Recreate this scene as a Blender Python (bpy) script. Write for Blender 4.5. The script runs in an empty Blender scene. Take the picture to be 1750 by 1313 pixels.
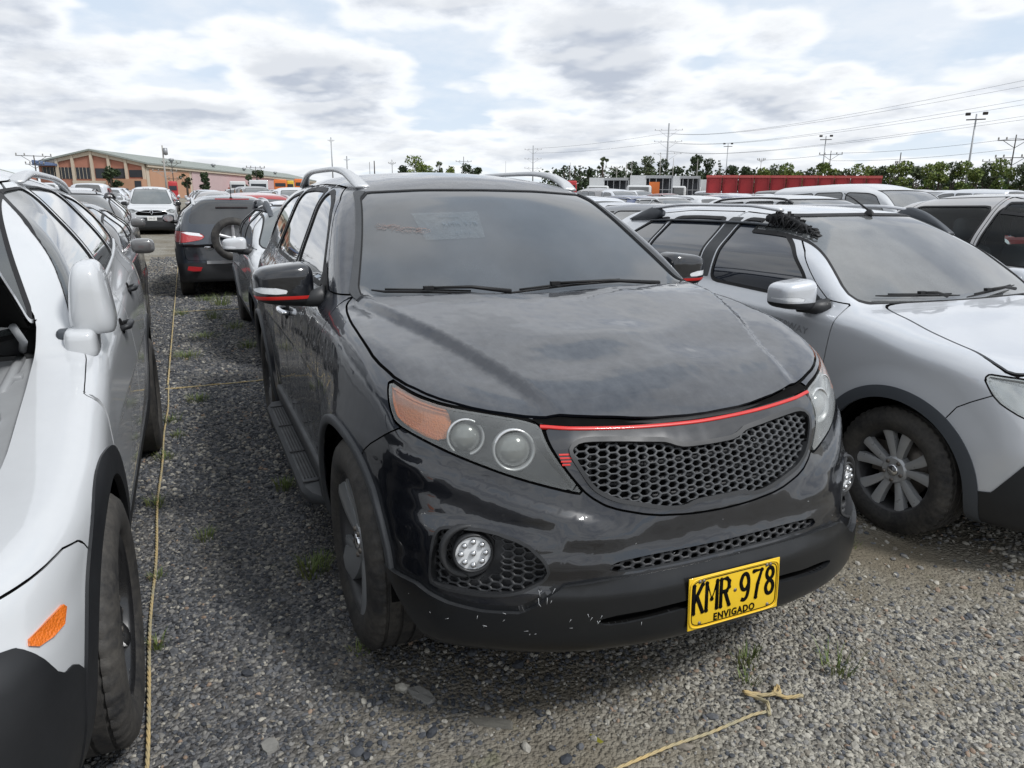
import bpy, bmesh, math, random
import numpy as np
from mathutils import Vector, Matrix, noise as mnoise
random.seed(7); RNG = np.random.default_rng(7)
PI = math.pi
scene = bpy.context.scene
COL = scene.collection

# ------------------------------------------------------------------ camera, sky, sun
CAMP = np.array([2.353, -1.357, 1.552]); YAW, PITCH, ROLL, FPX = 2.7185, .2513, .0073, 1225.0
def cam_basis():
    d = np.array([math.cos(YAW)*math.cos(PITCH), math.sin(YAW)*math.cos(PITCH), -math.sin(PITCH)])
    r = np.array([math.sin(YAW), -math.cos(YAW), 0.]); u = np.cross(r, d)
    return d, math.cos(ROLL)*r+math.sin(ROLL)*u, -math.sin(ROLL)*r+math.cos(ROLL)*u
CD, CR, CU = cam_basis()
cam_data = bpy.data.cameras.new('camera'); cam = bpy.data.objects.new('camera', cam_data); COL.objects.link(cam)
cam.matrix_world = Matrix(((CR[0], CU[0], -CD[0], CAMP[0]), (CR[1], CU[1], -CD[1], CAMP[1]), (CR[2], CU[2], -CD[2], CAMP[2]), (0, 0, 0, 1)))
cam_data.sensor_width = 36; cam_data.lens = 36*FPX/1750.0
cam_data.clip_start = 0.05; cam_data.clip_end = 6000
scene.camera = cam

SUN_AZ = math.radians(35)      # heading of the sun (from +X towards +Y)
SUN_EL = math.radians(50)
sun_data = bpy.data.lights.new('sun', 'SUN'); sun = bpy.data.objects.new('sun', sun_data); COL.objects.link(sun)
sun_data.energy = 2.3; sun_data.angle = math.radians(10); sun_data.color = (1, .99, .975)
sv = Vector((math.cos(SUN_AZ)*math.cos(SUN_EL), math.sin(SUN_AZ)*math.cos(SUN_EL), math.sin(SUN_EL)))
sun.rotation_euler = sv.to_track_quat('Z', 'Y').to_euler(); sun.location = (0, 0, 30)

world = bpy.data.worlds.new('World'); scene.world = world; world.use_nodes = True
SKY_OFF = (7.3, 1.2)
def build_world():
    nt = world.node_tree; nt.nodes.clear(); N = nt.nodes; L = nt.links
    out = N.new('ShaderNodeOutputWorld'); bg = N.new('ShaderNodeBackground'); bg.inputs[1].default_value = .090
    sky = N.new('ShaderNodeTexSky'); sky.sky_type = 'NISHITA'; sky.sun_disc = False
    sky.sun_elevation = SUN_EL; sky.sun_rotation = PI/2-SUN_AZ
    sky.altitude = 2550; sky.air_density = 1.0; sky.dust_density = 1.2; sky.ozone_density = 1.0
    tc = N.new('ShaderNodeTexCoord'); sep = N.new('ShaderNodeSeparateXYZ'); L.new(tc.outputs['Generated'], sep.inputs[0])
    def M(op, a, b=None, c=None, clamp=False):
        n = N.new('ShaderNodeMath'); n.operation = op; n.use_clamp = clamp
        for i, v in enumerate((a, b, c)):
            if v is None: continue
            if hasattr(v, 'links'): L.new(v, n.inputs[i])
            else: n.inputs[i].default_value = v
        return n.outputs[0]
    z = M('MAXIMUM', sep.outputs[2], 0.0)
    zz = M('ADD', M('MULTIPLY', z, .92), 0.17)
    px = M('DIVIDE', sep.outputs[0], zz); py = M('DIVIDE', sep.outputs[1], zz)
    def vec(ox, oy, k=1.0, lift=0.0):
        cmb = N.new('ShaderNodeCombineXYZ'); L.new(M('MULTIPLY', M('ADD', px, ox), k), cmb.inputs[0]); L.new(M('MULTIPLY', M('ADD', py, oy), k), cmb.inputs[1]); cmb.inputs[2].default_value = lift; return cmb.outputs[0]
    def noise(v, scale, detail, rough, dist=0.0):
        n = N.new('ShaderNodeTexNoise'); n.inputs['Scale'].default_value = scale; n.inputs['Detail'].default_value = detail
        n.inputs['Roughness'].default_value = rough; n.inputs['Distortion'].default_value = dist; L.new(v, n.inputs['Vector']); return n
    def puff(v, scale):
        w = noise(v, scale*.8, 3, .55); add = N.new('ShaderNodeVectorMath'); add.operation = 'MULTIPLY_ADD'; L.new(w.outputs[1], add.inputs[0]); add.inputs[1].default_value = (.30, .30, .30); L.new(v, add.inputs[2])
        n = N.new('ShaderNodeTexVoronoi'); n.feature = 'F1'; n.inputs['Scale'].default_value = scale
        L.new(add.outputs[0], n.inputs['Vector']); return M('SUBTRACT', 1.0, n.outputs['Distance'])
    def ramp(v, a, b):
        n = N.new('ShaderNodeMapRange'); n.interpolation_type = 'SMOOTHSTEP'; n.inputs[1].default_value = a; n.inputs[2].default_value = b
        L.new(v, n.inputs[0]); return n.outputs[0]
    def mix(f, a, b):
        n = N.new('ShaderNodeMix'); n.data_type = 'RGBA'
        if hasattr(f, 'links'): L.new(f, n.inputs[0])
        else: n.inputs[0].default_value = f
        for s, v in ((6, a), (7, b)):
            if hasattr(v, 'links'): L.new(v, n.inputs[s])
            else: n.inputs[s].default_value = (*v, 1)
        return n.outputs[2]
    OX, OY = SKY_OFF
    def dens(ox, oy):
        v = vec(OX+ox, OY+oy)
        a = noise(v, 1.0, 4, .5).outputs[0]; b = puff(v, 2.1); c = puff(v, 5.0); return M('ADD', M('MULTIPLY', a, .9), M('ADD', M('MULTIPLY', b, .20), M('MULTIPLY', c, .09)))
    d0 = dens(0, 0); d1 = dens(.10, -.06)
    fine = noise(vec(OX, OY), 5.5, 8, .62).outputs[0]
    d = M('ADD', d0, M('MULTIPLY', M('SUBTRACT', fine, .5), .10))
    cover = ramp(d, .478, .560)
    core = ramp(M('ADD', d, M('MULTIPLY', M('SUBTRACT', fine, .5), .12)), .538, .715)
    lit = ramp(M('SUBTRACT', d0, d1), -.035, .05)
    c1 = mix(core, (9.2, 9.5, 9.9), (4.9, 5.4, 6.3))
    c2 = mix(M('MULTIPLY', lit, .42), c1, (9.9, 10.0, 10.0))
    veil = mix(ramp(noise(vec(1, 5), 1.7, 6, .6).outputs[0], .38, .66), (6.9, 7.9, 9.1), (8.5, 9.0, 9.6))
    clear = mix(.86, sky.outputs[0], veil)
    c3 = mix(cover, clear, c2)
    low = M('SUBTRACT', 1.0, ramp(z, .0, .14))
    c4 = mix(M('MULTIPLY', low, .38), c3, (9.0, 9.25, 9.4))
    g = M('LESS_THAN', sep.outputs[2], -0.01)
    L.new(mix(g, c4, (2.2, 2.2, 2.2)), bg.inputs[0]); L.new(bg.outputs[0], out.inputs[0])
build_world()
world.cycles.sampling_method = 'MANUAL'; world.cycles.sample_map_resolution = 256

scene.view_settings.view_transform = 'Standard'; scene.view_settings.look = 'None'
scene.view_settings.exposure = 0.26; scene.view_settings.gamma = 1.0; scene.view_settings.use_curve_mapping = False
try:
    scene.cycles.max_bounces = 6; scene.cycles.transparent_max_bounces = 12
    scene.cycles.caustics_reflective = False; scene.cycles.caustics_refractive = False
except Exception: pass

# ------------------------------------------------------------------ object helpers
def tag(o, label=None, cat=None, group=None, kind=None):
    if label: o['label'] = label
    if cat: o['category'] = cat
    if group: o['group'] = group
    if kind: o['kind'] = kind
    return o
def empty(name, loc=(0, 0, 0), rz=0.0, **kw):
    o = bpy.data.objects.new(name, None); COL.objects.link(o); o.location = loc; o.rotation_euler = (0, 0, rz)
    o.empty_display_size = .2
    return tag(o, **kw)
def link(name, me, mat=None, parent=None, loc=None, rot=None, **kw):
    o = bpy.data.objects.new(name, me); COL.objects.link(o)
    if mat is not None and not me.materials: me.materials.append(mat)
    if parent is not None: o.parent = parent
    if loc is not None: o.location = loc
    if rot is not None: o.rotation_euler = rot
    return tag(o, **kw)
def children_of(o): return [c for c in o.children]
def copy_tree(o, parent=None):
    c = o.copy(); COL.objects.link(c)
    if parent is not None: c.parent = parent
    for ch in o.children: copy_tree(ch, c)
    return c
def np_mesh(name, V, F, normals=None, smooth=True):
    """V (N,3), F (M,3) int -> mesh"""
    me = bpy.data.meshes.new(name)
    n = len(V); m = len(F)
    me.vertices.add(n); me.vertices.foreach_set('co', np.ascontiguousarray(V[:, :3], dtype=np.float32).ravel())
    k = F.shape[1] if m else 3
    me.loops.add(m*k); me.loops.foreach_set('vertex_index', np.ascontiguousarray(F, dtype=np.int32).ravel())
    me.polygons.add(m); me.polygons.foreach_set('loop_start', np.arange(0, m*k, k, dtype=np.int32))
    if smooth: me.polygons.foreach_set('use_smooth', np.ones(m, dtype=bool))
    me.update(calc_edges=True)
    if normals is not None and m: me.normals_split_custom_set_from_vertices(normals.astype(float).tolist())
    return me
class MB:
    """collects simple shapes into one mesh"""
    def __init__(s): s.v = []; s.f = []; s.sm = []
    def add(s, vs, fs, smooth=False, M=None):
        b = len(s.v)
        if M is not None: vs = [tuple(M @ Vector(v)) for v in vs]
        s.v += [tuple(v) for v in vs]; s.f += [tuple(b+i for i in f) for f in fs]; s.sm += [smooth]*len(fs); return s
    def box(s, c, d, M=None, taper=1.0):
        x, y, z = (q/2 for q in d); vs = []
        for k in (-1, 1):
            t = taper if k > 0 else 1
            for a, b in ((-1, -1), (1, -1), (1, 1), (-1, 1)): vs.append((c[0]+a*x*t, c[1]+b*y*t, c[2]+k*z))
        return s.add(vs, [(3, 2, 1, 0), (4, 5, 6, 7), (0, 1, 5, 4), (1, 2, 6, 5), (2, 3, 7, 6), (3, 0, 4, 7)], M=M)
    def bevbox(s, c, d, r, M=None, n=3):
        """box with rounded vertical-section corners all round (superellipsoid-like rounding by bmesh bevel)"""
        bm = bmesh.new(); bmesh.ops.create_cube(bm, size=1)
        for v in bm.verts: v.co = Vector((c[0]+v.co.x*d[0], c[1]+v.co.y*d[1], c[2]+v.co.z*d[2]))
        bmesh.ops.bevel(bm, geom=list(bm.edges), offset=r, segments=n, profile=.5, affect='EDGES')
        bm.verts.index_update(); vs = [tuple(v.co) for v in bm.verts]; fs = [tuple(v.index for v in f.verts) for f in bm.faces]; bm.free()
        return s.add(vs, fs, True, M)
    def tube(s, pts, r, n=8, caps=True, M=None, closed=False):
        pts = [Vector(p) for p in pts]; m = len(pts); vs = []; fs = []
        rr = r if hasattr(r, '__len__') else [r]*m
        up = None
        for i, p in enumerate(pts):
            if closed: t = pts[(i+1) % m]-pts[i-1]
            else: t = pts[min(i+1, m-1)]-pts[max(i-1, 0)]
            t = t.normalized() if t.length > 1e-9 else Vector((0, 0, 1))
            if up is None: up = t.orthogonal().normalized()
            up = (up - t*up.dot(t)); up = up.normalized() if up.length > 1e-6 else t.orthogonal().normalized()
            w = t.cross(up)
            for k in range(n):
                a = 2*PI*k/n; vs.append(p+(up*math.cos(a)+w*math.sin(a))*rr[i])
        for i in range(m if closed else m-1):
            j = (i+1) % m
            for k in range(n): fs.append((i*n+k, i*n+(k+1) % n, j*n+(k+1) % n, j*n+k))
        if caps and not closed: fs.append(tuple(range(n-1, -1, -1))); fs.append(tuple((m-1)*n+k for k in range(n)))
        return s.add(vs, fs, True, M)
    def lathe(s, prof, n=24, axis='Z', M=None, closed=False, smooth=True):
        """prof: (r, h) pairs"""
        vs = []; fs = []; m = len(prof)
        for i in range(n):
            a = 2*PI*i/n; c, q = math.cos(a), math.sin(a)
            for r, h in prof:
                if axis == 'Z': vs.append((r*c, r*q, h))
                elif axis == 'Y': vs.append((r*c, h, r*q))
                else: vs.append((h, r*c, r*q))
        for i in range(n):
            j = (i+1) % n
            for k in range(m if closed else m-1):
                l = (k+1) % m; fs.append((i*m+k, i*m+l, j*m+l, j*m+k))
        return s.add(vs, fs, smooth, M)
    def prism(s, poly, y0, y1, M=None, plane='XZ', smooth=False):
        """extrude 2D poly between y0 and y1"""
        n = len(poly); f = {'XZ': lambda a, b, h: (a, h, b), 'XY': lambda a, b, h: (a, b, h), 'YZ': lambda a, b, h: (h, a, b)}[plane]
        vs = [f(a, b, y0) for a, b in poly]+[f(a, b, y1) for a, b in poly]
        fs = [tuple(range(n)), tuple(range(2*n-1, n-1, -1))]+[(i, (i+1) % n, n+(i+1) % n, n+i) for i in range(n)]
        return s.add(vs, fs, smooth, M)
    def mesh(s, name='mesh'):
        me = bpy.data.meshes.new(name); me.from_pydata(s.v, [], s.f); me.polygons.foreach_set('use_smooth', s.sm); me.update()
        return me
    def build(s, name, mat, parent=None, autos=None, **kw):
        me = s.mesh(name)
        if autos: me.polygons.foreach_set('use_smooth', [True]*len(me.polygons)); me.set_sharp_from_angle(angle=math.radians(autos))
        return link(name, me, mat, parent, **kw)

# ------------------------------------------------------------------ materials
MATS = {}
class NT:
    def __init__(s, name):
        s.m = bpy.data.materials.new(name); s.m.use_nodes = True; s.t = s.m.node_tree; s.N = s.t.nodes; s.L = s.t.links
        s.b = s.N['Principled BSDF']; s.out = s.N['Material Output']
    def put(s, sock, v):
        if hasattr(v, 'links'): s.L.new(v, sock)
        elif hasattr(v, '__len__') and len(v) == 3 and sock.type == 'RGBA': sock.default_value = (*v, 1)
        else: sock.default_value = v
    def set(s, **k):
        for a, v in k.items(): s.put(s.b.inputs[a.replace('_', ' ')], v)
        return s
    def math(s, op, a, b=0.0, clamp=False):
        n = s.N.new('ShaderNodeMath'); n.operation = op; n.use_clamp = clamp; s.put(n.inputs[0], a); s.put(n.inputs[1], b); return n.outputs[0]
    def coord(s, kind='Object', scale=(1, 1, 1), rot=(0, 0, 0)):
        tc = s.N.new('ShaderNodeTexCoord'); mp = s.N.new('ShaderNodeMapping'); mp.inputs['Scale'].default_value = scale; mp.inputs['Rotation'].default_value = rot
        s.L.new(tc.outputs[kind], mp.inputs[0]); return mp.outputs[0]
    def noise(s, scale, detail=4, rough=.55, vec=None, dist=0, out=0):
        n = s.N.new('ShaderNodeTexNoise'); n.inputs['Scale'].default_value = scale; n.inputs['Detail'].default_value = detail
        n.inputs['Roughness'].default_value = rough; n.inputs['Distortion'].default_value = dist
        s.L.new(vec if vec is not None else s.coord(), n.inputs['Vector']); return n.outputs[out]
    def voro(s, scale, vec=None, feature='F1', out='Distance'):
        n = s.N.new('ShaderNodeTexVoronoi'); n.feature = feature; n.inputs['Scale'].default_value = scale
        s.L.new(vec if vec is not None else s.coord(), n.inputs['Vector']); return n.outputs[out]
    def ramp(s, v, a, b, lo=0.0, hi=1.0):
        n = s.N.new('ShaderNodeMapRange'); n.inputs[1].default_value = a; n.inputs[2].default_value = b; n.inputs[3].default_value = lo; n.inputs[4].default_value = hi
        s.L.new(v, n.inputs[0]); return n.outputs[0]
    def mix(s, f, a, b):
        n = s.N.new('ShaderNodeMix'); n.data_type = 'RGBA'; s.put(n.inputs[0], f); s.put(n.inputs[6], a); s.put(n.inputs[7], b); return n.outputs[2]
    def bump(s, h, dist=.01, strength=1.0, normal=None):
        n = s.N.new('ShaderNodeBump'); n.inputs['Distance'].default_value = dist; n.inputs['Strength'].default_value = strength
        s.L.new(h, n.inputs['Height'])
        if normal is not None: s.L.new(normal, n.inputs['Normal'])
        return n.outputs[0]
    def nz(s):
        g = s.N.new('ShaderNodeNewGeometry'); q = s.N.new('ShaderNodeSeparateXYZ'); s.L.new(g.outputs['Normal'], q.inputs[0]); return q.outputs[2]
def simple(name, col, rough=.6, metal=0.0, var=.12, scale=30, bump=0.0, coat=0.0, spec=.5):
    if name in MATS: return MATS[name]
    t = NT(name)
    n = t.noise(scale, 5, .6)
    a = tuple(c*(1-var) for c in col); b = tuple(min(1, c*(1+var)) for c in col)
    t.set(Base_Color=t.mix(n, a, b), Roughness=t.ramp(t.noise(scale*.6, 4), .3, .7, max(0, rough-.06), min(1, rough+.08)), Metallic=metal, Coat_Weight=coat, Specular_IOR_Level=spec)
    if bump: t.set(Normal=t.bump(t.noise(scale*4, 4), bump))
    MATS[name] = t.m; return t.m
DUSTC = (.285, .295, .31)
def paint(name, col, metal=.0, rough=.3, dust=.35, coat=1.0, coat_rough=.03, flake=0.0, spots=0.25, wobble=.0, streak=.0):
    """car paint: coat over colour, a film of dust that settles on faces that look up, dried drops and scuffs"""
    if name in MATS: return MATS[name]
    t = NT(name)
    up = t.ramp(t.nz(), .1, 1.0)
    n1 = t.noise(1.7, 6, .6); n2 = t.noise(22, 5, .65); n3 = t.noise(240, 2, .5)
    d = t.math('MULTIPLY', t.math('ADD', t.math('MULTIPLY', t.math('POWER', up, 1.5), .94), .06), t.ramp(t.math('ADD', t.math('MULTIPLY', n1, .6), t.math('MULTIPLY', n2, .5)), .35, .75))
    drops = t.ramp(t.voro(55, feature='F1'), .05, .0)
    keep = t.ramp(t.noise(9, 3), .52, .66)
    d = t.math('ADD', d, t.math('MULTIPLY', t.math('MULTIPLY', drops, keep), spots))
    if streak:
        sv_ = t.noise(1.0, 4, .7, t.coord(scale=(2.5, 85, 4))); s2_ = t.noise(1.0, 3, .6, t.coord(scale=(60, 3.0, 4), rot=(0, 0, .5)))
        d = t.math('ADD', d, t.math('MULTIPLY', t.math('MULTIPLY', t.math('MAXIMUM', t.ramp(sv_, .52, .72), t.ramp(s2_, .60, .75)), up), streak))
    d = t.math('MULTIPLY', d, dust, clamp=True)
    gb = t.N.new('ShaderNodeNewGeometry'); c = t.mix(gb.outputs['Backfacing'], t.mix(d, col, DUSTC), (.08, .08, .082))
    t.set(Base_Color=c, Metallic=t.math('MULTIPLY', t.math('SUBTRACT', 1.0, d, clamp=True), metal), Roughness=rough, Specular_IOR_Level=.22, Coat_IOR=1.7, Coat_Weight=t.math('SUBTRACT', coat, t.math('MULTIPLY', d, .45), clamp=True),
          Coat_Roughness=t.math('ADD', coat_rough, t.math('MULTIPLY', d, .14)))
    if wobble:
        vec = t.coord(scale=(1, 1, 1)); w = t.noise(3.2, 3, .5, vec)
        nb = t.bump(w, wobble)
        t.put(t.b.inputs['Coat Normal'], nb); t.put(t.b.inputs['Normal'], nb)
    MATS[name] = t.m; return t.m
def glass(name, tint=(.012, .014, .016), see=.0, dust=.25, rough=.02, dcol=(.33, .34, .34), updust=.5):
    """car glass: dark tint, mirror reflection, dust; 'see' lets the view through"""
    if name in MATS: return MATS[name]
    t = NT(name)
    up = t.ramp(t.nz(), .0, .9)
    n1 = t.noise(2.2, 6, .62); n2 = t.noise(300, 2, .5)
    d = t.math('MULTIPLY', t.math('ADD', t.math('MULTIPLY', up, updust), 1-updust), t.ramp(t.math('ADD', t.math('MULTIPLY', n1, .75), t.math('MULTIPLY', n2, .25)), .34, .66, .25, 1.15))
    d = t.math('MULTIPLY', d, dust, clamp=True)
    t.set(Base_Color=t.mix(d, tint, dcol), Roughness=t.math('ADD', rough, t.math('MULTIPLY', d, .25)), Specular_IOR_Level=.6, Coat_Weight=1.0, Coat_IOR=1.65, Coat_Roughness=.02)
    if see > 0:
        tr = t.N.new('ShaderNodeBsdfTransparent'); tr.inputs[0].default_value = (.78, .84, .83, 1)
        mx = t.N.new('ShaderNodeMixShader')
        fr = t.N.new('ShaderNodeFresnel'); fr.inputs[0].default_value = 1.5
        k = t.math('SUBTRACT', see, t.math('ADD', t.math('MULTIPLY', fr.outputs[0], 1.3), d), clamp=True)
        t.L.new(k, mx.inputs[0]); t.L.new(t.b.outputs[0], mx.inputs[1]); t.L.new(tr.outputs[0], mx.inputs[2]); t.L.new(mx.outputs[0], t.out.inputs[0])
    MATS[name] = t.m; return t.m

# ------------------------------------------------------------------ shaped surfaces: a body as a smooth field, meshed and cut into panels
def table(pts, n=400):
    """monotone cubic through points, dense table"""
    p = np.array(sorted(pts), float); x, y = p[:, 0], p[:, 1]
    if len(x) < 3: return x, y
    h = np.diff(x); d = np.diff(y)/h; m = np.zeros(len(x))
    for i in range(1, len(x)-1):
        if d[i-1]*d[i] > 0:
            w1 = 2*h[i]+h[i-1]; w2 = h[i]+2*h[i-1]; m[i] = (w1+w2)/(w1/d[i-1]+w2/d[i])
    m[0] = d[0]; m[-1] = d[-1]
    X = np.linspace(x[0], x[-1], n); i = np.clip(np.searchsorted(x, X)-1, 0, len(x)-2); t = (X-x[i])/h[i]
    Y = (2*t**3-3*t**2+1)*y[i]+(t**3-2*t**2+t)*h[i]*m[i]+(-2*t**3+3*t**2)*y[i+1]+(t**3-t**2)*h[i]*m[i+1]
    return X, Y
class Sp:
    def __init__(s, *pts): s.x, s.y = table(pts)
    def __call__(s, v):
        v = np.asarray(v, float); r = np.interp(v, s.x, s.y)
        s0 = (s.y[1]-s.y[0])/(s.x[1]-s.x[0]); s1 = (s.y[-1]-s.y[-2])/(s.x[-1]-s.x[-2])
        return r+np.minimum(v-s.x[0], 0)*s0+np.maximum(v-s.x[-1], 0)*s1
    def d(s, v, e=.01): return (s(np.asarray(v)+e)-s(np.asarray(v)-e))/(2*e)
def smin(a, b, k):
    h = np.maximum(k-np.abs(a-b), 0)/k; return np.minimum(a, b)-h*h*k*.25
def smax(a, b, k): return -smin(-a, -b, k)
def sstep(a, b, x):
    t = np.clip((x-a)/(b-a), 0, 1); return t*t*(3-2*t)
def surface_nets(f, lo, hi, h):
    ax = [np.arange(lo[i], hi[i]+h, h) for i in range(3)]
    D = f(ax[0][:, None, None], ax[1][None, :, None], ax[2][None, None, :])
    D = np.broadcast_to(D, (len(ax[0]), len(ax[1]), len(ax[2])))
    S = D > 0
    cnt = np.zeros(tuple(n-1 for n in D.shape), np.int8)
    for a in (0, 1):
        for b in (0, 1):
            for c in (0, 1): cnt += S[a:D.shape[0]-1+a, b:D.shape[1]-1+b, c:D.shape[2]-1+c]
    act = (cnt > 0) & (cnt < 8); idx = -np.ones(act.shape, np.int64); I = np.argwhere(act); idx[act] = np.arange(len(I))
    corner = {(a, b, c): D[I[:, 0]+a, I[:, 1]+b, I[:, 2]+c] for a in (0, 1) for b in (0, 1) for c in (0, 1)}
    acc = np.zeros((len(I), 3)); num = np.zeros(len(I))
    for p in corner:
        for k in range(3):
            if p[k] == 0:
                q = tuple(1 if i == k else p[i] for i in range(3)); a, b = corner[p], corner[q]
                m = (a > 0) != (b > 0); t = np.where(m, a/np.where(m, a-b, 1), 0)
                for i in range(3): acc[:, i] += m*(t if i == k else p[i])
                num += m
    V = (acc/num[:, None]+I)*h+np.array(lo)
    Q = []
    for k in range(3):
        i, j = (k+1) % 3, (k+2) % 3
        sl0 = [slice(None)]*3; sl1 = [slice(None)]*3; sl0[k] = slice(0, -1); sl1[k] = slice(1, None)
        A, B = S[tuple(sl0)], S[tuple(sl1)]; E = np.argwhere(A != B)
        ok = (E[:, i] > 0) & (E[:, j] > 0) & (E[:, i] < D.shape[i]-1) & (E[:, j] < D.shape[j]-1); E = E[ok]
        s = A[tuple(E.T)]
        def cell(di, dj):
            C = E.copy(); C[:, i] -= di; C[:, j] -= dj; return idx[tuple(C.T)]
        q = np.stack([cell(0, 0), cell(1, 0), cell(1, 1), cell(0, 1)], 1)
        q = np.where(s[:, None], q, q[:, ::-1]); Q.append(q)
    Q = np.concatenate(Q); Q = Q[(Q >= 0).all(1)]
    def val(P): return f(P[:, 0], P[:, 1], P[:, 2])
    def grad(P, e=.002):
        return np.stack([val(P+np.eye(3)[i]*e)-val(P-np.eye(3)[i]*e) for i in range(3)], 1)/(2*e)
    for _ in range(4):
        g = grad(V); d = val(V)[:, None]*g/np.maximum((g*g).sum(1, keepdims=True), .05)
        ln = np.linalg.norm(d, axis=1, keepdims=True); V = V-d*np.minimum(1, h*.6/np.maximum(ln, 1e-9))
    g = grad(V, .004); N = -g/np.maximum(np.linalg.norm(g, axis=1, keepdims=True), 1e-9)
    F = np.concatenate([Q[:, [0, 1, 2]], Q[:, [0, 2, 3]]])
    return V, N, F
class Shell:
    """points V with outward normals N and triangles F; carve() cuts along a scalar"""
    def __init__(s, V, N, F): s.V, s.N, s.F = V, N, F
    def sub(s, keep):
        F = s.F[keep]; u, inv = np.unique(F, return_inverse=True)
        return Shell(s.V[u], s.N[u], inv.reshape(-1, 3))
    def carve(s, val):
        """val: array per vertex or function(V). -> (part where val>0, the rest)"""
        d = val(s.V) if callable(val) else val
        d = np.where(np.abs(d) < 1e-7, 1e-7, d); F = s.F
        if len(F) == 0: return s, s
        inn = d[F] > 0; c = inn.sum(1)
        A = F[c == 3]; B = F[c == 0]; Mx = F[(c == 1) | (c == 2)]; cm = c[(c == 1) | (c == 2)]; im = inn[(c == 1) | (c == 2)]
        if len(Mx) == 0: return s.sub(c == 3), s.sub(c == 0)
        lone = np.where(cm == 1, im.argmax(1), (~im).argmax(1))
        r = np.arange(len(Mx)); a = Mx[r, lone]; b = Mx[r, (lone+1) % 3]; e = Mx[r, (lone+2) % 3]
        key = np.concatenate([np.sort(np.stack([a, b], 1), 1), np.sort(np.stack([a, e], 1), 1)])
        u, inv = np.unique(key, axis=0, return_inverse=True); inv = inv.ravel()
        t = d[u[:, 0]]/(d[u[:, 0]]-d[u[:, 1]])
        nv = s.V[u[:, 0]]*(1-t[:, None])+s.V[u[:, 1]]*t[:, None]; nn = s.N[u[:, 0]]*(1-t[:, None])+s.N[u[:, 1]]*t[:, None]
        nn /= np.maximum(np.linalg.norm(nn, axis=1, keepdims=True), 1e-9)
        V = np.concatenate([s.V, nv]); N = np.concatenate([s.N, nn]); k = len(s.V)
        ab = inv[:len(Mx)]+k; ae = inv[len(Mx):]+k
        t1 = np.stack([a, ab, ae], 1); t2 = np.stack([ab, b, e], 1); t3 = np.stack([ab, e, ae], 1)
        o = cm == 1
        Fi = np.concatenate([A, t1[o], t2[~o], t3[~o]]); Fo = np.concatenate([B, t1[~o], t2[o], t3[o]])
        full = Shell(V, N, Fi); f2 = Shell(V, N, Fo)
        return full.sub(slice(None)), f2.sub(slice(None))
    def offset(s, d):
        d = np.asarray(d); d = d[:, None] if d.ndim else d
        return Shell(s.V+s.N*d, s.N, s.F)
    def border(s):
        E = np.concatenate([s.F[:, [0, 1]], s.F[:, [1, 2]], s.F[:, [2, 0]]]); k = np.sort(E, 1)
        u, i, c = np.unique(k, axis=0, return_index=True, return_counts=True); return E[i[c == 1]]
    def skirt(s, depth):
        """turn the rim inwards so that the piece has a visible edge"""
        E = s.border()
        if not len(E): return s
        u, inv = np.unique(E, return_inverse=True); inv = inv.reshape(-1, 2); n = len(s.V); m = len(u)
        top = s.V[u]; bot = s.V[u]-s.N[u]*depth
        e = np.zeros((m, 3)); ctr = np.zeros((m, 3)); d = s.V[E[:, 1]]-s.V[E[:, 0]]
        nn = np.cross(d, s.N[E[:, 0]]); nn /= np.maximum(np.linalg.norm(nn, axis=1, keepdims=True), 1e-9)
        np.add.at(e, inv[:, 0], nn); np.add.at(e, inv[:, 1], nn); e /= np.maximum(np.linalg.norm(e, axis=1, keepdims=True), 1e-9)
        V = np.concatenate([s.V, top, bot]); N = np.concatenate([s.N, e, e])
        a, b = inv[:, 0]+n, inv[:, 1]+n
        F = np.concatenate([s.F, np.stack([b, a, a+m], 1), np.stack([b, a+m, b+m], 1)])
        return Shell(V, N, F)
    def obj(s, name, mat, parent=None, **kw):
        me = np_mesh(name, s.V, s.F, s.N); return link(name, me, mat, parent, **kw)
    @staticmethod
    def join(*ss):
        V = []; N = []; F = []; k = 0
        for q in ss: V.append(q.V); N.append(q.N); F.append(q.F+k); k += len(q.V)
        return Shell(np.concatenate(V), np.concatenate(N), np.concatenate(F))
def chaikin(p, it=2, closed=True):
    p = np.array(p, float)
    for _ in range(it):
        if closed: q = np.roll(p, -1, 0); t = np.minimum(.2, .030/np.maximum(np.linalg.norm(q-p, axis=1, keepdims=True), 1e-6)); p = np.stack([p*(1-t)+q*t, p*t+q*(1-t)], 1).reshape(-1, 2)
        else:
            q = np.stack([p[:-1]*.78+p[1:]*.22, p[:-1]*.22+p[1:]*.78], 1).reshape(-1, 2); p = np.concatenate([p[:1], q, p[-1:]])
    return p
def sdf(P, poly):
    """signed distance of 2D points, positive inside the polygon"""
    poly = np.asarray(poly, float); d = np.full(len(P), 1e9); ins = np.zeros(len(P), bool); n = len(poly)
    for i in range(n):
        a, b = poly[i], poly[(i+1) % n]; e = b-a; w = P-a
        t = np.clip((w@e)/max(e@e, 1e-12), 0, 1); q = w-t[:, None]*e; d = np.minimum(d, (q*q).sum(1))
        c = ((a[1] > P[:, 1]) != (b[1] > P[:, 1])); 
        if a[1] != b[1]: ins ^= c & (P[:, 0] < (b[0]-a[0])*(P[:, 1]-a[1])/(b[1]-a[1])+a[0])
    d = np.sqrt(d); return np.where(ins, d, -d)
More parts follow.
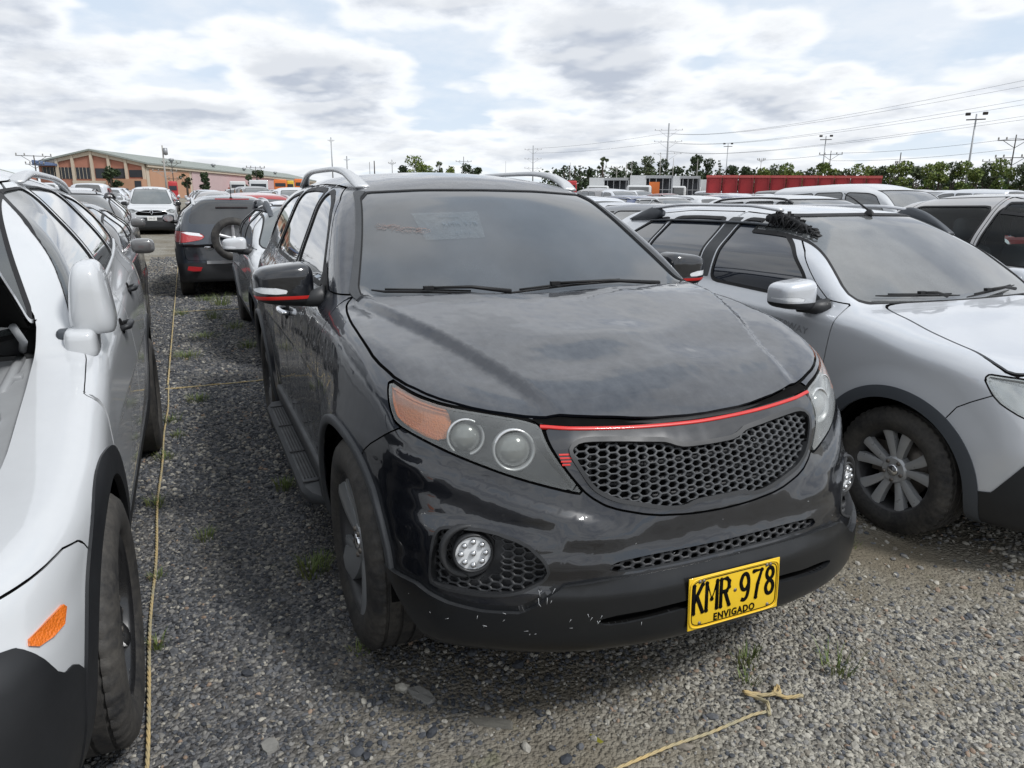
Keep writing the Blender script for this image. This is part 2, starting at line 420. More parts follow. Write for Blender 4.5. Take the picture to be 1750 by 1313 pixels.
def polyline_side(P, pts):
    """signed distance to an open polyline (positive on its left)"""
    pts = np.asarray(pts, float); best = np.full(len(P), 1e9); sg = np.zeros(len(P))
    for a, b in zip(pts[:-1], pts[1:]):
        e = b-a; w = P-a; t = np.clip((w@e)/(e@e), 0, 1); q = w-t[:, None]*e; d = np.hypot(q[:, 0], q[:, 1]); s = e[0]*w[:, 1]-e[1]*w[:, 0]
        m = d < best; best = np.where(m, d, best); sg = np.where(m, np.sign(s), sg)
    return best*sg
# ------------------------------------------------------------------ car body field
class Car:
    """spec of one body; X forward from the front axle, Y to the car's left, Z up"""
    def __init__(s, **k):
        s.crown = .02; s.k_side = .10; s.k_front = .06; s.k_cab = .05; s.k_roof = .16; s.zb = Sp((-4, .24), (1, .24)); s.arch = []; s.bumps = []; s.flare = .018; s.nose_k = .07
        s.cab_front_k = .10; s.rcrown = .055; s.hoodfn = None; s.frontfn = None; s.ystep = 0.0; s.cargo = None
        s.__dict__.update(k)
    def side(s, x, z):
        w = s.W(z)+s.Wx(x)
        for (ax, az, R) in s.arch:
            r = np.hypot(x-ax, (z-az)); w = w+s.flare*sstep(R+.16, R+.015, r)*sstep(.1, .3, z+0*x)
        return w
    def __call__(s, x, y, z):
        ya = np.abs(y)
        w = s.side(x, z); sl = s.W.d(z)
        fs = (w-ya)/np.sqrt(1+sl*sl)
        T = s.T(x)-s.crown*(ya/.8)**2
        if s.hoodfn is not None: T = T+s.hoodfn(x, y)
        ft = (T-z)/np.sqrt(1+np.minimum(s.T.d(x), 1.5)**2)
        bw = s.bow(ya); bs = s.bow.d(ya)
        xf = s.Xf(z)-bw
        if s.frontfn is not None: xf = xf+s.frontfn(ya, z)
        ff = (xf-x)/np.sqrt(1+bs*bs+np.minimum(s.Xf.d(z)**2, 2.0))
        fr = (x-s.Xr(z)-s.bowr(ya))/np.sqrt(1+s.bowr.d(ya)**2)
        fb = z-s.zb(x)
        low = smin(smin(fs, ft, s.k_side), smin(ff, fr, .01), s.k_front)
        low = smin(low, fb, .04)
        x0, z0, x1, z1, k = s.ws; dx, dz = x1-x0, z1-z0; L = math.hypot(dx, dz)
        # outward normal of windscreen (forward and up)
        nx, nz_ = dz/L, -dx/L
        bulge = s.wsb if hasattr(s, 'wsb') else .03
        tt = np.clip(((x-x0)*dx+(z-z0)*dz)/(L*L), -.2, 1.2)
        fw = -((x+k*ya*ya-x0)*nx+(z-z0)*nz_)+bulge*4*tt*(1-tt)*.5
        fro = s.roof(x)-s.rcrown*(ya/.6)**2-z
        zz = z-s.zs
        yb = s.yb(x)-s.tum(zz)
        fc = (yb-ya)/np.sqrt(1+s.tum.d(zz)**2)
        x0, z0, x1, z1, k = s.rg; dx, dz = x1-x0, z1-z0; L = math.hypot(dx, dz); nx, nz_ = -dz/L, dx/L
        fg = -((x-k*ya*ya-x0)*nx+(z-z0)*nz_)
        cabf = smin(fro, fc, s.k_roof)
        cabf = smin(cabf, fw, s.cab_front_k); cabf = smin(cabf, fg, .09); cabf = smin(cabf, z-(s.zs-.22), .02)
        r = smax(low, cabf, s.k_cab)
        if s.cargo is not None: r = smax(r, s.cargo(x, ya, z), .03)
        return r
    def cast(s, O, D, t0, t1, n=110):
        O = np.atleast_2d(O).astype(float); D = np.broadcast_to(np.atleast_2d(D).astype(float), O.shape)
        m = len(O); lo = np.full(m, np.nan); hi = lo.copy(); ts = np.linspace(t0, t1, n)
        for i in range(0, m, 4000):
            o, d = O[i:i+4000, :, None], D[i:i+4000, :, None]; P = o+d*ts
            v = s(P[:, 0], P[:, 1], P[:, 2]) > 0; c = v[:, 1:] & ~v[:, :-1]; k = c.argmax(1); g = c.any(1)
            lo[i:i+4000] = np.where(g, ts[k], np.nan); hi[i:i+4000] = np.where(g, ts[k+1], np.nan)
        for _ in range(15):
            mid = (lo+hi)/2; v = s(*(O+D*mid[:, None]).T); g = v > 0; hi = np.where(g, mid, hi); lo = np.where(g, lo, mid)
        return O+D*hi[:, None]
    def normal(s, P, e=.003):
        P = np.atleast_2d(P); g = np.stack([s(*(P+np.eye(3)[i]*e).T)-s(*(P-np.eye(3)[i]*e).T) for i in range(3)], 1)
        return -g/np.linalg.norm(g, axis=1, keepdims=True)
    def shell(s, h, lo, hi):
        V, N, F = surface_nets(s, lo, hi, h)
        gn = np.cross(V[F[:, 1]]-V[F[:, 0]], V[F[:, 2]]-V[F[:, 0]]); flip = (gn*N[F].mean(1)).sum(1) < 0
        F[flip] = F[flip][:, ::-1]
        return Shell(V, N, F)
    def on_side(s, x, z, sgn=1, off=0.0):
        """points on the flank at (x,z)"""
        x = np.atleast_1d(x).astype(float); z = np.atleast_1d(z).astype(float)
        O = np.stack([x, np.full_like(x, 1.4*sgn), z+0*x], 1); P = s.cast(O, (0, -sgn, 0), 0, 1.3); return P+s.normal(P)*off
    def on_front(s, a, z, off=0.0, Rr=.95):
        """points on the nose at arc length a (signed, + left) and height z"""
        a = np.atleast_1d(a).astype(float); z = np.atleast_1d(z).astype(float)+0*a; ph = a/Rr
        D = np.stack([-np.cos(ph), -np.sin(ph), 0*ph], 1); O = np.stack([1.6*np.cos(ph), 1.6*np.sin(ph), z], 1)
        P = s.cast(O, D, 0, 1.5); return P+s.normal(P)*off
    def on_top(s, x, y, off=0.0):
        x = np.atleast_1d(x).astype(float); y = np.atleast_1d(y).astype(float)+0*x
        P = s.cast(np.stack([x, y, 2.4+0*x], 1), (0, 0, -1), .4, 2.1, 130); return P+s.normal(P)*off
AZ = lambda V: np.stack([np.arctan2(V[:, 1], V[:, 0])*.95, V[:, 2]], 1)      # nose drawing: arc length, height
XZ = lambda V: V[:, (0, 2)]
XY = lambda V: V[:, (0, 1)]
YZ = lambda V: V[:, (1, 2)]

def hero_hood(x, y):
    ya = np.abs(y)
    # long styling creases, the pressed-in middle and the buckles of the bent bonnet
    edge = .44+.33*sstep(.75, -.4, x)
    up = .030*sstep(edge+.024, edge-.024, ya)*sstep(.74, .45, x)
    mid = -.014*sstep(.36, .1, ya)*sstep(.5, .1, x)
    buck = .010*np.sin(7.5*y+1.4+2.2*x)*sstep(-.1, .35, x)*sstep(.72, .60, x)
    dent = -.020*np.exp(-((x-.42)/.13)**2-((y+.22)/.20)**2)-.012*np.exp(-((x-.35)/.12)**2-((y-.36)/.22)**2)+.010*np.exp(-((x-.25)/.10)**2-((y-.02)/.3)**2)
    cowl = -.045*sstep(-.275, -.335, x+.10*ya*ya)*sstep(.74, .68, ya)*sstep(-.9, -.6, x)
    return (up+mid+(buck+dent))*sstep(-.75, -.45, x+0*y)+cowl
def hero_front(ya, z):
    # shoulder under the lamps, flat apron, fog lamp pocket
    sh = .020*sstep(.70, .64, z)*sstep(.52, .60, z)
    ln = .845-.16*sstep(1.0, .3, ya)
    cr = .016*sstep(ln-.075, ln-.015, z)*sstep(ln+.03, ln-.005, z)
    return sh*sstep(.2, .5, ya)+cr*sstep(.3, .5, ya)
HERO = Car(
    W=Sp((.15, .82), (.28, .885), (.45, .912), (.62, .922), (.80, .928), (.93, .928), (1.03, .915), (1.12, .89), (1.20, .85), (1.3, .80)),
    Wx=Sp((-3.85, -.11), (-3.3, -.03), (-2.7, 0), (-1.4, -.004), (0, 0), (.35, -.018), (.6, -.05), (.9, -.12)),
    Xf=Sp((.15, .80), (.25, .845), (.33, .895), (.40, .908), (.50, .90), (.56, .875), (.62, .852), (.69, .835), (.78, .80), (.86, .775), (.93, .735), (1.0, .68), (1.1, .52)),
    bow=Sp((0, 0), (.2, .008), (.4, .04), (.55, .095), (.7, .19), (.8, .285), (.87, .40), (.93, .60), (1.0, .9)),
    Xr=Sp((.2, -3.70), (.5, -3.76), (.8, -3.74), (1.1, -3.68), (1.3, -3.62)), bowr=Sp((0, 0), (.5, .03), (.75, .10), (.93, .3)),
    T=Sp((-3.8, 1.22), (-2.5, 1.20), (-1.5, 1.17), (-.9, 1.165), (-.43, 1.175), (-.2, 1.162), (0, 1.13), (.2, 1.09), (.4, 1.04), (.55, .995), (.66, .955), (.72, .925), (.80, .86)),
    crown=.012, hoodfn=hero_hood, frontfn=hero_front, k_side=.09, k_front=.07, k_cab=.035,
    zb=Sp((-3.8, .34), (-3.2, .26), (-.5, .27), (.3, .27), (.5, .30), (.75, .335), (1, .35)),
    ws=(-.29, 1.13, -1.03, 1.60, .135), wsb=.03, cab_front_k=.05,
    roof=Sp((-3.8, 1.60), (-3.3, 1.655), (-2.8, 1.69), (-2.2, 1.708), (-1.7, 1.70), (-1.3, 1.668), (-1.0, 1.61), (-.7, 1.52)),
    rcrown=.045, k_roof=.13, zs=1.10, yb=Sp((-3.8, .78), (-3.0, .85), (-2.0, .878), (-1.0, .875), (-.5, .862), (0, .80)),
    tum=Sp((-.1, -.02), (0, 0), (.13, .038), (.3, .106), (.42, .158), (.5, .20), (.6, .28)),
    rg=(-3.66, 1.10, -3.42, 1.66, .05), arch=[(0, .37, .43), (-2.7, .37, .43)], flare=.022)
# ------------------------------------------------------------------ generic car pieces
def window_cut(S, polys, proj, side=None, seal=.014, cond=None, it=2, ny=None):
    """cut glass panes with a rubber seal round them; returns panes, seals, rest"""
    panes, seals = [], []
    for poly in polys:
        p = chaikin(poly, it); d = sdf(proj(S.V), p)
        if side is not None: d = np.minimum(d, side*S.V[:, 1]-.25)
        if cond is not None: d = np.minimum(d, cond(S.V))
        if ny is not None: d = np.minimum(d, (np.abs(S.N[:, 1])-ny)*.25)
        a, S = S.carve(d)
        d = sdf(proj(S.V), p)+seal
        if side is not None: d = np.minimum(d, side*S.V[:, 1]-.25)
        if cond is not None: d = np.minimum(d, cond(S.V))
        if ny is not None: d = np.minimum(d, (np.abs(S.N[:, 1])-ny)*.25+seal*.6)
        b, S = S.carve(d)
        panes.append(a.offset(-.004)); seals.append(b.offset(.002).skirt(.012))
    return panes, seals, S
def panel_cut(S, fn, g=.005):
    """cut a panel with a dark gap round it"""
    a, r = S.carve(lambda V: fn(V)-g/2); b, r = r.carve(lambda V: fn(V)+g/2)
    return a.skirt(.012), b.offset(-.010), r
def recess(S, d): 
    w = S.skirt(d); n = len(S.V); F = w.F[len(S.F):]
    wall = Shell(w.V, w.N, F).sub(slice(None)) if len(F) else S
    return Shell.join(S.offset(-d), wall)
def ring_region(S, val, w):
    a, r = S.carve(val); b, r = r.carve(lambda V: val(V)+w); return a, b, r
def honeycomb(car, poly, cw, ch, rib, depth, off, avoid=None):
    """hexagon mesh following the nose"""
    p = np.array(poly); V = []; F = []; k = 0
    x0, x1, z0, z1 = p[:, 0].min(), p[:, 0].max(), p[:, 1].min(), p[:, 1].max()
    C = []
    for i in range(int((x1-x0)/(cw*.75))+2):
        for j in range(int((z1-z0)/ch)+2): C.append((x0+i*cw*.75, z0+(j+(.5 if i % 2 else 0))*ch))
    C = np.array(C); C = C[sdf(C, p) > -cw*.3]
    if avoid is not None: C = C[np.hypot(C[:, 0]-avoid[0], C[:, 1]-avoid[1]) > avoid[2]]
    ang = np.arange(6)*PI/3; ho = np.stack([np.cos(ang)*cw/2, np.sin(ang)*ch/2/math.sin(PI/3)], 1)
    hi = ho*(1-rib/(ch/2))
    n = len(C); P = np.concatenate([(C[:, None]+ho[None]).reshape(-1, 2), (C[:, None]+hi[None]).reshape(-1, 2)])
    T = car.on_front(P[:, 0], P[:, 1], off); Nn = car.normal(car.on_front(P[:, 0], P[:, 1]))
    A = T[:6*n].reshape(n, 6, 3); B = T[6*n:].reshape(n, 6, 3); D = B-(Nn[6*n:].reshape(n, 6, 3))*depth
    allv = np.concatenate([A, B, D], 1).reshape(-1, 3); base = np.arange(n)[:, None]*18
    Q = []
    for i in range(6):
        j = (i+1) % 6
        Q.append(np.stack([base[:, 0]+i, base[:, 0]+j, base[:, 0]+6+j, base[:, 0]+6+i], 1)); Q.append(np.stack([base[:, 0]+6+i, base[:, 0]+6+j, base[:, 0]+12+j, base[:, 0]+12+i], 1))
    return np_mesh('honeycomb', allv, np.concatenate(Q), smooth=False)
def strip_on(P, N, w, h, closed=False):
    """raised bar of width w (list ok) and height h along surface points P with normals N"""
    m = len(P); ww = np.broadcast_to(w, (m,))
    T = np.gradient(P, axis=0); T /= np.linalg.norm(T, axis=1, keepdims=True); B = np.cross(N, T)
    rows = [P+B*ww[:, None]/2-N*.004, P+B*ww[:, None]/2+N*h*.7, P+B*ww[:, None]*.3+N*h, P-B*ww[:, None]*.3+N*h, P-B*ww[:, None]/2+N*h*.7, P-B*ww[:, None]/2-N*.004]
    V = np.stack(rows, 1).reshape(-1, 3); F = []
    for i in range(m-1):
        for k in range(5): F.append((i*6+k, i*6+k+1, (i+1)*6+k+1, (i+1)*6+k))
    mb = MB(); mb.add(V.tolist(), F, True); mb.add([V[i].tolist() for i in range(6)], [(5, 4, 3, 2, 1, 0)]); mb.add([V[(m-1)*6+i].tolist() for i in range(6)], [(0, 1, 2, 3, 4, 5)])
    return mb
def blob(c, r, e1=.5, e2=.5, n=28, m=44, fn=None):
    """superellipsoid shell that can be carved"""
    u = np.linspace(-PI/2, PI/2, n); v = np.linspace(-PI, PI, m, endpoint=False)
    U, Vv = np.meshgrid(u, v, indexing='ij'); pw = lambda a, e: np.sign(a)*np.abs(a)**e
    X = pw(np.cos(U), e1)*pw(np.cos(Vv), e2)*r[0]; Y = pw(np.cos(U), e1)*pw(np.sin(Vv), e2)*r[1]; Z = pw(np.sin(U), e1)*r[2]
    P = np.stack([X, Y, Z], -1)
    if fn is not None: P = fn(P)
    N = np.cross(np.roll(P, -1, 1)-np.roll(P, 1, 1), np.gradient(P, axis=0)); ln = np.linalg.norm(N, axis=2, keepdims=True)
    N = N/np.maximum(ln, 1e-9); N[0] = (0, 0, -1); N[-1] = (0, 0, 1)
    P = P+np.array(c); I = np.arange(n*m).reshape(n, m); J = np.roll(I, -1, 1)
    F = np.concatenate([np.stack([I[:-1], J[:-1], J[1:]], -1).reshape(-1, 3), np.stack([I[:-1], J[1:], I[1:]], -1).reshape(-1, 3)])
    V = P.reshape(-1, 3); N = N.reshape(-1, 3)
    gn = np.cross(V[F[:, 1]]-V[F[:, 0]], V[F[:, 2]]-V[F[:, 0]]); s = (gn*(V[F].mean(1)-V.mean(0))).sum(1) < 0; F[s] = F[s][:, ::-1]
    s = (N*(V-V.mean(0))).sum(1) < 0; N[s] *= -1
    return Shell(V, N, F)

M_RUB = simple('rubber_black', (.012, .012, .013), .55, spec=.3)
M_GAP = simple('gap_dark', (.004, .004, .004), .9, spec=.1)
M_PLB = simple('black_plastic', (.022, .023, .025), .48, var=.2, scale=18)
M_PLG = simple('grey_plastic', (.045, .048, .052), .55, var=.15, scale=14, bump=.0006)
M_CHR = simple('chrome', (.75, .76, .78), .12, metal=1.0)
M_SIL = simple('silver_metal', (.58, .59, .60), .32, metal=.5, var=.05)
M_DSK = simple('brake_steel', (.20, .18, .16), .5, metal=.8, var=.3, scale=40)
M_INT = simple('cabin_trim', (.035, .036, .040), .8)
M_SEAT = simple('seat_cloth', (.06, .065, .075), .9)
M_RED = simple('red_trim', (.55, .022, .018), .35, coat=.3)
M_LAMPW = simple('lamp_reflector', (.62, .63, .64), .18, metal=.85)
M_PROJ = simple('projector_glass', (.26, .27, .26), .12, metal=.3, coat=1.0)
M_LEDW = simple('clear_lens', (.74, .76, .78), .2, coat=1.0, var=.2, scale=60)
M_WHITEP = simple('white_print', (.72, .72, .70), .6)
def mk_tyre():
    t = NT('tyre_rubber'); n = t.noise(7, 5, .65); n2 = t.noise(60, 4)
    d = t.ramp(t.math('ADD', t.math('MULTIPLY', n, .7), t.math('MULTIPLY', n2, .3)), .38, .72)
    t.set(Base_Color=t.mix(d, (.016, .016, .017), (.085, .078, .068)), Roughness=.72, Normal=t.bump(t.noise(220, 2), .0008)); return t.m
M_TYRE = mk_tyre()
def mk_lens(name, haze, col, k=.35):
    t = NT(name); tr = t.N.new('ShaderNodeBsdfTransparent'); tr.inputs[0].default_value = (.93, .94, .92, 1)
    lw = t.N.new('ShaderNodeLayerWeight'); lw.inputs[0].default_value = .45
    n = t.ramp(t.noise(6, 5, .6), .3, .7, .75, 1.15)
    f = t.math('MULTIPLY', t.math('ADD', haze, t.math('MULTIPLY', lw.outputs[1], k)), n, clamp=True)
    t.set(Base_Color=col, Roughness=.22, Coat_Weight=1.0, Coat_Roughness=.06)
    mx = t.N.new('ShaderNodeMixShader'); t.L.new(f, mx.inputs[0]); t.L.new(tr.outputs[0], mx.inputs[1]); t.L.new(t.b.outputs[0], mx.inputs[2]); t.L.new(mx.outputs[0], t.out.inputs[0]); return t.m
M_HAZE = mk_lens('hazed_lens', .22, (.36, .375, .375), .60)
M_CLR = mk_lens('clear_cover', .10, (.5, .52, .54), .35)
def mk_amber(name, c):
    t = NT(name); b = t.bump(t.voro(170, feature='F1'), .002); t.set(Base_Color=c, Roughness=.25, Coat_Weight=.6, Normal=b, Emission_Color=c, Emission_Strength=0.0); return t.m
M_AMB = mk_amber('amber_reflector', (.58, .18, .045)); M_TAIL = mk_amber('tail_red', (.36, .010, .014)); M_ORR = mk_amber('side_reflector', (.72, .17, .02))

def tyre_mesh(R, w, n=144, tread=True, side_bulge=.012):
    """tyre round the Y axis, outer side at +Y"""
    hw = w/2; Ri = R-.115 if R > .34 else R-.10
    prof = [(Ri-.012, -hw+.02), (Ri, -hw+.006), (Ri+.035, -hw-.004), (R-.055, -hw-.002), (R-.022, -hw+.006), (R-.008, -hw+.020)]
    gx = [-.30, -.10, .10, .30] if tread else []
    prof.append((R-.002, -hw*.78))
    for g in gx:
        y = g*w; prof += [(R, y-.0055), (R-.008, y-.004), (R-.008, y+.004), (R, y+.0055)]
    prof.append((R-.002, hw*.78)); prof += [(r, -y) for r, y in prof[5::-1]]
    m = len(prof); P = np.array(prof); A = np.arange(n)*2*PI/n
    r = np.repeat(P[None, :, 0], n, 0).copy(); y = np.repeat(P[None, :, 1], n, 0)
    if tread:
        sh = (np.abs(P[:, 1]) > hw*.62) & (P[:, 0] > R-.03); rib = (np.abs(P[:, 1]) <= hw*.62) & (P[:, 0] > R-.004)
        for i in range(n):
            if i % 3 == 0: r[i, sh] -= .0065
            if i % 3 == 1: r[i, rib] -= .002
    V = np.stack([r*np.cos(A)[:, None], y, r*np.sin(A)[:, None]], -1).reshape(-1, 3)
    I = np.arange(n*m).reshape(n, m); J = np.roll(I, -1, 0)
    F = np.stack([I[:, :-1], I[:, 1:], J[:, 1:], J[:, :-1]], -1).reshape(-1, 4)
    me = np_mesh('tyre', V, F[:, ::-1].copy()); me.set_sharp_from_angle(angle=math.radians(38)); return me
def spoke(mb, ang, r0, r1, w0, w1, y0, y1, th, bend=0.0, ridge=.006):
    """one faceted spoke in the wheel plane; bend shifts the outer end along the circle"""
    rows = 6; V = []
    for i in range(rows):
        t = i/(rows-1); r = r0+(r1-r0)*t; a = ang+bend*t*t; w = w0+(w1-w0)*t; y = y0+(y1-y0)*t+.0
        er = np.array([math.cos(a), math.sin(a)]); et = np.array([-er[1], er[0]])
        for (o, dy) in ((-w/2, -th), (-w/2, 0), (-w*.16, ridge), (w*.16, ridge), (w/2, 0), (w/2, -th)):
            p = er*r+et*o; V.append((p[0], y+dy, p[1]))
    F = []
    for i in range(rows-1):
        for k in range(6): F.append((i*6+k, i*6+(k+1) % 6, (i+1)*6+(k+1) % 6, (i+1)*6+k))
    mb.add(V, F, False)
def add_wheel(parent, x, y, side, R, w, style, steer=0.0, mats=None, n=144, tread=True, cap=True):
    """wheel child group: wheel (rim as the part) with tyre, disc; outer face away from the car"""
    rz = (0 if side > 0 else PI)+steer
    me = tyre_mesh(R, w, n, tread)
    ty = link('tyre', me, M_TYRE, parent, loc=(x, y, R-.004), rot=(0, RNG.uniform(0, 3), rz))
    Rr = R-.115 if R > .34 else R-.10
    hw = w/2; mb = MB()
    mb.lathe([(Rr+.008, -hw+.01), (Rr-.012, -hw+.02), (Rr-.03, -hw*.2), (Rr-.022, hw-.035), (Rr-.012, hw-.018), (Rr+.004, hw-.010), (Rr+.010, hw-.004), (Rr+.006, hw-.012)], 64, 'Y')
    rim_mat = mats[0]; sp = MB(); yo = hw-.022
    if style == 'swirl5':
        for i in range(5):
            a = i*2*PI/5+.3
            spoke(sp, a, .035, Rr-.008, .060, .115, yo-.030, yo-.004, .03, .16, .007)
            spoke(sp, a+.50, .05, Rr-.008, .030, .028, yo-.036, yo-.012, .02, .16, .003)
    elif style == 'petal5':
        for i in range(5):
            a = i*2*PI/5+.3
            spoke(sp, a, .04, Rr-.006, .050, .150, yo-.030, yo-.004, .03, .22, .012)
            spoke(sp, a+.36, .045, Rr-.006, .026, .040, yo-.034, yo-.010, .02, .22, .003)
    elif style == 'double5':
        for i in range(5):
            a = i*2*PI/5+PI/2
            for s in (-1, 1): spoke(sp, a+s*.22, .055, Rr-.004, .030, .054, yo-.024, yo-.003, .03, s*.06, .004)
    elif style == 'thick5':
        for i in range(5):
            a = i*2*PI/5+.2; spoke(sp, a, .04, Rr-.006, .070, .060, yo-.034, yo-.010, .035, 0, .006)
    elif style == 'thin10':
        for i in range(10): spoke(sp, i*2*PI/10, .035, Rr-.006, .022, .024, yo-.03, yo-.008, .02, 0, .003)
    sp.lathe([(.0, yo-.012), (.058, yo-.012), (.068, yo-.022), (.072, yo-.06), (0, yo-.06)], 28, 'Y')
    rim = mb.build('rim', mats[1] if len(mats) > 1 else rim_mat, parent, loc=(x, y, R-.004), rot=(0, 0, rz))
    sp.build('spokes', rim_mat, rim, autos=30)
    inn = MB(); inn.lathe([(0, -hw*.2), (Rr-.07, -hw*.2), (Rr-.07, -hw*.2+.022), (0, -hw*.2+.022)], 40, 'Y'); inn.box((Rr*.55, -hw*.1, .03), (.08, .05, .16))
    inn.build('brake_disc', M_DSK, rim)
    bk = MB(); bk.lathe([(0, -hw*.45), (Rr-.02, -hw*.45)], 40, 'Y'); bk.build('backing', M_GAP, rim)
    if cap:
        cp = MB(); cp.lathe([(0, yo-.001), (.024, yo-.002), (.029, yo-.006), (.030, yo-.014)], 24, 'Y'); cp.build('hub_cap', mats[2] if len(mats) > 2 else M_CHR, rim)
        nb = MB()
        for i in range(5):
            a = i*2*PI/5+.9; nb.lathe([(0, 0), (.009, 0), (.010, -.012)], 6, 'Y', M=Matrix.Translation((math.cos(a)*.048, yo-.004, math.sin(a)*.048)))
        nb.build('wheel_nuts', M_DSK, rim, kind='stuff')
    return ty
def arch_cut(S, car, R=None, ymin=.40):
    for (ax, az, r) in car.arch:
        rr = R or r
        _, S = S.carve(lambda V: np.minimum(np.minimum(rr-np.hypot(V[:, 0]-ax, V[:, 2]-az), np.abs(V[:, 1])-ymin), 9.))
        _, S = S.carve(lambda V: np.minimum(np.minimum(rr-np.abs(V[:, 0]-ax), az-V[:, 2]), np.abs(V[:, 1])-ymin))
    return S
def wheel_wells(car, parent, mat=None):
    for (ax, az, r) in car.arch:
        for s in (-1, 1):
            a = np.linspace(.0, PI+.02, 24); wy = car.side(np.array([ax]), np.array([az]))[0]-.03; vs = []; fs = []
            for t in a:
                for y in (wy-.005, wy-.18, .38, .375):
                    rr = (r+.012 if y > wy-.1 else r+.03) if y != .375 else .05
                    vs.append((ax+rr*math.cos(t), s*y, az+rr*math.sin(t)))
            for i in range(len(a)-1):
                for k in range(3): fs.append((i*4+k, i*4+k+1, (i+1)*4+k+1, (i+1)*4+k))
            mb = MB(); mb.add(vs, fs, True); mb.build('wheel_well', mat or M_GAP, parent)
def flare_piece(car, i, s, w0, w1, mat, parent, a0=-.25, a1=PI+.25, up=.010, name='arch_trim', segs=44, S=None):
    """trim band round the wheel arch: cut from the body surface between radii"""
def mirror_assembly(car, parent, s, c, r, mats, arm, stripe=None, indicator=True, tall=False, glassmat=None):
    """door mirror: housing, cap, lamp strip, arm; c centre, r half sizes"""
    def shape(P):
        q = P/np.array(r); f = 1-.16*np.clip(q[..., 1]*s, -1, 1)*(1 if not tall else .4)
        P = P.copy(); P[..., 2] = P[..., 2]*f; P[..., 0] = np.where(P[..., 0] > 0, P[..., 0]*1.0, P[..., 0]*.55)-.12*np.abs(P[..., 1]*1.0)*(q[..., 1]*s > 0)*q[..., 1]*s
        return P
    b = blob(c, r, .48, .50, 34, 60, shape)
    zc = c[2]; lowv = lambda V: (zc-r[2]*.48)-V[:, 2]
    base, top = b.carve(lowv)
    root = top
    if indicator:
        y0 = c[1]+s*r[1]*.02; d = lambda V: np.minimum(sdf(YZ(V), chaikin([(s*(abs(c[1])-r[1]*.10), zc-r[2]*.42), (s*(abs(c[1])+r[1]*1.02), zc-r[2]*.30), (s*(abs(c[1])+r[1]*1.05), zc+r[2]*.12), (s*(abs(c[1])-r[1]*.02), zc-r[2]*.12)], 1)), V[:, 0]-c[0]+.02)
        ind, root = root.carve(d)
    cap = root.obj('mirror_cap', mats[0], parent)
    base.offset(.001).obj('mirror_base', mats[1], cap)
    if indicator and len(ind.F): ind.offset(-.001).obj('mirror_lamp', M_LEDW, cap)
    if stripe is not None:
        st, _ = b.carve(lambda V: np.minimum(.0065-np.abs(V[:, 2]-(zc-r[2]*.56)), V[:, 0]-c[0]+.01)); st.offset(.0022).skirt(.003).obj('mirror_stripe', stripe, cap)
    g = MB(); cx, cy, cz = c
    pts = [(-.0, math.cos(t)*r[1]*.84, math.sin(t)*r[2]*.80) for t in np.linspace(0, 2*PI, 24, endpoint=False)]
    g.add([(cx-r[0]*.56-.003, cy+p[1], cz+p[2]) for p in pts], [tuple(range(24))]); g.build('mirror_glass', glassmat or M_CHR, cap)
    a = MB(); a.tube([Vector(p) for p in arm], [.045, .034, .030, .034][:len(arm)], 12); a.build('mirror_arm', mats[1], parent)
    return cap
def wiper(car, parent, foot, tip0, tip1, arm_at=.45, flat=True):
    """foot, blade end points lie on the windscreen: (y,z)-> cast from the front"""
    def on(x, y, off):
        if flat: P = car.cast(np.array([[1.2, x, y]]), (-1, 0, 0), 0, 3.0)
        else: P = car.on_top(x, y)
        return (P+car.normal(P)*off)[0]
    pts = [on(tip0[0]+(tip1[0]-tip0[0])*t, tip0[1]+(tip1[1]-tip0[1])*t, .016) for t in np.linspace(0, 1, 9)]
    m = MB(); m.tube(pts, [.003]+[.005]*7+[.003], 6); q = [p+np.array([.004, 0, .010]) for p in pts[1:-1]]; m.tube(q, .004, 6)
    w = m.build('wiper_blade', M_RUB, parent)
    mid = pts[int(arm_at*8)]+np.array([.006, 0, .018]); f = on(foot[0], foot[1], .03); k = (mid+f)/2+np.array([.012, 0, .012])
    a = MB(); a.tube([f, k, mid], [.010, .007, .005], 6); a.box(tuple(mid), (.022, .04, .014)); a.build('wiper_arm', M_RUB, w)
def rail(parent, pts, w, h, mat, name='roof_rail', n=28, foot=None):
    P = np.array(pts, float); t = np.linspace(0, 1, len(P)); T = np.linspace(0, 1, n)
    C = np.stack([Sp(*zip(t, P[:, i]))(T) for i in range(P.shape[1])], 1)
    mb = MB(); V = []; F = []
    for i in range(n):
        ww = w*(C[i, 3] if P.shape[1] > 3 else 1); hh = h*(C[i, 4] if P.shape[1] > 4 else 1)
        for k in range(10):
            a = 2*PI*k/10; V.append((C[i, 0], C[i, 1]+abs(math.cos(a))**.6*math.copysign(1, math.cos(a))*ww/2, C[i, 2]+abs(math.sin(a))**.6*math.copysign(1, math.sin(a))*hh/2))
    for i in range(n-1):
        for k in range(10): F.append((i*10+k, i*10+(k+1) % 10, (i+1)*10+(k+1) % 10, (i+1)*10+k))
    F += [tuple(range(9, -1, -1)), tuple((n-1)*10+k for k in range(10))]
    mb.add(V, F, True); return mb.build(name, mat, parent)
def text_mesh(body, size, extrude=.001, bold=.0, sx=1.0, spacing=1.0):
    cu = bpy.data.curves.new('lettering', 'FONT'); cu.body = body; cu.size = size; cu.extrude = extrude; cu.offset = bold; cu.align_x = 'CENTER'; cu.align_y = 'CENTER'; cu.space_character = spacing
    cu.resolution_u = 3
    o = bpy.data.objects.new('lettering', cu); COL.objects.link(o); dg = bpy.context.evaluated_depsgraph_get(); dg.update()
    me = bpy.data.meshes.new_from_object(o.evaluated_get(dg)); bpy.data.objects.remove(o); bpy.data.curves.remove(cu)
    me.transform(Matrix.Diagonal((sx, 1, 1, 1))); me.materials.clear(); return me
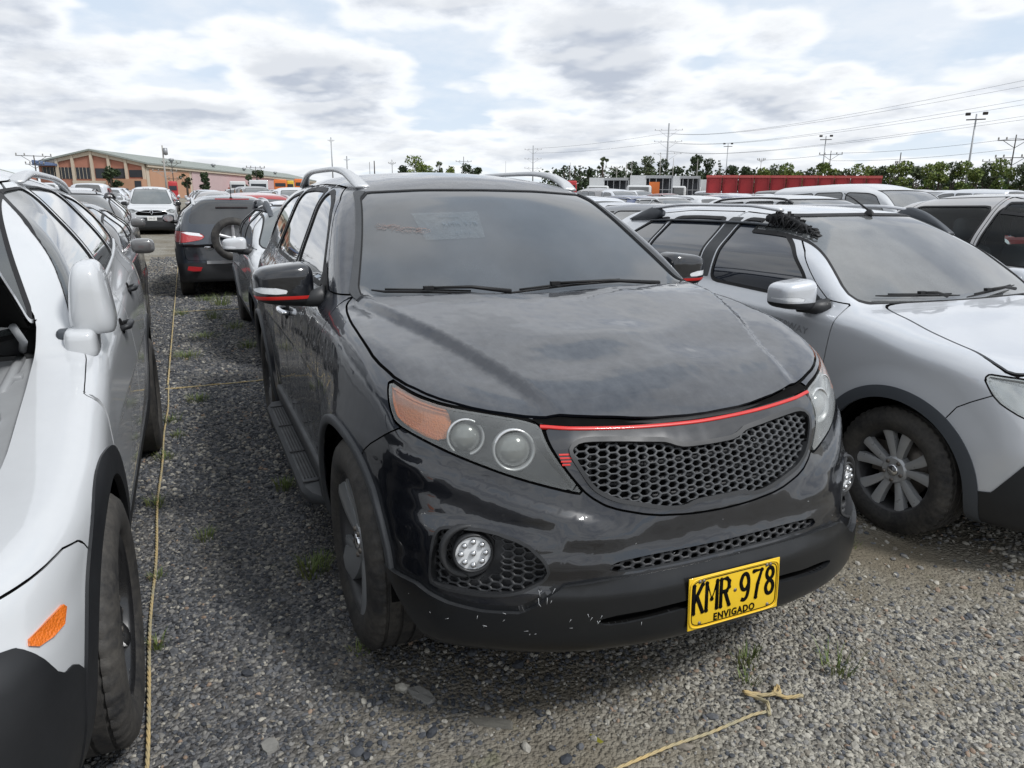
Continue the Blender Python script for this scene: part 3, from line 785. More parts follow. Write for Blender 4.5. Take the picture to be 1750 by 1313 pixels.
def frame_to(M3, loc): return Matrix((*[(M3[0][i], M3[1][i], M3[2][i], loc[i]) for i in range(3)], (0, 0, 0, 1)))
GLYPH = {'K': [[(0, 0), (0, 1)], [(.62, 1), (.04, .42)], [(.22, .60), (.66, 0)]], 'M': [[(0, 0), (0, 1), (.36, .38), (.72, 1), (.72, 0)]], 'R': [[(0, 0), (0, 1), (.42, 1), (.60, .88), (.60, .66), (.42, .53), (0, .53)], [(.30, .53), (.64, 0)]],
    '9': [[(.06, .06), (.30, 0), (.52, .10), (.62, .38), (.62, .72), (.50, .94), (.31, 1), (.12, .94), (0, .74), (0, .62), (.12, .44), (.31, .38), (.50, .45), (.61, .60)]], '7': [[(0, 1), (.62, 1), (.34, .50), (.22, 0)]],
    '8': [[(.31, .54), (.10, .64), (.03, .78), (.12, .95), (.31, 1), (.50, .95), (.59, .78), (.52, .64), (.31, .54), (.08, .42), (0, .25), (.10, .06), (.31, 0), (.52, .06), (.62, .25), (.54, .42), (.31, .54)]]}
def glyph(ch, h, w, r):
    mb = MB()
    for line in GLYPH[ch]:
        P = np.array(line); 
        if ch in '98': P = chaikin(P, 2, False)
        mb.tube([((a-.33)*w/.66, (b-.5)*h, 0) for a, b in P], r, 8)
        for a, b in (line if ch not in '98' else ()): mb.lathe([(r, -r*.9), (r, r*.9), (0, r*.9)], 10, 'Z', M=Matrix.Translation(((a-.33)*w/.66, (b-.5)*h, 0)))
    me = mb.mesh('lettering'); me.transform(Matrix.Diagonal((1, 1, .28, 1))); return me
def plate(parent, loc, yaw, tilt, main, sub=None, col=(.80, .52, .02), w=.33, h=.16, roll=0.0, big=.098, sx=.62):
    t = simple('plate_%d' % int(col[0]*100+col[2]*1000), col, .38, var=.05, coat=.3)
    R = Matrix.Translation(loc) @ Matrix.Rotation(yaw, 4, 'Z') @ Matrix.Rotation(roll, 4, 'X') @ Matrix.Rotation(-tilt, 4, 'Y')
    # local: X out, Y right-to-left, Z up
    mb = MB(); mb.bevbox((0, 0, 0), (.0035, w, h), .0015); p = mb.build('number_plate', t, parent); p.matrix_local = R
    rim = MB(); n = 40; out = []; 
    for i in range(n):
        a = 2*PI*i/n; c, q = math.cos(a), math.sin(a); out.append((.0030, math.copysign(abs(c)**.22, c)*(w/2-.004), math.copysign(abs(q)**.22, q)*(h/2-.004)))
    rim.tube(out, .0022, 6, closed=True); rim.build('plate_rim', t, p)
    if sub:
        bd = MB(); bd.tube([(.0022, y*(w-.022)/(w-.008), z*(h-.022)/(h-.008)) for _, y, z in out], .0013, 5, closed=True); bd.build('plate_border', M_GAP, p)
    Rt = Matrix(((0, 0, 1, .0025), (1, 0, 0, 0), (0, 1, 0, 0), (0, 0, 0, 1)))
    halves = main.split('·') if '·' in main else [main]; big = big*1.12 if sub else big
    if len(halves) == 2:
        for ch, yy in zip(halves[0]+halves[1], (-.132, -.086, -.036, .036, .083, .130)):
            o = link('plate_letter', glyph(ch, .084, .031 if ch != 'M' else .034, .0062), M_GAP, p); o.matrix_local = Matrix.Translation((0, yy, .014)) @ Rt
        dm = MB(); dm.lathe([(0, .0035), (.0055, .003), (.006, .001)], 12, 'X', M=Matrix.Translation((0, 0, .012))); dm.build('plate_seal', M_DSK, p)
    else:
        me = text_mesh(main, big, .0012, .001, sx); o = link('plate_lettering', me, M_GAP, p); o.matrix_local = Matrix.Translation((0, 0, .0)) @ Rt
    if sub:
        me = text_mesh(sub, .030, .001, .0006, .9, 1.15); o = link('plate_lettering', me, M_GAP, p); o.matrix_local = Matrix.Translation((0, 0, -.056)) @ Rt
        sc = MB()
        for a, b in ((-.115, .066), (.115, .066), (-.128, .066), (.128, .066), (-.125, -.062), (.125, -.062)):
            sc.lathe([(0, .004), (.004, .004), (.0055, .001)], 10, 'X', M=Matrix.Translation((.001, a, b)))
        sc.build('plate_screws', M_DSK, p)
    return p
def seats(parent, xs, ys, z=.62, top=1.28, mat=None, wheel=None, dash=None):
    for x in xs:
        for y in ys:
            mb = MB(); mb.bevbox((x, y, z), (.5, .5, .16), .05); mb.bevbox((-.26+x, y, (z+top)/2-.06), (.14, .48, top-z-.10), .06, n=3); mb.bevbox((-.30+x, y, top+.03), (.10, .26, .17), .045)
            mb.build('seat', mat or M_SEAT, parent)
    if dash:
        mb = MB(); mb.bevbox(dash[0], dash[1], .05); mb.build('dashboard', M_INT, parent)
    if wheel:
        x, y, zz = wheel; mb = MB(); R = Matrix.Translation((x, y, zz)) @ Matrix.Rotation(math.radians(-65), 4, 'Y')
        mb.tube([R @ Vector((math.cos(a)*.18, math.sin(a)*.18, 0)) for a in np.linspace(0, 2*PI, 32, endpoint=False)], .014, 8, closed=True)
        mb.box((0, 0, 0), (.06, .34, .02), M=R); mb.lathe([(0, .02), (.06, .015), (.065, -.02)], 16, 'Z', M=R); mb.build('steering_wheel', M_INT, parent)
# ------------------------------------------------------------------ the dark SUV
M_HP = paint('paint_charcoal', (.010, .013, .020), metal=.0, rough=.4, dust=.25, coat_rough=.03, spots=.5, wobble=.010, streak=.14)
M_HB = paint('paint_bumper_black', (.005, .006, .009), metal=.0, rough=.30, dust=.05, coat_rough=.025, spots=.5, wobble=.012)
M_HG = glass('glass_windscreen_dusty', (.012, .015, .019), dust=.14, dcol=(.30, .33, .36), rough=.04)
M_HS = glass('glass_side_tint', (.010, .011, .012), dust=.10)
M_HOUS = simple('lamp_housing', (.055, .058, .060), .30, metal=.5, var=.1)
M_RIMH = simple('rim_grey', (.30, .31, .32), .36, metal=.4, var=.1, scale=20, coat=.4)
M_RIMD = simple('rim_dark', (.05, .05, .052), .45, metal=.4)
def mirror_poly(p): return [(-a, b) for a, b in p][::-1]
def sym_poly(right_half):
    """right_half: (a>=0,z) from top centre to bottom centre -> closed symmetric outline"""
    return list(right_half)+[(-a, b) for a, b in right_half[::-1] if abs(a) > 1e-6]
HL_A = [(1.175, 1.028), (1.10, 1.012), (1.033, .997), (.939, .981), (.815, .968), (.70, .955), (.628, .942), (.60, .905), (.56, .860), (.52, .815), (.474, .768), (.51, .772), (.608, .794), (.706, .818), (.84, .854), (.949, .884), (1.033, .905), (1.085, .919), (1.12, .955), (1.15, .995)]
GR_H = [(0, .858), (.11, .859), (.15, .867), (.18, .877), (.21, .880), (.36, .892), (.48, .898), (.513, .892), (.522, .880), (.49, .84), (.46, .80), (.435, .777), (.38, .752), (.30, .735), (.20, .714), (.14, .711), (.10, .722), (0, .723)]
GF_H = [(0, .922), (.30, .926), (.62, .940), (.595, .902), (.555, .856), (.515, .811), (.468, .764), (.40, .728), (.26, .697), (.12, .684), (0, .682)]
FOG_A = [(.887, .652), (.85, .666), (.737, .668), (.636, .644), (.586, .602), (.570, .575), (.584, .550), (.652, .513), (.735, .500), (.86, .500), (.895, .508)]
CLAD_L = [(1.30, .520), (1.132, .500), (1.04, .488), (.936, .490), (.89, .476), (.832, .464), (.733, .457), (.639, .464), (.598, .486), (.559, .517), (.525, .540), (.421, .550), (.2, .552), (0, .553)]
SLIT_H = [(0, .594), (.27, .594), (.389, .590), (.408, .570), (.35, .558), (0, .562)]
SLOT_H = [(0, .464), (.19, .464), (.415, .452), (.455, .432), (.40, .424), (.19, .440), (0, .442)]
def build_hero():
    car = HERO
    root = empty('parked_car', (0, 0, 0), 0, label='dusty black SUV with red grille stripe and yellow number plate, in the middle', cat='car', group='cars parked on the gravel lot')
    S = car.shell(.0185, (-3.95, -1.05, .1), (1.05, 1.05, 1.85))
    S = arch_cut(S, car)
    parts = []; gaps = []
    _, S = S.carve(lambda V: np.minimum(np.minimum(np.interp(V[:, 0], [.30, .43, .60, .72], [.60, .47, .30, .22])-V[:, 2], np.abs(V[:, 1])-.50), V[:, 0]-.3))
    # windscreen, pillar trim
    ws = [(0, 1.597), (.30, 1.594), (.588, 1.578), (.67, 1.38), (.757, 1.19), (.735, 1.155), (.4, 1.11), (0, 1.10)]
    ws = ws+[(-a, b) for a, b in ws[::-1] if a]
    front = lambda V: V[:, 0]+1.32
    wlim = lambda V: np.minimum(V[:, 0]+1.35, -(V[:, 0]+.135*V[:, 1]**2+.312))
    wsel = lambda V: np.minimum(sdf(YZ(V), chaikin(ws, 1)), wlim(V))
    g, S = S.carve(wsel); g = g.offset(-.003)
    b, S = S.carve(lambda V: np.minimum(sdf(YZ(V), chaikin(ws, 1))+.006, wlim(V)+.008))
    b.offset(.001).skirt(.01).obj('window_seal', M_RUB, root)
    w2 = [(.60, 1.584), (.618, 1.575), (.70, 1.38), (.79, 1.195), (.765, 1.15), (.72, 1.14), (.5, 1.3), (.5, 1.58)]
    for s in (1, -1):
        d = lambda V: np.minimum(sdf(YZ(V), [(s*a, z) for a, z in w2]), np.minimum(V[:, 0]+1.30, -(V[:, 0]+.135*V[:, 1]**2+.305)))
        p, S = S.carve(d); p.offset(.006).skirt(.012).obj('pillar_trim', M_PLG, root)
    wo = g.obj('windscreen', M_HG, root)
    # side windows
    side = [[(-.76, 1.205), (-.86, 1.30), (-1.02, 1.43), (-1.20, 1.525), (-1.36, 1.568), (-1.475, 1.583), (-1.465, 1.228), (-1.1, 1.215)],
            [(-1.545, 1.585), (-1.9, 1.595), (-2.22, 1.588), (-2.36, 1.26), (-2.30, 1.252), (-1.535, 1.231)],
            [(-2.31, 1.583), (-2.70, 1.555), (-3.00, 1.49), (-3.22, 1.36), (-3.20, 1.30), (-2.44, 1.262)]]
    for s in (1, -1):
        pn, sl, S = window_cut(S, side, XZ, s, seal=.020, cond=lambda V: V[:, 0]+3.45)
        for p in pn: p.obj('side_window', M_HS, root)
        Shell.join(*sl).obj('window_seal', M_RUB, root)
    rg = [(0, 1.60), (.5, 1.58), (.60, 1.50), (.68, 1.28), (.5, 1.24), (0, 1.23)]; rg = sym_poly(rg)
    p, S = S.carve(lambda V: np.minimum(sdf(YZ(V), chaikin(rg, 2)), -3.3-V[:, 0])); p.obj('rear_window', M_HS, root)
    # bonnet
    hood = [(-.285, 0), (-.30, .30), (-.335, .55), (-.37, .68), (-.44, .775), (-.40, .815), (-.30, .835), (-.161, .850), (.02, .853), (.18, .848), (.325, .814), (.437, .744), (.528, .640), (.607, .50), (.656, .36), (.692, .19), (.703, 0)]
    hood = chaikin(hood+[(x, -y) for x, y in hood[::-1] if y], 1)
    hd, gp, S = panel_cut(S, lambda V: np.minimum(sdf(XY(V), hood), V[:, 2]-.88), .008); gaps.append(gp)
    lift = .006*sstep(.35, .66, hd.V[:, 0])*sstep(.75, .2, np.abs(hd.V[:, 1]-.05))
    hd.V[:, 2] += lift; hd.obj('bonnet', M_HP, root)
    # lamps
    for s in (1, -1):
        poly = chaikin([(s*a, z) for a, z in HL_A], 1); val = lambda V: np.minimum(sdf(AZ(V), poly), V[:, 0]-.05)
        ln, gp, S = panel_cut(S, val, .007); gaps.append(gp)
        V0 = ln.V; d = np.maximum(sdf(AZ(V0), poly), 0)
        hs = Shell(V0.copy(), ln.N.copy(), ln.F).offset(-(.006+.065*sstep(.0, .030, d)))
        am = [(s*a, z) for a, z in [(1.16, 1.02), (1.05, .995), (.915, .975), (.90, .895), (.955, .888), (1.03, .908), (1.085, .925), (1.13, .975)]]
        ab, hs2 = hs.carve(lambda V: sdf(AZ(V)*1.0, chaikin(am, 1))+.0)
        ab, _ = Shell(V0.copy(), ln.N.copy(), ln.F).offset(-.014).carve(lambda V: sdf(AZ(V), chaikin(am, 1)))
        hl = ln.obj('headlight', M_HAZE, root); hs2.obj('lamp_housing', M_HOUS, hl); ab.obj('amber_reflector', M_AMB, hl)
        for (a, z, r) in ((.862, .922, .050), (.705, .900, .056)):
            P = car.on_front(s*a, z)[0]; n = Vector(car.normal(P)[0]); dv = (Vector((1, s*.18, .02)).normalized()*.7+n*.3).normalized()
            M = Matrix.Translation(Vector(P)-n*.052) @ dv.to_track_quat('Z', 'Y').to_matrix().to_4x4()
            mb = MB(); mb.lathe([(r*1.06, .0), (r*1.08, .034), (r*.98, .036), (r*.90, .012)], 36, 'Z', M=M); mb.build('lamp_ring', M_SIL, hl)
            mb = MB(); mb.lathe([(r*.90, .012), (r*.82, .024), (r*.6, .036), (r*.3, .042), (0, .044)], 32, 'Z', M=M); mb.build('projector_lens', M_PROJ, hl)
    # grille
    gr = sym_poly(GR_H); gf = sym_poly(GF_H); nose = lambda V: V[:, 0]-.2
    hole, S = S.carve(lambda V: np.minimum(sdf(AZ(V), chaikin(gr, 1)), nose(V)))
    Shell.join(recess(hole, .055)).obj('grille_backing', M_GAP, root)
    lipv = lambda V: np.minimum(sdf(AZ(V), chaikin(gr, 1))+.011, nose(V)); lip, S = S.carve(lipv)
    gfr, gp, S = panel_cut(S, lambda V: np.minimum(sdf(AZ(V), chaikin(gf, 1)), nose(V)), .006); gaps.append(gp)
    go = gfr.obj('grille_frame', M_HB, root); lip.offset(.006).skirt(.03).obj('grille_lip', M_PLB, go)
    hm = honeycomb(car, gr, .047, .0188, .0019, .012, -.010); ho = link('grille_mesh', hm, M_PLG, root, kind='stuff')
    bars = MB()
    for z in (.835, .785, .745):
        a = np.linspace(-.44, .44, 24); P = car.on_front(a, z, -.045); bars.tube(P.tolist(), .008, 6)
    for a_ in (-.45, -.25, .25, .45):
        P = car.on_front(np.full(5, a_), np.linspace(.73, .88, 5), -.04); bars.tube(P.tolist(), .008, 6)
    bars.build('grille_bars', M_PLB, go)
    a = np.linspace(-.63, .63, 40); z = .9150+.021*(np.abs(a)/.63)**1.7; P = car.on_front(a, z); strip_on(P, car.normal(P), .011, .004).build('red_stripe', M_RED, go)
    for k in range(4):
        a = np.linspace(-.560+.004*k, -.515-.003*k, 8); P = car.on_front(a, .872-.0085*k+0*a); strip_on(P, car.normal(P), .0055, .0015).build('red_stripe', M_RED, go)
    # black bonnet slot above the grille
    a = np.linspace(-.55, .55, 30); P = car.on_front(a, .930+.006*(np.abs(a)/.55)**2, -.012); strip_on(P, car.normal(P), .02, .004).build('bonnet_seal', M_RUB, root)
    sl, S = S.carve(lambda V: np.minimum(np.minimum(V[:, 2]-(.921+.022*(np.abs(AZ(V)[:, 0])/.63)**1.7), .66-np.abs(AZ(V)[:, 0])), V[:, 0]-.45)); sa, sb = sl.offset(-.006).carve(lambda V: V[:, 1])
    for q in (sa, sb):
        if len(q.F): q.obj('bonnet_slot', M_GAP, root)
    # fog lamps
    for s in (1, -1):
        poly = chaikin([(s*a, z) for a, z in FOG_A], 1); val = lambda V: np.minimum(sdf(AZ(V), poly), nose(V))
        hole, S = S.carve(val); fo = recess(hole, .045).obj('fog_lamp_pocket', M_PLB, root)
        lp, S = S.carve(lambda V: np.minimum(sdf(AZ(V), poly)+.008, nose(V))); lp.offset(.003).skirt(.01).obj('pocket_lip', M_PLB, fo)
        hm = honeycomb(car, poly, .040, .020, .0022, .012, -.020, (s*.775, .604, .078)); link('fog_mesh', hm, M_PLB, fo, kind='stuff')
        P = car.on_front(s*.787, .610)[0]; n = Vector(car.normal(P)[0]); dv = Vector((1, s*.25, .05)).normalized()
        M = Matrix.Translation(Vector(P)-n*.034) @ dv.to_track_quat('Z', 'Y').to_matrix().to_4x4()
        mb = MB(); mb.lathe([(.052, -.02), (.058, .022), (.055, .028), (.050, .026), (.049, .010)], 40, 'Z', M=M); mb.lathe([(.082, .0), (.080, .016), (.072, .020), (.060, .004)], 40, 'Z', M=M @ Matrix.Translation((s*.012, 0, -.006))); fl = mb.build('fog_lamp', M_PLB, root)
        mb = MB(); mb.lathe([(.050, .018), (.03, .020), (0, .021)], 36, 'Z', M=M); mb.build('lamp_face', M_LEDW, fl)
        mb = MB()
        for i in range(9):
            r = 0 if i == 0 else .034; a = i*2*PI/8; mb.lathe([(.0085, .021), (.0085, .026), (.006, .030), (0, .031)], 14, 'Z', M=M @ Matrix.Translation((r*math.cos(a), r*math.sin(a), 0)))
        mb.build('led_domes', M_LAMPW, fl, kind='stuff')
    # lower intake slit, slot, cladding
    hole, S = S.carve(lambda V: np.minimum(sdf(AZ(V), chaikin(sym_poly(SLIT_H), 1)), nose(V))); so = recess(hole, .03).obj('intake', M_GAP, root)
    link('intake_mesh', honeycomb(car, sym_poly(SLIT_H), .044, .019, .0028, .01, -.012), M_PLB, so, kind='stuff')
    cl = CLAD_L+[(-a, z) for a, z in CLAD_L[::-1] if a]; cp = np.array([(-1.30, .1)]+sorted(cl)+[(1.30, .1)])
    clv = lambda V: np.minimum(np.minimum(sdf(AZ(V), cp), V[:, 0]-.28), 9)
    cd, gp, S = panel_cut(S, clv, .004); gaps.append(gp)
    hole, cd = cd.carve(lambda V: np.minimum(sdf(AZ(V), chaikin(sym_poly(SLOT_H), 1)), nose(V))); recess(hole.offset(.008), .03).obj('lower_slot', M_GAP, root)
    cdo = cd.offset(.016).skirt(.018).obj('lower_bumper', M_PLB if False else M_HB2, root)
    # bumper = everything in front of the wing seam and below the lamps
    seam = [(.60, 1.00), (.44, .925), (.385, .893), (.333, .86), (.282, .828), (.237, .793), (.18, .70), (.0, .2)]
    bp, gp, S = panel_cut(S, lambda V: np.minimum(np.minimum(-polyline_side(XZ(V), seam[::-1]), .94-V[:, 2]), V[:, 0]-.0), .005); gaps.append(gp)
    bp.obj('front_bumper', M_HB, root)
    # doors
    for s in (1, -1):
        fd = [(-.435, 1.19), (-.40, 1.10), (-.462, 1.02), (-.485, .90), (-.49, .60), (-.47, .44), (-1.485, .44), (-1.50, .9), (-1.505, 1.22), (-1.515, 1.62), (-1.3, 1.605), (-1.12, 1.54), (-.9, 1.40), (-.70, 1.25), (-.62, 1.19)]
        rd = [(-1.515, .44), (-1.53, .9), (-1.53, 1.62), (-1.9, 1.63), (-2.27, 1.62), (-2.42, 1.24), (-2.40, 1.0), (-2.28, .82), (-2.16, .70), (-2.12, .44)]
        for nm, poly in (('front_door', fd), ('rear_door', rd)):
            dp, gp, S = panel_cut(S, lambda V: np.minimum(sdf(XZ(V), poly), s*V[:, 1]-.25), .006); gaps.append(gp)
            dp.obj(nm, M_HP, root)
        fc, gp, S = panel_cut(S, lambda V: np.minimum(sdf(XZ(V), chaikin([(-2.78, 1.03), (-2.98, 1.03), (-2.98, .84), (-2.78, .84)], 2)), s*V[:, 1]-.25), .004)
        gaps.append(gp); S = Shell.join(S, fc) if s > 0 else S
        if s < 0: fc.obj('fuel_flap', M_HP, root)
        # sill trim and lower door strip
        x = np.linspace(-2.10, -.47, 30); P = car.on_side(x, .40+0*x, s); strip_on(P, car.normal(P)*1.0, .10, .020).build('sill_trim', M_PLG, root)
        # running board
        mb = MB(); V = []; F = []; xs = np.linspace(-2.16, -.50, 26)
        for i, xx in enumerate(xs):
            e = min(1, (xx+2.16)/.10, (-.50-xx)/.10)**.5 if 0 < i < 25 else .12
            w = .115*e; 
            for (yy, zz) in ((0, -.028), (0, .030), (.35, .034), (.85, .030), (1, .012), (1, -.012), (.8, -.03)): V.append((xx, s*(.885+yy*w), .318+zz*(.4+.6*e)))
        for i in range(25):
            for k in range(7): F.append((i*7+k, i*7+(k+1) % 7, (i+1)*7+(k+1) % 7, (i+1)*7+k))
        F += [tuple(range(7)), tuple(25*7+k for k in range(7))]
        mb.add(V, F, True); rb = mb.build('running_board', M_PLG, root, autos=40)
        tb = MB()
        for xx in (-1.95, -1.55, -1.10, -.68):
            tb.box((xx, s*.945, .3535), (.012, .085, .003))
        for xx in (-1.9, -1.3, -.75): tb.tube([(xx, s*.90, .31), (xx, s*.70, .33)], .02, 8)
        for j in range(5): tb.box((-1.33, s*(.915+j*.014), .3525), (1.2, .005, .0025))
        tb.build('tread_strips', M_RUB, rb)
        # door handles
        for hx in (-1.40, -2.22):
            P = car.on_side(hx, 1.0, s)[0]; n = car.normal(P)[0]
            mb = MB(); mb.tube([P+np.array([.085, 0, 0])+n*.0, P+np.array([.075, 0, .0])+n*.030, P+np.array([.03, 0, 0])+n*.040, P+np.array([-.04, 0, 0])+n*.040, P+np.array([-.085, 0, .0])+n*.028, P+np.array([-.098, 0, 0])], [.012, .013, .014, .014, .013, .012], 10)
            ho = mb.build('door_handle', M_CHR, root)
            mb = MB(); mb.lathe([(0, .001), (.030, .0015), (.040, .0)], 24, 'Z', M=Matrix.Translation(P) @ Vector(n).to_track_quat('Z', 'Y').to_matrix().to_4x4() @ Matrix.Diagonal((1.9, 1.0, 1, 1)) ); mb.build('handle_cup', M_GAP, ho)
            if hx > -2: mb = MB(); mb.lathe([(0, .012), (.014, .012), (.017, .0)], 16, 'Z', M=Matrix.Translation(P+np.array([-.125, 0, -.012])) @ Vector(n).to_track_quat('Z', 'Y').to_matrix().to_4x4()); mb.build('key_lock', M_CHR, ho)
        # arch trims
        for (ax, az, R) in car.arch:
            t = np.linspace(.22 if ax > -1 else -.30, PI+.30, 60); rr = R+.016
            P = car.on_side(ax+rr*np.cos(t), az+rr*np.sin(t), s); ok = ~np.isnan(P[:, 0]); P = P[ok]
            n = car.normal(P); n = n*.6+np.array([0, s*.4, 0]); n /= np.linalg.norm(n, axis=1, keepdims=True)
            strip_on(P, n, .034, .013).build('arch_trim', M_PLG, root)
        # wing side repeater nick, mirror
        c = (-.760, s*1.003, 1.208)
        mirror_assembly(car, root, s, c, (.105, .120, .083), (M_HB, M_PLB), [(-.66, s*.845, 1.165), (-.69, s*.90, 1.150), (-.73, s*.97, 1.150)], stripe=M_RED)
        sail = MB(); 
        P = [car.on_side(x, z, s, .004)[0] for x, z in ((-.60, 1.185), (-.80, 1.30), (-.80, 1.205), (-.70, 1.195))]
        sail.add([tuple(p) for p in P], [(0, 1, 2, 3)]); sail.build('mirror_sail', M_RUB, root)
        # roof rail
        k = .60
        rp = [(-1.16, .560, .004, 1.9, .5), (-1.27, .575, .028, 1.5, 1.2), (-1.46, .585, .058, 1.05, 1.1), (-1.75, .592, .070, .8, .85), (-2.3, .592, .072, .7, .8), (-2.65, .580, .066, .8, .9), (-2.88, .560, .040, 1.2, 1.2), (-3.02, .55, .004, 1.7, .6)]
        rail(root, [(x, s*y, float(car.on_top(x, s*y)[0][2])+h, a, b) for x, y, h, a, b in rp], .040, .031, M_SIL)
        x = np.linspace(-3.2, -1.15, 24); P = car.on_top(x, s*(.545+0*x)); strip_on(P, car.normal(P), .012, -.002).build('roof_channel', M_RUB, root)
        # tail lamp
        tl = [(-3.45, 1.12), (-3.50, 1.25), (-3.70, 1.25), (-3.9, 1.2), (-3.9, .92), (-3.62, .92), (-3.42, 1.02)]
        tp, gp, S = panel_cut(S, lambda V: np.minimum(sdf(XZ(V), tl), s*V[:, 1]-.5), .005); tp.obj('tail_lamp', M_TAIL, root)
        add_wheel(root, 0, s*.812, s, .372, .235, 'petal5', steer=0.0, mats=(M_RIMH, M_RIMD))
        add_wheel(root, -2.70, s*.812, s, .372, .235, 'swirl5', mats=(M_RIMH, M_RIMD), tread=False, n=80)
    S.obj('body', M_HP, root)
    Shell.join(*[g for g in gaps if len(g.F)]).obj('panel_gap', M_GAP, root)
    wheel_wells(car, root)
    mb = MB(); mb.box((-1.3, 0, .33), (3.9, 1.30, .10)); mb.build('underbody', M_GAP, root)
    # wipers
    wiper(car, root, (-.325, -.16), (-.435, -.715), (-.345, -.27), .5, False)
    wiper(car, root, (-.355, .60), (-.34, -.20), (-.40, .48), .45, False)
    plate(root, (.921, .0, .452), 0.0, .05, 'KMR·978', 'ENVIGADO')
    # faded paper on the screen, dried smear, scuffs
    def on_ws(y, z, off):
        P = car.cast(np.stack([1.2+0*y, y, z], 1), (-1, 0, 0), 0, 3.0); return P+car.normal(P)*off
    def patch(name, c, mat, off, n=6):
        c = np.array(c, float); g = np.linspace(0, 1, n); Y = []; Z = []
        for v in g:
            for u in g: q = (c[0]*(1-u)+c[1]*u)*(1-v)+(c[3]*(1-u)+c[2]*u)*v; Y.append(q[0]); Z.append(q[1])
        P = on_ws(np.array(Y), np.array(Z), off); I = np.arange(n*n).reshape(n, n); F = np.stack([I[:-1, :-1], I[:-1, 1:], I[1:, 1:], I[1:, :-1]], -1).reshape(-1, 4); return link(name, np_mesh(name, P, F), mat, root)
    def film(name, c, k):
        t = NT(name); tr = t.N.new('ShaderNodeBsdfTransparent'); mx = t.N.new('ShaderNodeMixShader'); n = t.ramp(t.noise(40, 4, .6), .3, .7, k*.5, k*1.2); t.L.new(n, mx.inputs[0]); t.set(Base_Color=c, Roughness=.6); t.L.new(tr.outputs[0], mx.inputs[1]); t.L.new(t.b.outputs[0], mx.inputs[2]); t.L.new(mx.outputs[0], t.out.inputs[0]); return t.m
    stk = patch('window_paper', [(-.415, 1.490), (-.10, 1.498), (-.132, 1.389), (-.407, 1.380)], film('paper_film', (.42, .50, .54), .08), .0016)
    ink = film('ink_film', (.16, .20, .24), .30)
    for tx, yc, zc_, sz in (('KMR 978', -.215, 1.447, .045), ('0 2 7 2', -.22, 1.410, .026), ('ENVIGADO', -.25, 1.476, .020)):
        p = on_ws(np.array([yc]), np.array([zc_]), .0022)[0]; n = Vector(car.normal(p)[0]); yx = (Vector((0, 1, 0))-n*n.y).normalized(); me = text_mesh(tx, sz, .0001, .0, .9, 1.1); o = link('paper_lettering', me, ink, stk); o.matrix_local = frame_to((yx, n.cross(yx), n), p)
    r = random.Random(5); smear = MB(); 
    for i in range(26):
        y0 = -.60+.18*r.random(); z0 = 1.424+.022*r.random()-.1*(y0+.6); y = np.linspace(y0, y0+.04+.03*r.random(), 5); P = on_ws(y, z0+.004*np.sin(y*300+i), .0016); smear.tube(P.tolist(), .0007, 3)
    smear.build('dried_smear', film('smear_film', (.50, .36, .33), .6), root, kind='stuff')
    sc = MB()
    for i in range(34):
        if i < 7: a0, z0, an, ln = -.565+r.uniform(-.03, .03), .503+r.uniform(-.018, .018), r.uniform(.6, 2.2), r.uniform(.006, .018)
        elif i < 24: a0, z0, an, ln = r.uniform(-.9, -.3), r.uniform(.38, .46), r.uniform(0, 3), r.uniform(.003, .012)
        else: a0, z0, an, ln = r.uniform(-1.05, .6), r.uniform(.40, .75), r.uniform(0, 3), r.uniform(.002, .006)
        t_ = np.linspace(0, 1, 3); P = car.on_front(a0+math.cos(an)*ln*t_, z0+math.sin(an)*ln*t_, .0165 if z0 < .53 else .001)
        if not np.isnan(P).any(): sc.tube(P.tolist(), .0007, 3)
    sc.build('paint_scuffs', simple('scuff_white', (.45, .46, .47), .7), root, kind='stuff')
    return root
M_HB2 = paint('paint_cladding', (.006, .0068, .008), rough=.42, dust=.12, coat=.32, coat_rough=.18, spots=.7)
hero = build_hero()
# ------------------------------------------------------------------ the other cars
M_SILP = paint('paint_silver', (.60, .62, .65), metal=.3, rough=.36, dust=.22, coat_rough=.05, spots=.15)
M_WHTP = paint('paint_white', (.54, .555, .57), rough=.35, dust=.15, coat_rough=.05, spots=.2)
M_GRYP = paint('paint_grey', (.13, .128, .127), metal=.3, rough=.34, dust=.35, coat_rough=.05)
M_DGRP = paint('paint_slate', (.028, .036, .048), metal=.2, rough=.3, dust=.2, coat_rough=.05)
M_CHMP = paint('paint_warm_grey', (.38, .37, .365), metal=.4, rough=.34, dust=.35, coat_rough=.06)
M_REDP = paint('paint_red', (.34, .015, .014), rough=.3, dust=.25, coat_rough=.05)
M_BLUP = paint('paint_blue', (.03, .06, .17), metal=.3, rough=.3, dust=.3, coat_rough=.05)
M_BLKP = paint('paint_black', (.012, .012, .013), rough=.3, dust=.35, coat_rough=.05)
M_BEGP = paint('paint_beige', (.38, .34, .28), metal=.4, rough=.34, dust=.3)
M_GWD = glass('glass_windscreen_grey', (.035, .038, .040), dust=.42, dcol=(.30, .31, .31), rough=.04)
M_GBL = glass('glass_blue_tint', (.008, .013, .024), dust=.05)
M_GSE = glass('glass_clear', (.03, .036, .038), see=.28, dust=.10, dcol=(.4, .42, .42), updust=.2)
M_GCL = glass('glass_clear_side', (.02, .026, .028), see=.92, dust=.05, dcol=(.4, .42, .42), updust=.2)
M_GGR = glass('glass_green_grey', (.05, .065, .068), dust=.28)
M_FLAR = simple('flare_plastic', (.055, .062, .072), .5, var=.12, scale=12)
M_FLAB = simple('flare_black', (.013, .014, .016), .5, var=.2, scale=12)
M_ALUD = simple('rim_twotone', (.42, .43, .44), .32, metal=.35, var=.1)
M_RIMK = simple('rim_black', (.012, .012, .013), .3, coat=.5)

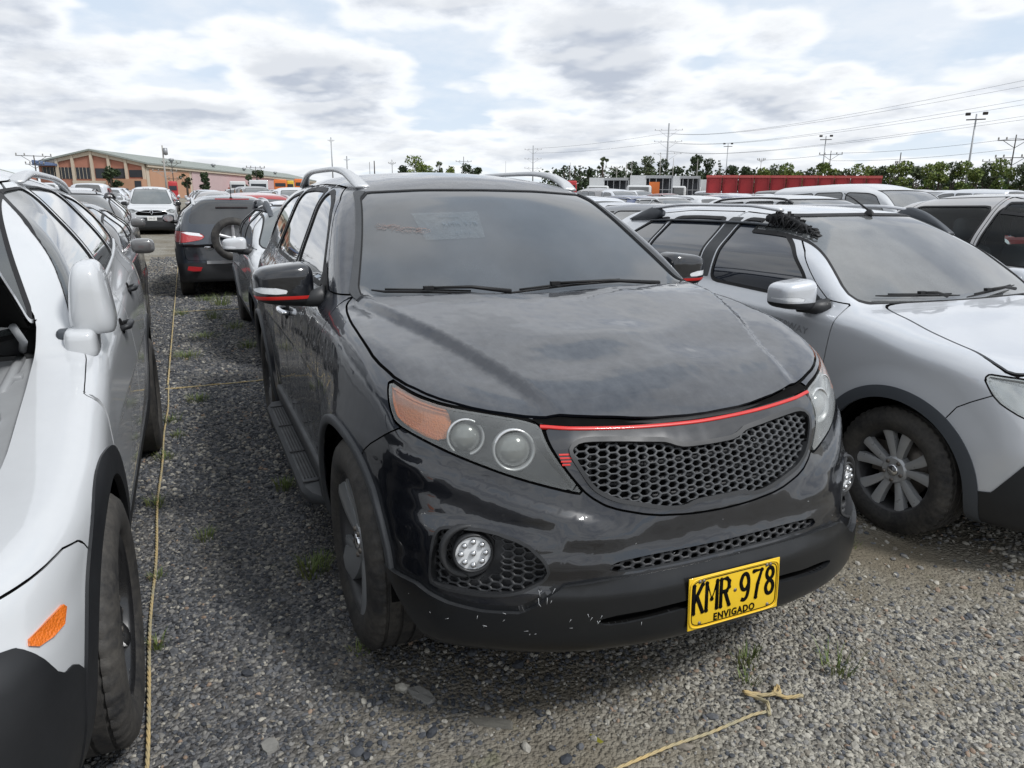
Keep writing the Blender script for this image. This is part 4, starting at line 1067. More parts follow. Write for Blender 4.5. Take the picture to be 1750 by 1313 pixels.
def spec(L=4.1, fo=.82, wb=2.6, W=1.74, zh=.86, zc=1.03, zr=1.52, wsx=(-.32, -1.08), hz=1.46, rgx=(-3.2, -2.95), rgz=(1.02, 1.40), belt=None, noser=.28, Rw=.316, deck=None, wsk=.13, wtop=.60, sq=.0, **k):
    tail = fo-L; w = W/2
    belt = belt or zc+.02
    T = [(tail-.1, deck if deck else belt+.05), (-wb, deck+.03 if deck else belt+.06), (-1.6, belt+.03), (-.8, belt), (wsx[0]-.06, zc+.01), (wsx[0]+.12, zc-.012), (0, zh+(zc-zh)*.72), (fo*.45, zh+(zc-zh)*.42), (fo*.78, zh+.03), (fo*.9, zh-.02), (fo+.05, zh-.16)]
    base = dict(W=Sp((.12, w-.12), (.25, w-.055), (.40, w-.02), (.60, w-.004), (.80, w), (.95, w-.006), (zc+.02, w-.035), (zc+.12, w-.075), (zc+.3, w-.16)),
        Wx=Sp((tail-.1, -.12), (tail+.35, -.03), (-wb, 0), (-1.2, 0), (0, 0), (fo*.5, -.03), (fo, -.13)),
        Xf=Sp((.12, fo-.10), (.22, fo-.05), (.36, fo), (.52, fo-.005), (.62, fo-.03), (zh-.12, fo-.07), (zh, fo-.13), (zh+.08, fo-.24)),
        bow=Sp((0, 0), (.2, .008), (.4, .035), (.55, .08), (w-.2, .16), (w-.1, .25), (w-.03, .37), (w+.03, .56), (w+.1, .85)),
        Xr=Sp((.15, tail+.07), (.45, tail), (.7, tail+.02), (1.0, tail+.06), (1.3, tail+.14)), bowr=Sp((0, 0), (.5, .03), (w-.12, .10), (w+.03, .32)),
        T=Sp(*T), crown=.02, k_side=.10, k_front=.07, k_cab=.035, zb=Sp((tail-.1, .30), (tail+.6, .22), (-.5, .20), (.4, .20), (fo+.1, .24)),
        ws=(wsx[0], zc, wsx[1], hz, wsk), wsb=.03, cab_front_k=.05,
        roof=Sp((tail-.1, zr-.14), (rgx[1]-.1, zr-.07), (-wb+.1, zr-.02), (-1.9, zr), (-1.5, zr-.004), (wsx[1]-.15, hz+.022), (wsx[1]+.25, hz-.06)),
        rcrown=.04, k_roof=.14, zs=belt-.06, yb=Sp((tail-.1, w-.13), (-wb, w-.055), (-1.5, w-.045), (-.6, w-.06), (0, w-.13)),
        tum=Sp((-.1, -.02), (0, 0), (.12, .028+sq*0), (.25, .075), (zr-belt-.1, w-.05-wtop-.02), (zr-belt, w-.05-wtop+.06)),
        rg=(rgx[0], rgz[0], rgx[1], rgz[1], .05), arch=[(0, Rw, Rw+.05), (-wb, Rw, Rw+.05)], flare=.018)
    base.update(k); c = Car(**base); c.L, c.fo, c.wb, c.Wd, c.Rw, c.tail, c.zh, c.zc, c.belt, c.zr, c.hz, c.wsx, c.rgx, c.rgz = L, fo, wb, W, Rw, tail, zh, zc, belt, zr, hz, wsx, rgx, rgz; return c
def ws_poly(car, zb_, zt, yb_, yt):
    return sym_poly([(0, zt+.012), (yt*.6, zt+.008), (yt, zt), ((yt+yb_)/2, (zt+zb_)/2), (yb_, zb_+.03), (yb_-.03, zb_-.01), (yb_*.5, zb_-.05), (0, zb_-.06)])
def finish(car, root, o):
    P_, G_, GS = o['paint'], o['glass'], o.get('sglass', o['glass'])
    res = o.get('res', .03); lod = o.get('lod', 0)
    S = car.shell(res, (car.tail-.12, -car.Wd/2-.12, .06), (car.fo+.1, car.Wd/2+.12, car.zr+.15+(o.get('extra', 0))))
    S = arch_cut(S, car); gaps = []
    xs = car.wsx[1]-.32
    wp = o['ws']; x0 = car.ws[0]; k = car.ws[4]; cond = lambda V: np.minimum(V[:, 0]-xs, -(V[:, 0]+k*V[:, 1]**2-x0+.015))
    wc = lambda V: np.minimum(sdf(YZ(V), chaikin(wp, 1)), cond(V))
    g, S = S.carve(wc); b, S = S.carve(lambda V: np.minimum(sdf(YZ(V), chaikin(wp, 1))+.014, np.minimum(V[:, 0]-xs, 9)) if False else np.minimum(sdf(YZ(V), chaikin(wp, 1))+.014, cond(V)+.01))
    wsu = g.offset(-.003).obj('windscreen', G_, root); b.offset(.001).skirt(.008).obj('window_seal', M_RUB, root)
    if 'rear' in o:
        rp, S = S.carve(lambda V: np.minimum(sdf(YZ(V), chaikin(sym_poly(o['rear']), 2)), (car.tail+o.get('rearx', .75))-V[:, 0]))
        rp.offset(-.003).obj('rear_window', o.get('rglass', G_), root)
    if 'hood' in o:
        hood = chaikin(o['hood']+[(x, -y) for x, y in o['hood'][::-1] if y], 1); z0 = car.zh-.14
        hd, gp, S = panel_cut(S, lambda V: np.minimum(sdf(XY(V), hood), V[:, 2]-z0), o.get('hoodgap', .008)); gaps.append(gp)
        if o.get('open_bonnet'):
            hx, hz = o['open_bonnet'][0]; ang = o['open_bonnet'][1]; V = hd.V-np.array([hx, 0, hz]); c, s_ = math.cos(ang), math.sin(ang)
            R = np.array([[c, 0, -s_], [0, 1, 0], [s_, 0, c]]); Vr = V@R.T+np.array([hx, 0, hz]); Nr = hd.N@R.T
            h2 = Shell(Vr, Nr, hd.F); inner = Shell(Vr-Nr*.03, -Nr, hd.F[:, ::-1])
            h2.obj('bonnet', P_, root); inner.obj('bonnet_lining', o['lining'], root); gaps.pop()
        else: hd.obj('bonnet', P_, root)
    nose = lambda V: V[:, 0]-.1
    for s in (1, -1):
        if 'hl' in o:
            poly = chaikin([(s*a, z) for a, z in o['hl']], 1); ln, gp, S = panel_cut(S, lambda V: np.minimum(sdf(AZ(V), poly), nose(V)), .006); gaps.append(gp)
            d = np.maximum(sdf(AZ(ln.V), poly), 0); hs = Shell(ln.V.copy(), ln.N.copy(), ln.F).offset(-(.006+.05*sstep(0, .04, d)))
            if lod < 1:
                lo = ln.obj('headlight', M_CLR, root); hs.obj('lamp_housing', o.get('house', M_LAMPW), lo)
                ca = np.mean([p[0] for p in o['hl']])*.92; cz = np.mean([p[1] for p in o['hl']])
                for q, r in ((0, .055), (-.15, .05)):
                    P = car.on_front(s*(ca+q), cz)[0]; 
                    if np.isnan(P[0]): continue
                    n = Vector(car.normal(P)[0]); M = Matrix.Translation(Vector(P)-n*.045) @ Vector((1, s*.2, .05)).to_track_quat('Z', 'Y').to_matrix().to_4x4()
                    mb = MB(); mb.lathe([(r, .03), (r*.9, .005), (r*.55, -.01), (0, -.01)], 24, 'Z', M=M); mb.lathe([(r*.5, .0), (r*.4, .022), (0, .03)], 16, 'Z', M=M); mb.build('reflector_bowl', M_LAMPW, lo)
            else: ln.obj('headlight', M_LEDW, root)
        if 'tail' in o:
            poly = chaikin(o['tail'], 1); pr = o.get('tailproj', XZ)
            tl, gp, S = panel_cut(S, lambda V: np.minimum(np.minimum(sdf(pr(V)*(np.array([s, 1]) if pr is YZ else 1), poly), s*V[:, 1]-.3), (car.tail+.8)-V[:, 0]), .005); gaps.append(gp)
            if o.get('tailmix'):
                w_, tl = tl.carve(lambda V: np.minimum(sdf(YZ(V)*np.array([s, 1]), o['tailmix']), 9)); to = tl.obj('tail_lamp', M_TAIL, root); w_.obj('clear_lens', M_LEDW, to)
            else: tl.obj('tail_lamp', M_TAIL, root)
    if 'grille' in o:
        for gname, gp_, dep, hon in o['grille']:
            hole, S = S.carve(lambda V: np.minimum(sdf(AZ(V), chaikin(gp_, 1)), nose(V)))
            go = recess(hole, dep).obj(gname, M_GAP, root)
            if hon: link('grille_mesh', honeycomb(car, gp_, *hon), M_PLB, go, kind='stuff')
    for s in (1, -1):
        pn, sl, S = window_cut(S, o['side'], XZ, s, seal=o.get('seal', .018 if lod == 0 else .012), ny=o.get('ny'))
        for p in pn: p.obj('side_window', GS, root)
        Shell.join(*sl).obj('window_seal', M_RUB, root)
        for pm, poly in o.get('pillar', []):
            a, S = S.carve(lambda V: np.minimum(sdf(XZ(V), poly), s*V[:, 1]-.25)); a.offset(.001).obj('pillar_cover', pm, root)
    # plastic cladding: wheel arch bands, sills, apron
    if 'flare' in o:
        fm, fw = o['flare']
        for (ax, az, R) in car.arch:
            for s in (1, -1):
                a, S = S.carve(lambda V: np.minimum(np.minimum(R+fw-np.hypot(V[:, 0]-ax, V[:, 2]-az), s*V[:, 1]-.45), V[:, 2]-.20))
                a2, S = S.carve(lambda V: np.minimum(np.minimum(np.minimum(R+fw-np.abs(V[:, 0]-ax), az-V[:, 2]), s*V[:, 1]-.45), 9)) if o.get('flarelow', True) else (None, S)
                a.offset(.008).skirt(.02).obj('arch_trim', fm, root)
                if a2 is not None and len(a2.F): a2.offset(.008).skirt(.02).obj('arch_trim', fm, root)
    if 'apron' in o:
        am, ap = o['apron']
        a, S = S.carve(lambda V: np.minimum(-(polyline_side(np.stack([V[:, 0], V[:, 2]], 1), ap)), 9) if False else np.interp(V[:, 0], [p[0] for p in ap], [p[1] for p in ap])-V[:, 2])
        a.offset(.004).skirt(.012).obj('lower_cladding', am, root)
    if 'noseapron' in o:
        am, ap = o['noseapron']; pp = np.array([(-a, z) for a, z in ap[::-1]]+list(ap)); pp = np.concatenate([[(pp[0, 0], .05)], pp, [(pp[-1, 0], .05)]])
        a, S = S.carve(lambda V: np.minimum(sdf(AZ(V), pp), V[:, 0]-.2)); a.offset(.006).skirt(.015).obj('front_apron', am, root)
    if 'slit' in o:
        for s in (1, -1):
            a, S = S.carve(lambda V: np.minimum(sdf(XZ(V), o['slit']), s*V[:, 1]-.25)); gaps.append(a.offset(-.02))
    if 'seam' in o:
        sm = o['seam']; bp, gp, S = panel_cut(S, lambda V: np.minimum(np.minimum(-polyline_side(XZ(V), sm[::-1]), car.zh+.08-V[:, 2]), V[:, 0]), .005); gaps.append(gp); bp.obj('front_bumper', o.get('bumper', P_), root)
    if 'rseam' in o:
        z1 = o['rseam']; bp, gp, S = panel_cut(S, lambda V: np.minimum(z1-V[:, 2], (-car.wb-.42)-V[:, 0]), .005); gaps.append(gp); bp.offset(.012).skirt(.02).obj('rear_bumper', o.get('rbumper', P_), root)
    if 'gate' in o:
        gt = chaikin(sym_poly(o['gate']), 1); a, gp, S = panel_cut(S, lambda V: np.minimum(sdf(YZ(V), gt), (car.tail+.5)-V[:, 0]), .006); gaps.append(gp); a.obj('tailgate', P_, root)
    for nm, poly in o.get('doors', []):
        for s in (1, -1):
            dp, gp, S = panel_cut(S, lambda V: np.minimum(np.minimum(sdf(XZ(V), poly), s*V[:, 1]-.25), (np.abs(car.normal(V)[:, 1])-o['doorny'])*.2 if 'doorny' in o else 9), .006); gaps.append(gp); dp.obj(nm, P_, root)
    S.obj('body', P_, root)
    gg = [g for g in gaps if len(g.F)]
    if gg: Shell.join(*gg).obj('panel_gap', M_GAP, root)
    wheel_wells(car, root)
    mb = MB(); mb.box(((car.fo+car.tail)/2-.05, 0, .27), (car.L-.9, car.Wd-.55, .10)); mb.build('underbody', M_GAP, root)
    tw = o.get('tw', .205)
    for i, ax in enumerate((0, -car.wb)):
        for s in (1, -1):
            if lod < 2: add_wheel(root, ax, s*(car.Wd/2-tw/2-.022+o.get('wout', 0)), s, car.Rw, tw, o.get('wheel', 'double5'), mats=o.get('rim', (M_ALUD, M_RIMD)), n=o.get('wn', 72), tread=o.get('tread', False) and i == 0, steer=o.get('steer', 0) if i == 0 else 0, cap=lod == 0)
            else:
                m = MB(); m.lathe([(.0, car.Wd/2-.06), (car.Rw*.62, car.Wd/2-.05), (car.Rw*.64, car.Wd/2-.03), (car.Rw*.92, car.Wd/2-.03), (car.Rw, car.Wd/2-.06), (car.Rw, car.Wd/2-.22)], 20, 'Y', M=Matrix.Translation((ax, 0, car.Rw)) @ Matrix.Diagonal((1, s, 1, 1))); m.build('wheel', M_TYRE, root)
    for hx, hz in o.get('handles', []):
        for s in (1, -1):
            P = car.on_side(hx, hz, s)[0]; n = car.normal(P)[0]; mb = MB()
            mb.tube([P+np.array([.08, 0, 0]), P+np.array([.065, 0, .0])+n*.032, P+np.array([-.065, 0, .0])+n*.032, P+np.array([-.08, 0, 0])], [.011, .013, .013, .011], 8); ho = mb.build('door_handle', o.get('hmat', P_), root)
            if lod == 0: mb = MB(); mb.lathe([(0, .001), (.026, .0012), (.034, .0)], 20, 'Z', M=Matrix.Translation(P) @ Vector(n).to_track_quat('Z', 'Y').to_matrix().to_4x4() @ Matrix.Diagonal((1.9, 1.0, 1, 1))); mb.build('handle_cup', M_GAP, ho)
    if 'mirror' in o:
        (mx, my, mz), mr, base = o['mirror']
        for s in (1, -1):
            if lod < 1: mirror_assembly(car, root, s, (mx, s*my, mz), mr, (o.get('mcap', P_), M_PLB), [(mx+.10, s*(my-.17), mz-.06), (mx+.07, s*(my-.11), mz-.065), (mx+.03, s*(my-.03), mz-.06)], indicator=o.get('mind', False))
            else: b = blob((mx, s*my, mz), mr, .6, .6, 10, 16); b.obj('mirror_cap', o.get('mcap', P_), root)
    if 'rails' in o:
        rm, rp, rw, rh = o['rails']
        for s in (1, -1):
            pts = []
            for x, y, h, a, b_ in rp: pts.append((x, s*y, float(car.on_top(x, s*y)[0][2])+h, a, b_))
            rail(root, pts, rw, rh, rm, n=28 if lod == 0 else 14)
    if 'wipers' in o:
        for w_ in o['wipers']: wiper(car, root, *w_)
    return root

STEP = spec(L=4.08, fo=.82, wb=2.59, W=1.735, zh=.865, zc=1.035, zr=1.535, wsx=(-.30, -.98), hz=1.488, rgx=(-3.20, -2.98), rgz=(1.05, 1.42), belt=1.055, Rw=.310, wtop=.60, wsk=.15)
STEP_O = dict(paint=M_SILP, glass=M_GWD, sglass=M_GBL, res=.02, ws=ws_poly(STEP, 1.075, 1.465, .725, .575),
    rear=[(0, 1.42), (.45, 1.40), (.55, 1.32), (.60, 1.15), (0, 1.12)],
    hood=[(-.315, 0), (-.33, .3), (-.345, .50), (-.34, .59), (-.25, .63), (0, .69), (.18, .735), (.34, .765), (.43, .765), (.50, .68), (.575, .54), (.64, .3), (.665, 0)], hoodgap=.014,
    hl=[(1.118, .862), (.95, .858), (.75, .83), (.60, .77), (.62, .70), (.80, .675), (.93, .700), (1.045, .757)],
    grille=[('grille', sym_poly([(0, .79), (.35, .79), (.60, .80), (.58, .73), (.40, .68), (0, .67)]), .03, (.04, .022, .003, .01, -.01)), ('intake', sym_poly([(0, .50), (.5, .50), (.62, .40), (.5, .34), (0, .34)]), .04, (.04, .022, .003, .01, -.01))],
    noseapron=(M_FLAB, [(0, .60), (.55, .60), (.74, .59), (.907, .512), (1.0, .368), (1.09, .352), (1.3, .40)]),
    tail=[(-3.02, 1.08), (-3.1, 1.12), (-3.5, 1.10), (-3.5, .80), (-3.08, .82)],
    side=[[(-.66, 1.055), (-.72, 1.16), (-.90, 1.30), (-1.12, 1.405), (-1.30, 1.435), (-1.46, 1.44), (-1.44, 1.085)],
          [(-1.63, 1.438), (-1.95, 1.44), (-2.18, 1.432), (-2.21, 1.13), (-1.62, 1.10)], [(-2.235, 1.43), (-2.42, 1.405), (-2.56, 1.30), (-2.58, 1.17), (-2.26, 1.135)]],
    pillar=[(M_PLG, [(-1.475, 1.09), (-1.49, 1.455), (-1.60, 1.455), (-1.59, 1.09)]), (M_PLG, [(-.50, 1.035), (-.66, 1.055), (-.72, 1.16), (-.60, 1.08)])],
    doors=[('front_door', [(-.40, 1.05), (-.42, .90), (-.45, .60), (-.42, .36), (-1.50, .34), (-1.54, .8), (-1.545, 1.49), (-1.2, 1.47), (-1.0, 1.41), (-.80, 1.29), (-.62, 1.13), (-.52, 1.06)]),
           ('rear_door', [(-1.555, .34), (-1.56, 1.49), (-2.1, 1.49), (-2.46, 1.46), (-2.44, 1.1), (-2.38, .84), (-2.18, .65), (-2.12, .34)])],
    seam=[(.60, .90), (.33, .735), (.28, .70), (.0, .2)], rseam=.78, flare=(M_FLAR, .056), apron=(M_FLAB, [(-3.5, .50), (-2.6, .42), (-2, .36), (-.5, .36), (0, .36), (.45, .36), (.5, .20), (1.2, .20)]),
    handles=[(-1.40, .955), (-2.28, .99)], mirror=((-.62, .955, 1.085), (.10, .115, .075), 0), mind=True,
    rails=(M_FLAR, [(-1.12, .566, -.004, .9, .5), (-1.5, .57, .0, .9, .5), (-2.1, .57, .0, .9, .5), (-2.45, .565, -.004, .9, .5)], .050, .03),
    wheel='double5', rim=(M_ALUD, M_RIMD), wn=144, tread=True, tw=.205,
    wipers=[((-.18, 1.05), (-.60, 1.075), (-.05, 1.06), .5), ((.45, 1.06), (-.02, 1.05), (.52, 1.085), .45)])
WHT = spec(L=4.65, fo=.93, wb=2.71, W=1.86, zh=.80, zc=1.085, zr=1.70, wsx=(-.46, -1.16), hz=1.60, rgx=(-3.60, -3.25), rgz=(1.15, 1.60), belt=1.10, Rw=.362, wtop=.62, wsk=.15, noser=.3,
    T=Sp((-3.8, 1.20), (-2.5, 1.23), (-1.6, 1.16), (-.9, 1.11), (-.55, 1.085), (-.2, 1.0), (.08, .925), (.4, .86), (.7, .80), (.85, .74), (1, .6)), flare=.004)
WHT_O = dict(paint=M_WHTP, glass=M_GSE, sglass=M_GSE, res=.02, ws=ws_poly(WHT, 1.13, 1.575, .70, .545),
    hood=[(-.60, 0), (-.62, .4), (-.66, .60), (-.68, .68), (-.62, .715), (-.3, .72), (.1, .72), (.4, .70), (.6, .60), (.70, .4), (.74, 0)], open_bonnet=((-.64, 1.08), math.radians(46)), lining=M_GAP,
    side=[[(-.56, 1.095), (-.69, 1.215), (-.84, 1.33), (-.985, 1.42), (-1.15, 1.51), (-1.30, 1.567), (-1.50, 1.588), (-1.52, 1.225), (-1.0, 1.16)],
          [(-1.575, 1.587), (-1.95, 1.59), (-2.30, 1.575), (-2.38, 1.26), (-1.60, 1.222)], [(-2.38, 1.57), (-2.75, 1.53), (-3.0, 1.42), (-2.97, 1.32), (-2.46, 1.27)]],
    slit=[(-.262, 1.0), (-.238, .95), (-.232, .86), (-.262, .74), (-.292, .70), (-.262, .80), (-.258, .90)],
    doors=[('front_door', [(-.235, 1.0), (-.25, .80), (-.36, .65), (-.46, .45), (-1.50, .44), (-1.56, .9), (-1.56, 1.62), (-1.3, 1.60), (-1.1, 1.53), (-.90, 1.41), (-.68, 1.245), (-.52, 1.10), (-.42, 1.06)]),
           ('rear_door', [(-1.57, .44), (-1.575, 1.62), (-2.1, 1.63), (-2.40, 1.61), (-2.48, 1.2), (-2.42, .95), (-2.25, .72), (-2.15, .44)])],
    seam=[(1.1, .80), (.62, .772), (.43, .785), (.36, .77), (.0, .3)], flare=(M_FLAB, .085), apron=(M_FLAB, [(-3.8, .50), (-2, .44), (-.5, .44), (.41, .44), (.44, .44), (.50, .53), (.535, .555), (.566, .557), (.593, .583), (.635, .68), (.70, .70), (1.0, .72)]),
    hl=[(.72, .80), (.62, .82), (.48, .78), (.42, .72), (.52, .69), (.66, .72)], grille=[('grille', sym_poly([(0, .74), (.5, .74), (.5, .64), (0, .62)]), .04, None)],
    handles=[(-1.26, 1.02), (-2.10, 1.085)], hmat=M_FLAB,
    rails=(M_SIL, [(-1.55, .56, .0, 1.6, .4), (-1.72, .565, .03, 1.3, 1.0), (-1.95, .57, .05, .8, .9), (-2.5, .57, .055, .75, .8), (-2.95, .56, .035, 1, 1), (-3.12, .55, 0, 1.5, .4)], .045, .035),
    wout=.035, ny=.36, seal=.008, doorny=.42, wheel='thick5', rim=(M_RIMK, M_RIMK, M_RIMK), wn=144, tread=True, tw=.235, steer=0.0, tail=[(-3.3, 1.1), (-3.9, 1.1), (-3.9, .85), (-3.4, .85)])
M_RBAR = simple('rail_silver', (.55, .56, .58), .35, metal=.3)
def build_silver(loc, label, broken=False):
    root = empty('parked_car', loc, 0, label=label, cat='car', group='cars parked on the gravel lot'); finish(STEP, root, STEP_O)
    car = STEP
    t = simple('embossed_print', (.36, .37, .39), .4, metal=.4)
    for s in (-1,):
        me = text_mesh('STEPWAY', .052, .0012, .0, 1.15, 1.1); o = link('door_lettering', me, t, root)
        P = car.on_side(-.70, .905, s)[0]; n = Vector(car.normal(P)[0]); xax = Vector((1, 0, -.11)).normalized(); yax = n.cross(xax)
        o.matrix_local = frame_to((xax, yax, n), Vector(P)+n*.002)
    # antenna
    p = car.on_top(-1.0, 0)[0]; mb = MB(); mb.lathe([(.028, 0), (.024, .012), (.010, .03), (0, .032)], 14, 'Z', M=Matrix.Translation(p) @ Matrix.Diagonal((1.3, .8, 1, 1))); mb.tube([p+np.array([-.005, 0, .025]), p+np.array([-.12, .0, .09]), p+np.array([-.20, 0, .125])], [.007, .0045, .003], 6); mb.build('antenna', M_RUB, root)
    p = car.on_top(.15, .33)[0]; mb = MB(); mb.lathe([(0, .008), (.010, .008), (.014, 0)], 12, 'Z', M=Matrix.Translation(p)); mb.build('washer_jet', M_RUB, root)
    # upper silver strip of the rails; the front end of the near rail is broken open
    for s in (-1, 1):
        tp = lambda x, y, h: (x, s*y, float(car.on_top(x, s*y)[0][2])+h)
        rail(root, [(*tp(x, y, h), 1, 1) for x, y, h in ((-1.14, .566, .088), (-1.45, .57, .105), (-2.0, .57, .105), (-2.42, .566, .085))], .048, .020, M_RBAR, name='rail_bar')
        for pts in ([(-.84, .553, .0, .25), (-.95, .557, .020, .9), (-1.06, .561, .042, 1.6), (-1.16, .565, .052, 2.0), (-1.24, .567, .048, .9)], [(-2.32, .567, .045, .8), (-2.40, .566, .048, 1.8), (-2.52, .562, .035, 1.4), (-2.64, .556, .016, .8), (-2.74, .55, .0, .25)]):
            if s < 0 and broken and pts[0][0] > -1: continue
            rail(root, [(*tp(x, y, h), 1, k) for x, y, h, k in pts], .054, .055, M_FLAR, name='rail_foot')
    return root
def broken_rail(root, car, s):
    m = MB(); r = random.Random(4)
    tp = lambda x, y, h: (x, s*y, float(car.on_top(x, s*y)[0][2])+h)
    rail(root, [(*tp(x, y, h), 1, k) for x, y, h, k in [(-.84, .553, .0, .2), (-.95, .557, .012, .6), (-1.06, .561, .028, 1.1), (-1.16, .565, .036, 1.4), (-1.24, .567, .034, .8)]], .040, .050, M_RUB, name='rail_core')
    for i in range(64):
        x = -.84-r.random()*.36; h = .004+.072*min(1, (-.84-x)/.26); y = .562+r.uniform(-.024, .024); z = float(car.on_top(x, s*y)[0][2])
        a = r.uniform(-.7, .7); m.box((0, 0, 0), (.003+.006*r.random(), .010+.03*r.random(), h*r.uniform(.35, .95)), M=Matrix.Translation((x, s*y, z+h/2)) @ Matrix.Rotation(a, 4, 'Y') @ Matrix.Rotation(r.uniform(-.3, .3), 4, 'Z'))
    for i in range(9):
        x = -.82-i*.045; pts = [(x, s*(.59), float(car.on_top(x, s*.59)[0][2])+.004+.1*min(1, i/5)*r.uniform(.3, .9)), (x-.02, s*.60, float(car.on_top(x, s*.6)[0][2])+.02), (x-.05, s*.595, float(car.on_top(x-.05, s*.59)[0][2])+.07*r.random())]; m.tube(pts, .005, 5)
    m.build('broken_rail_end', M_RUB, root, kind='stuff')
silver = build_silver((.15, 2.46, 0), 'silver hatchback with grey arch trims and broken roof rail end, right of the dark SUV', True); broken_rail(silver, STEP, -1)
def build_white():
    car = WHT; root = empty('parked_car', (.17, -2.55, 0), 0, label='white SUV with orange side reflector and open bonnet, cut by the left edge', cat='car', group='cars parked on the gravel lot')
    finish(car, root, WHT_O)
    # side reflector
    R = [(.504, .680), (.512, .691), (.56, .689), (.613, .680), (.620, .668), (.608, .656), (.57, .651), (.529, .653)]
    for s in (1, -1):
        P = [car.on_side(x, z, s, .006)[0] for x, z in R]; m = MB(); c = np.mean(P, 0); n = len(P); Q = [car.on_side(x, z, s, -.004)[0] for x, z in R]
        m.add([tuple(p) for p in P]+[tuple(q) for q in Q], [tuple(range(n))]+[(i, (i+1) % n, n+(i+1) % n, n+i) for i in range(n)]); m.build('side_reflector', M_ORR, root)
    # folded mirrors
    def shp(P): P = P.copy(); P[..., 0] = np.where(P[..., 0] > 0, P[..., 0], P[..., 0]*1.2); P[..., 1] *= 1-.25*np.clip(P[..., 2]/.13, -1, 1); P[..., 2] = np.maximum(P[..., 2], -.112+.05*P[..., 0]); return P
    for s in (1, -1):
        b = blob((-.655, s*.880, 1.213), (.125, .062, .132), .55, .6, 30, 44, shp); mc = b.obj('mirror_cap', M_WHTP, root)
        q = blob((-.60, s*.845, 1.075), (.10, .05, .055), .5, .5, 16, 24); q.obj('mirror_foot', M_WHTP, mc)
        m = MB(); m.bevbox((-.58, s*.80, 1.10), (.05, .05, .05), .012); m.build('mirror_joint', M_FLAR, mc)
    # belt moulding
    for s in (1, -1):
        x = np.linspace(-3.0, -.74, 40); z = np.interp(x, [-3.0, -2.46, -1.5, -.74], [1.295, 1.248, 1.195, 1.088]); P = car.on_side(x, z, s); strip_on(P, car.normal(P), .016, .006).build('belt_moulding', M_SIL, root)
    # engine bay
    g = simple('bay_grey', (.30, .31, .32), .5, var=.2, scale=8); k = simple('bay_black', (.02, .021, .022), .6, var=.3)
    m = MB(); m.box((.0, 0, .42), (1.5, 1.40, .02)); m.box((-.62, 0, .74), (.03, 1.40, .60)); m.build('bay_walls', k, root)
    for s in (1, -1):
        m = MB(); V = []
        xs = np.linspace(-.6, .6, 16)
        for x in xs:
            z = float(np.interp(x, [-.6, -.17, .08, .4, .6], [1.04, .93, .855, .80, .77])); V += [(x, s*.735, z+.03), (x, s*.70, z-.01), (x, s*.60, z-.015), (x, s*.585, z-.05), (x, s*.56, .45)]
        m.add(V, [(i*5+j, i*5+j+1, (i+1)*5+j+1, (i+1)*5+j) for i in range(15) for j in range(4)], False); m.build('inner_wing', g, root, autos=30)
        m = MB(); m.tube([(-.62, s*.66, 1.03), (-.50, s*.655, 1.01), (-.40, s*.64, .97), (-.36, s*.63, .93)], .016, 8); m.tube([(-.60, s*.67, 1.06), (-.52, s*.69, 1.10), (-.46, s*.68, 1.16)], .012, 8); m.bevbox((-.50, s*.66, .99), (.10, .05, .03), .008); m.build('bonnet_hinge', g, root)
        m = MB(); m.bevbox((-.30, s*.50, .82), (.24, .20, .16), .02); m.bevbox((.02, s*.48, .78), (.26, .24, .18), .03); m.tube([(-.45, s*.45, .85), (-.2, s*.38, .92), (.1, s*.3, .84)], .03, 8); m.build('fuse_box', k, root)
    m = MB(); m.bevbox((.1, 0, .74), (.65, .62, .20), .04); m.build('engine_cover', k, root)
    m = MB(); m.box((-.16, .655, .905), (.10, .015, .03)); m.box((-.21, .655, .935), (.015, .015, .07)); m.build('bracket', g, root)
    seats(root, (-1.55,), (.37, -.37), z=.70, top=1.22, wheel=(-1.12, .37, 1.12), dash=((-.95, 0, 1.0), (.36, 1.40, .20)))
    mb = MB(); mb.bevbox((-2.5, 0, .85), (.55, 1.3, .5), .08); mb.build('rear_seat', M_SEAT, root)
    return root
white = build_white()
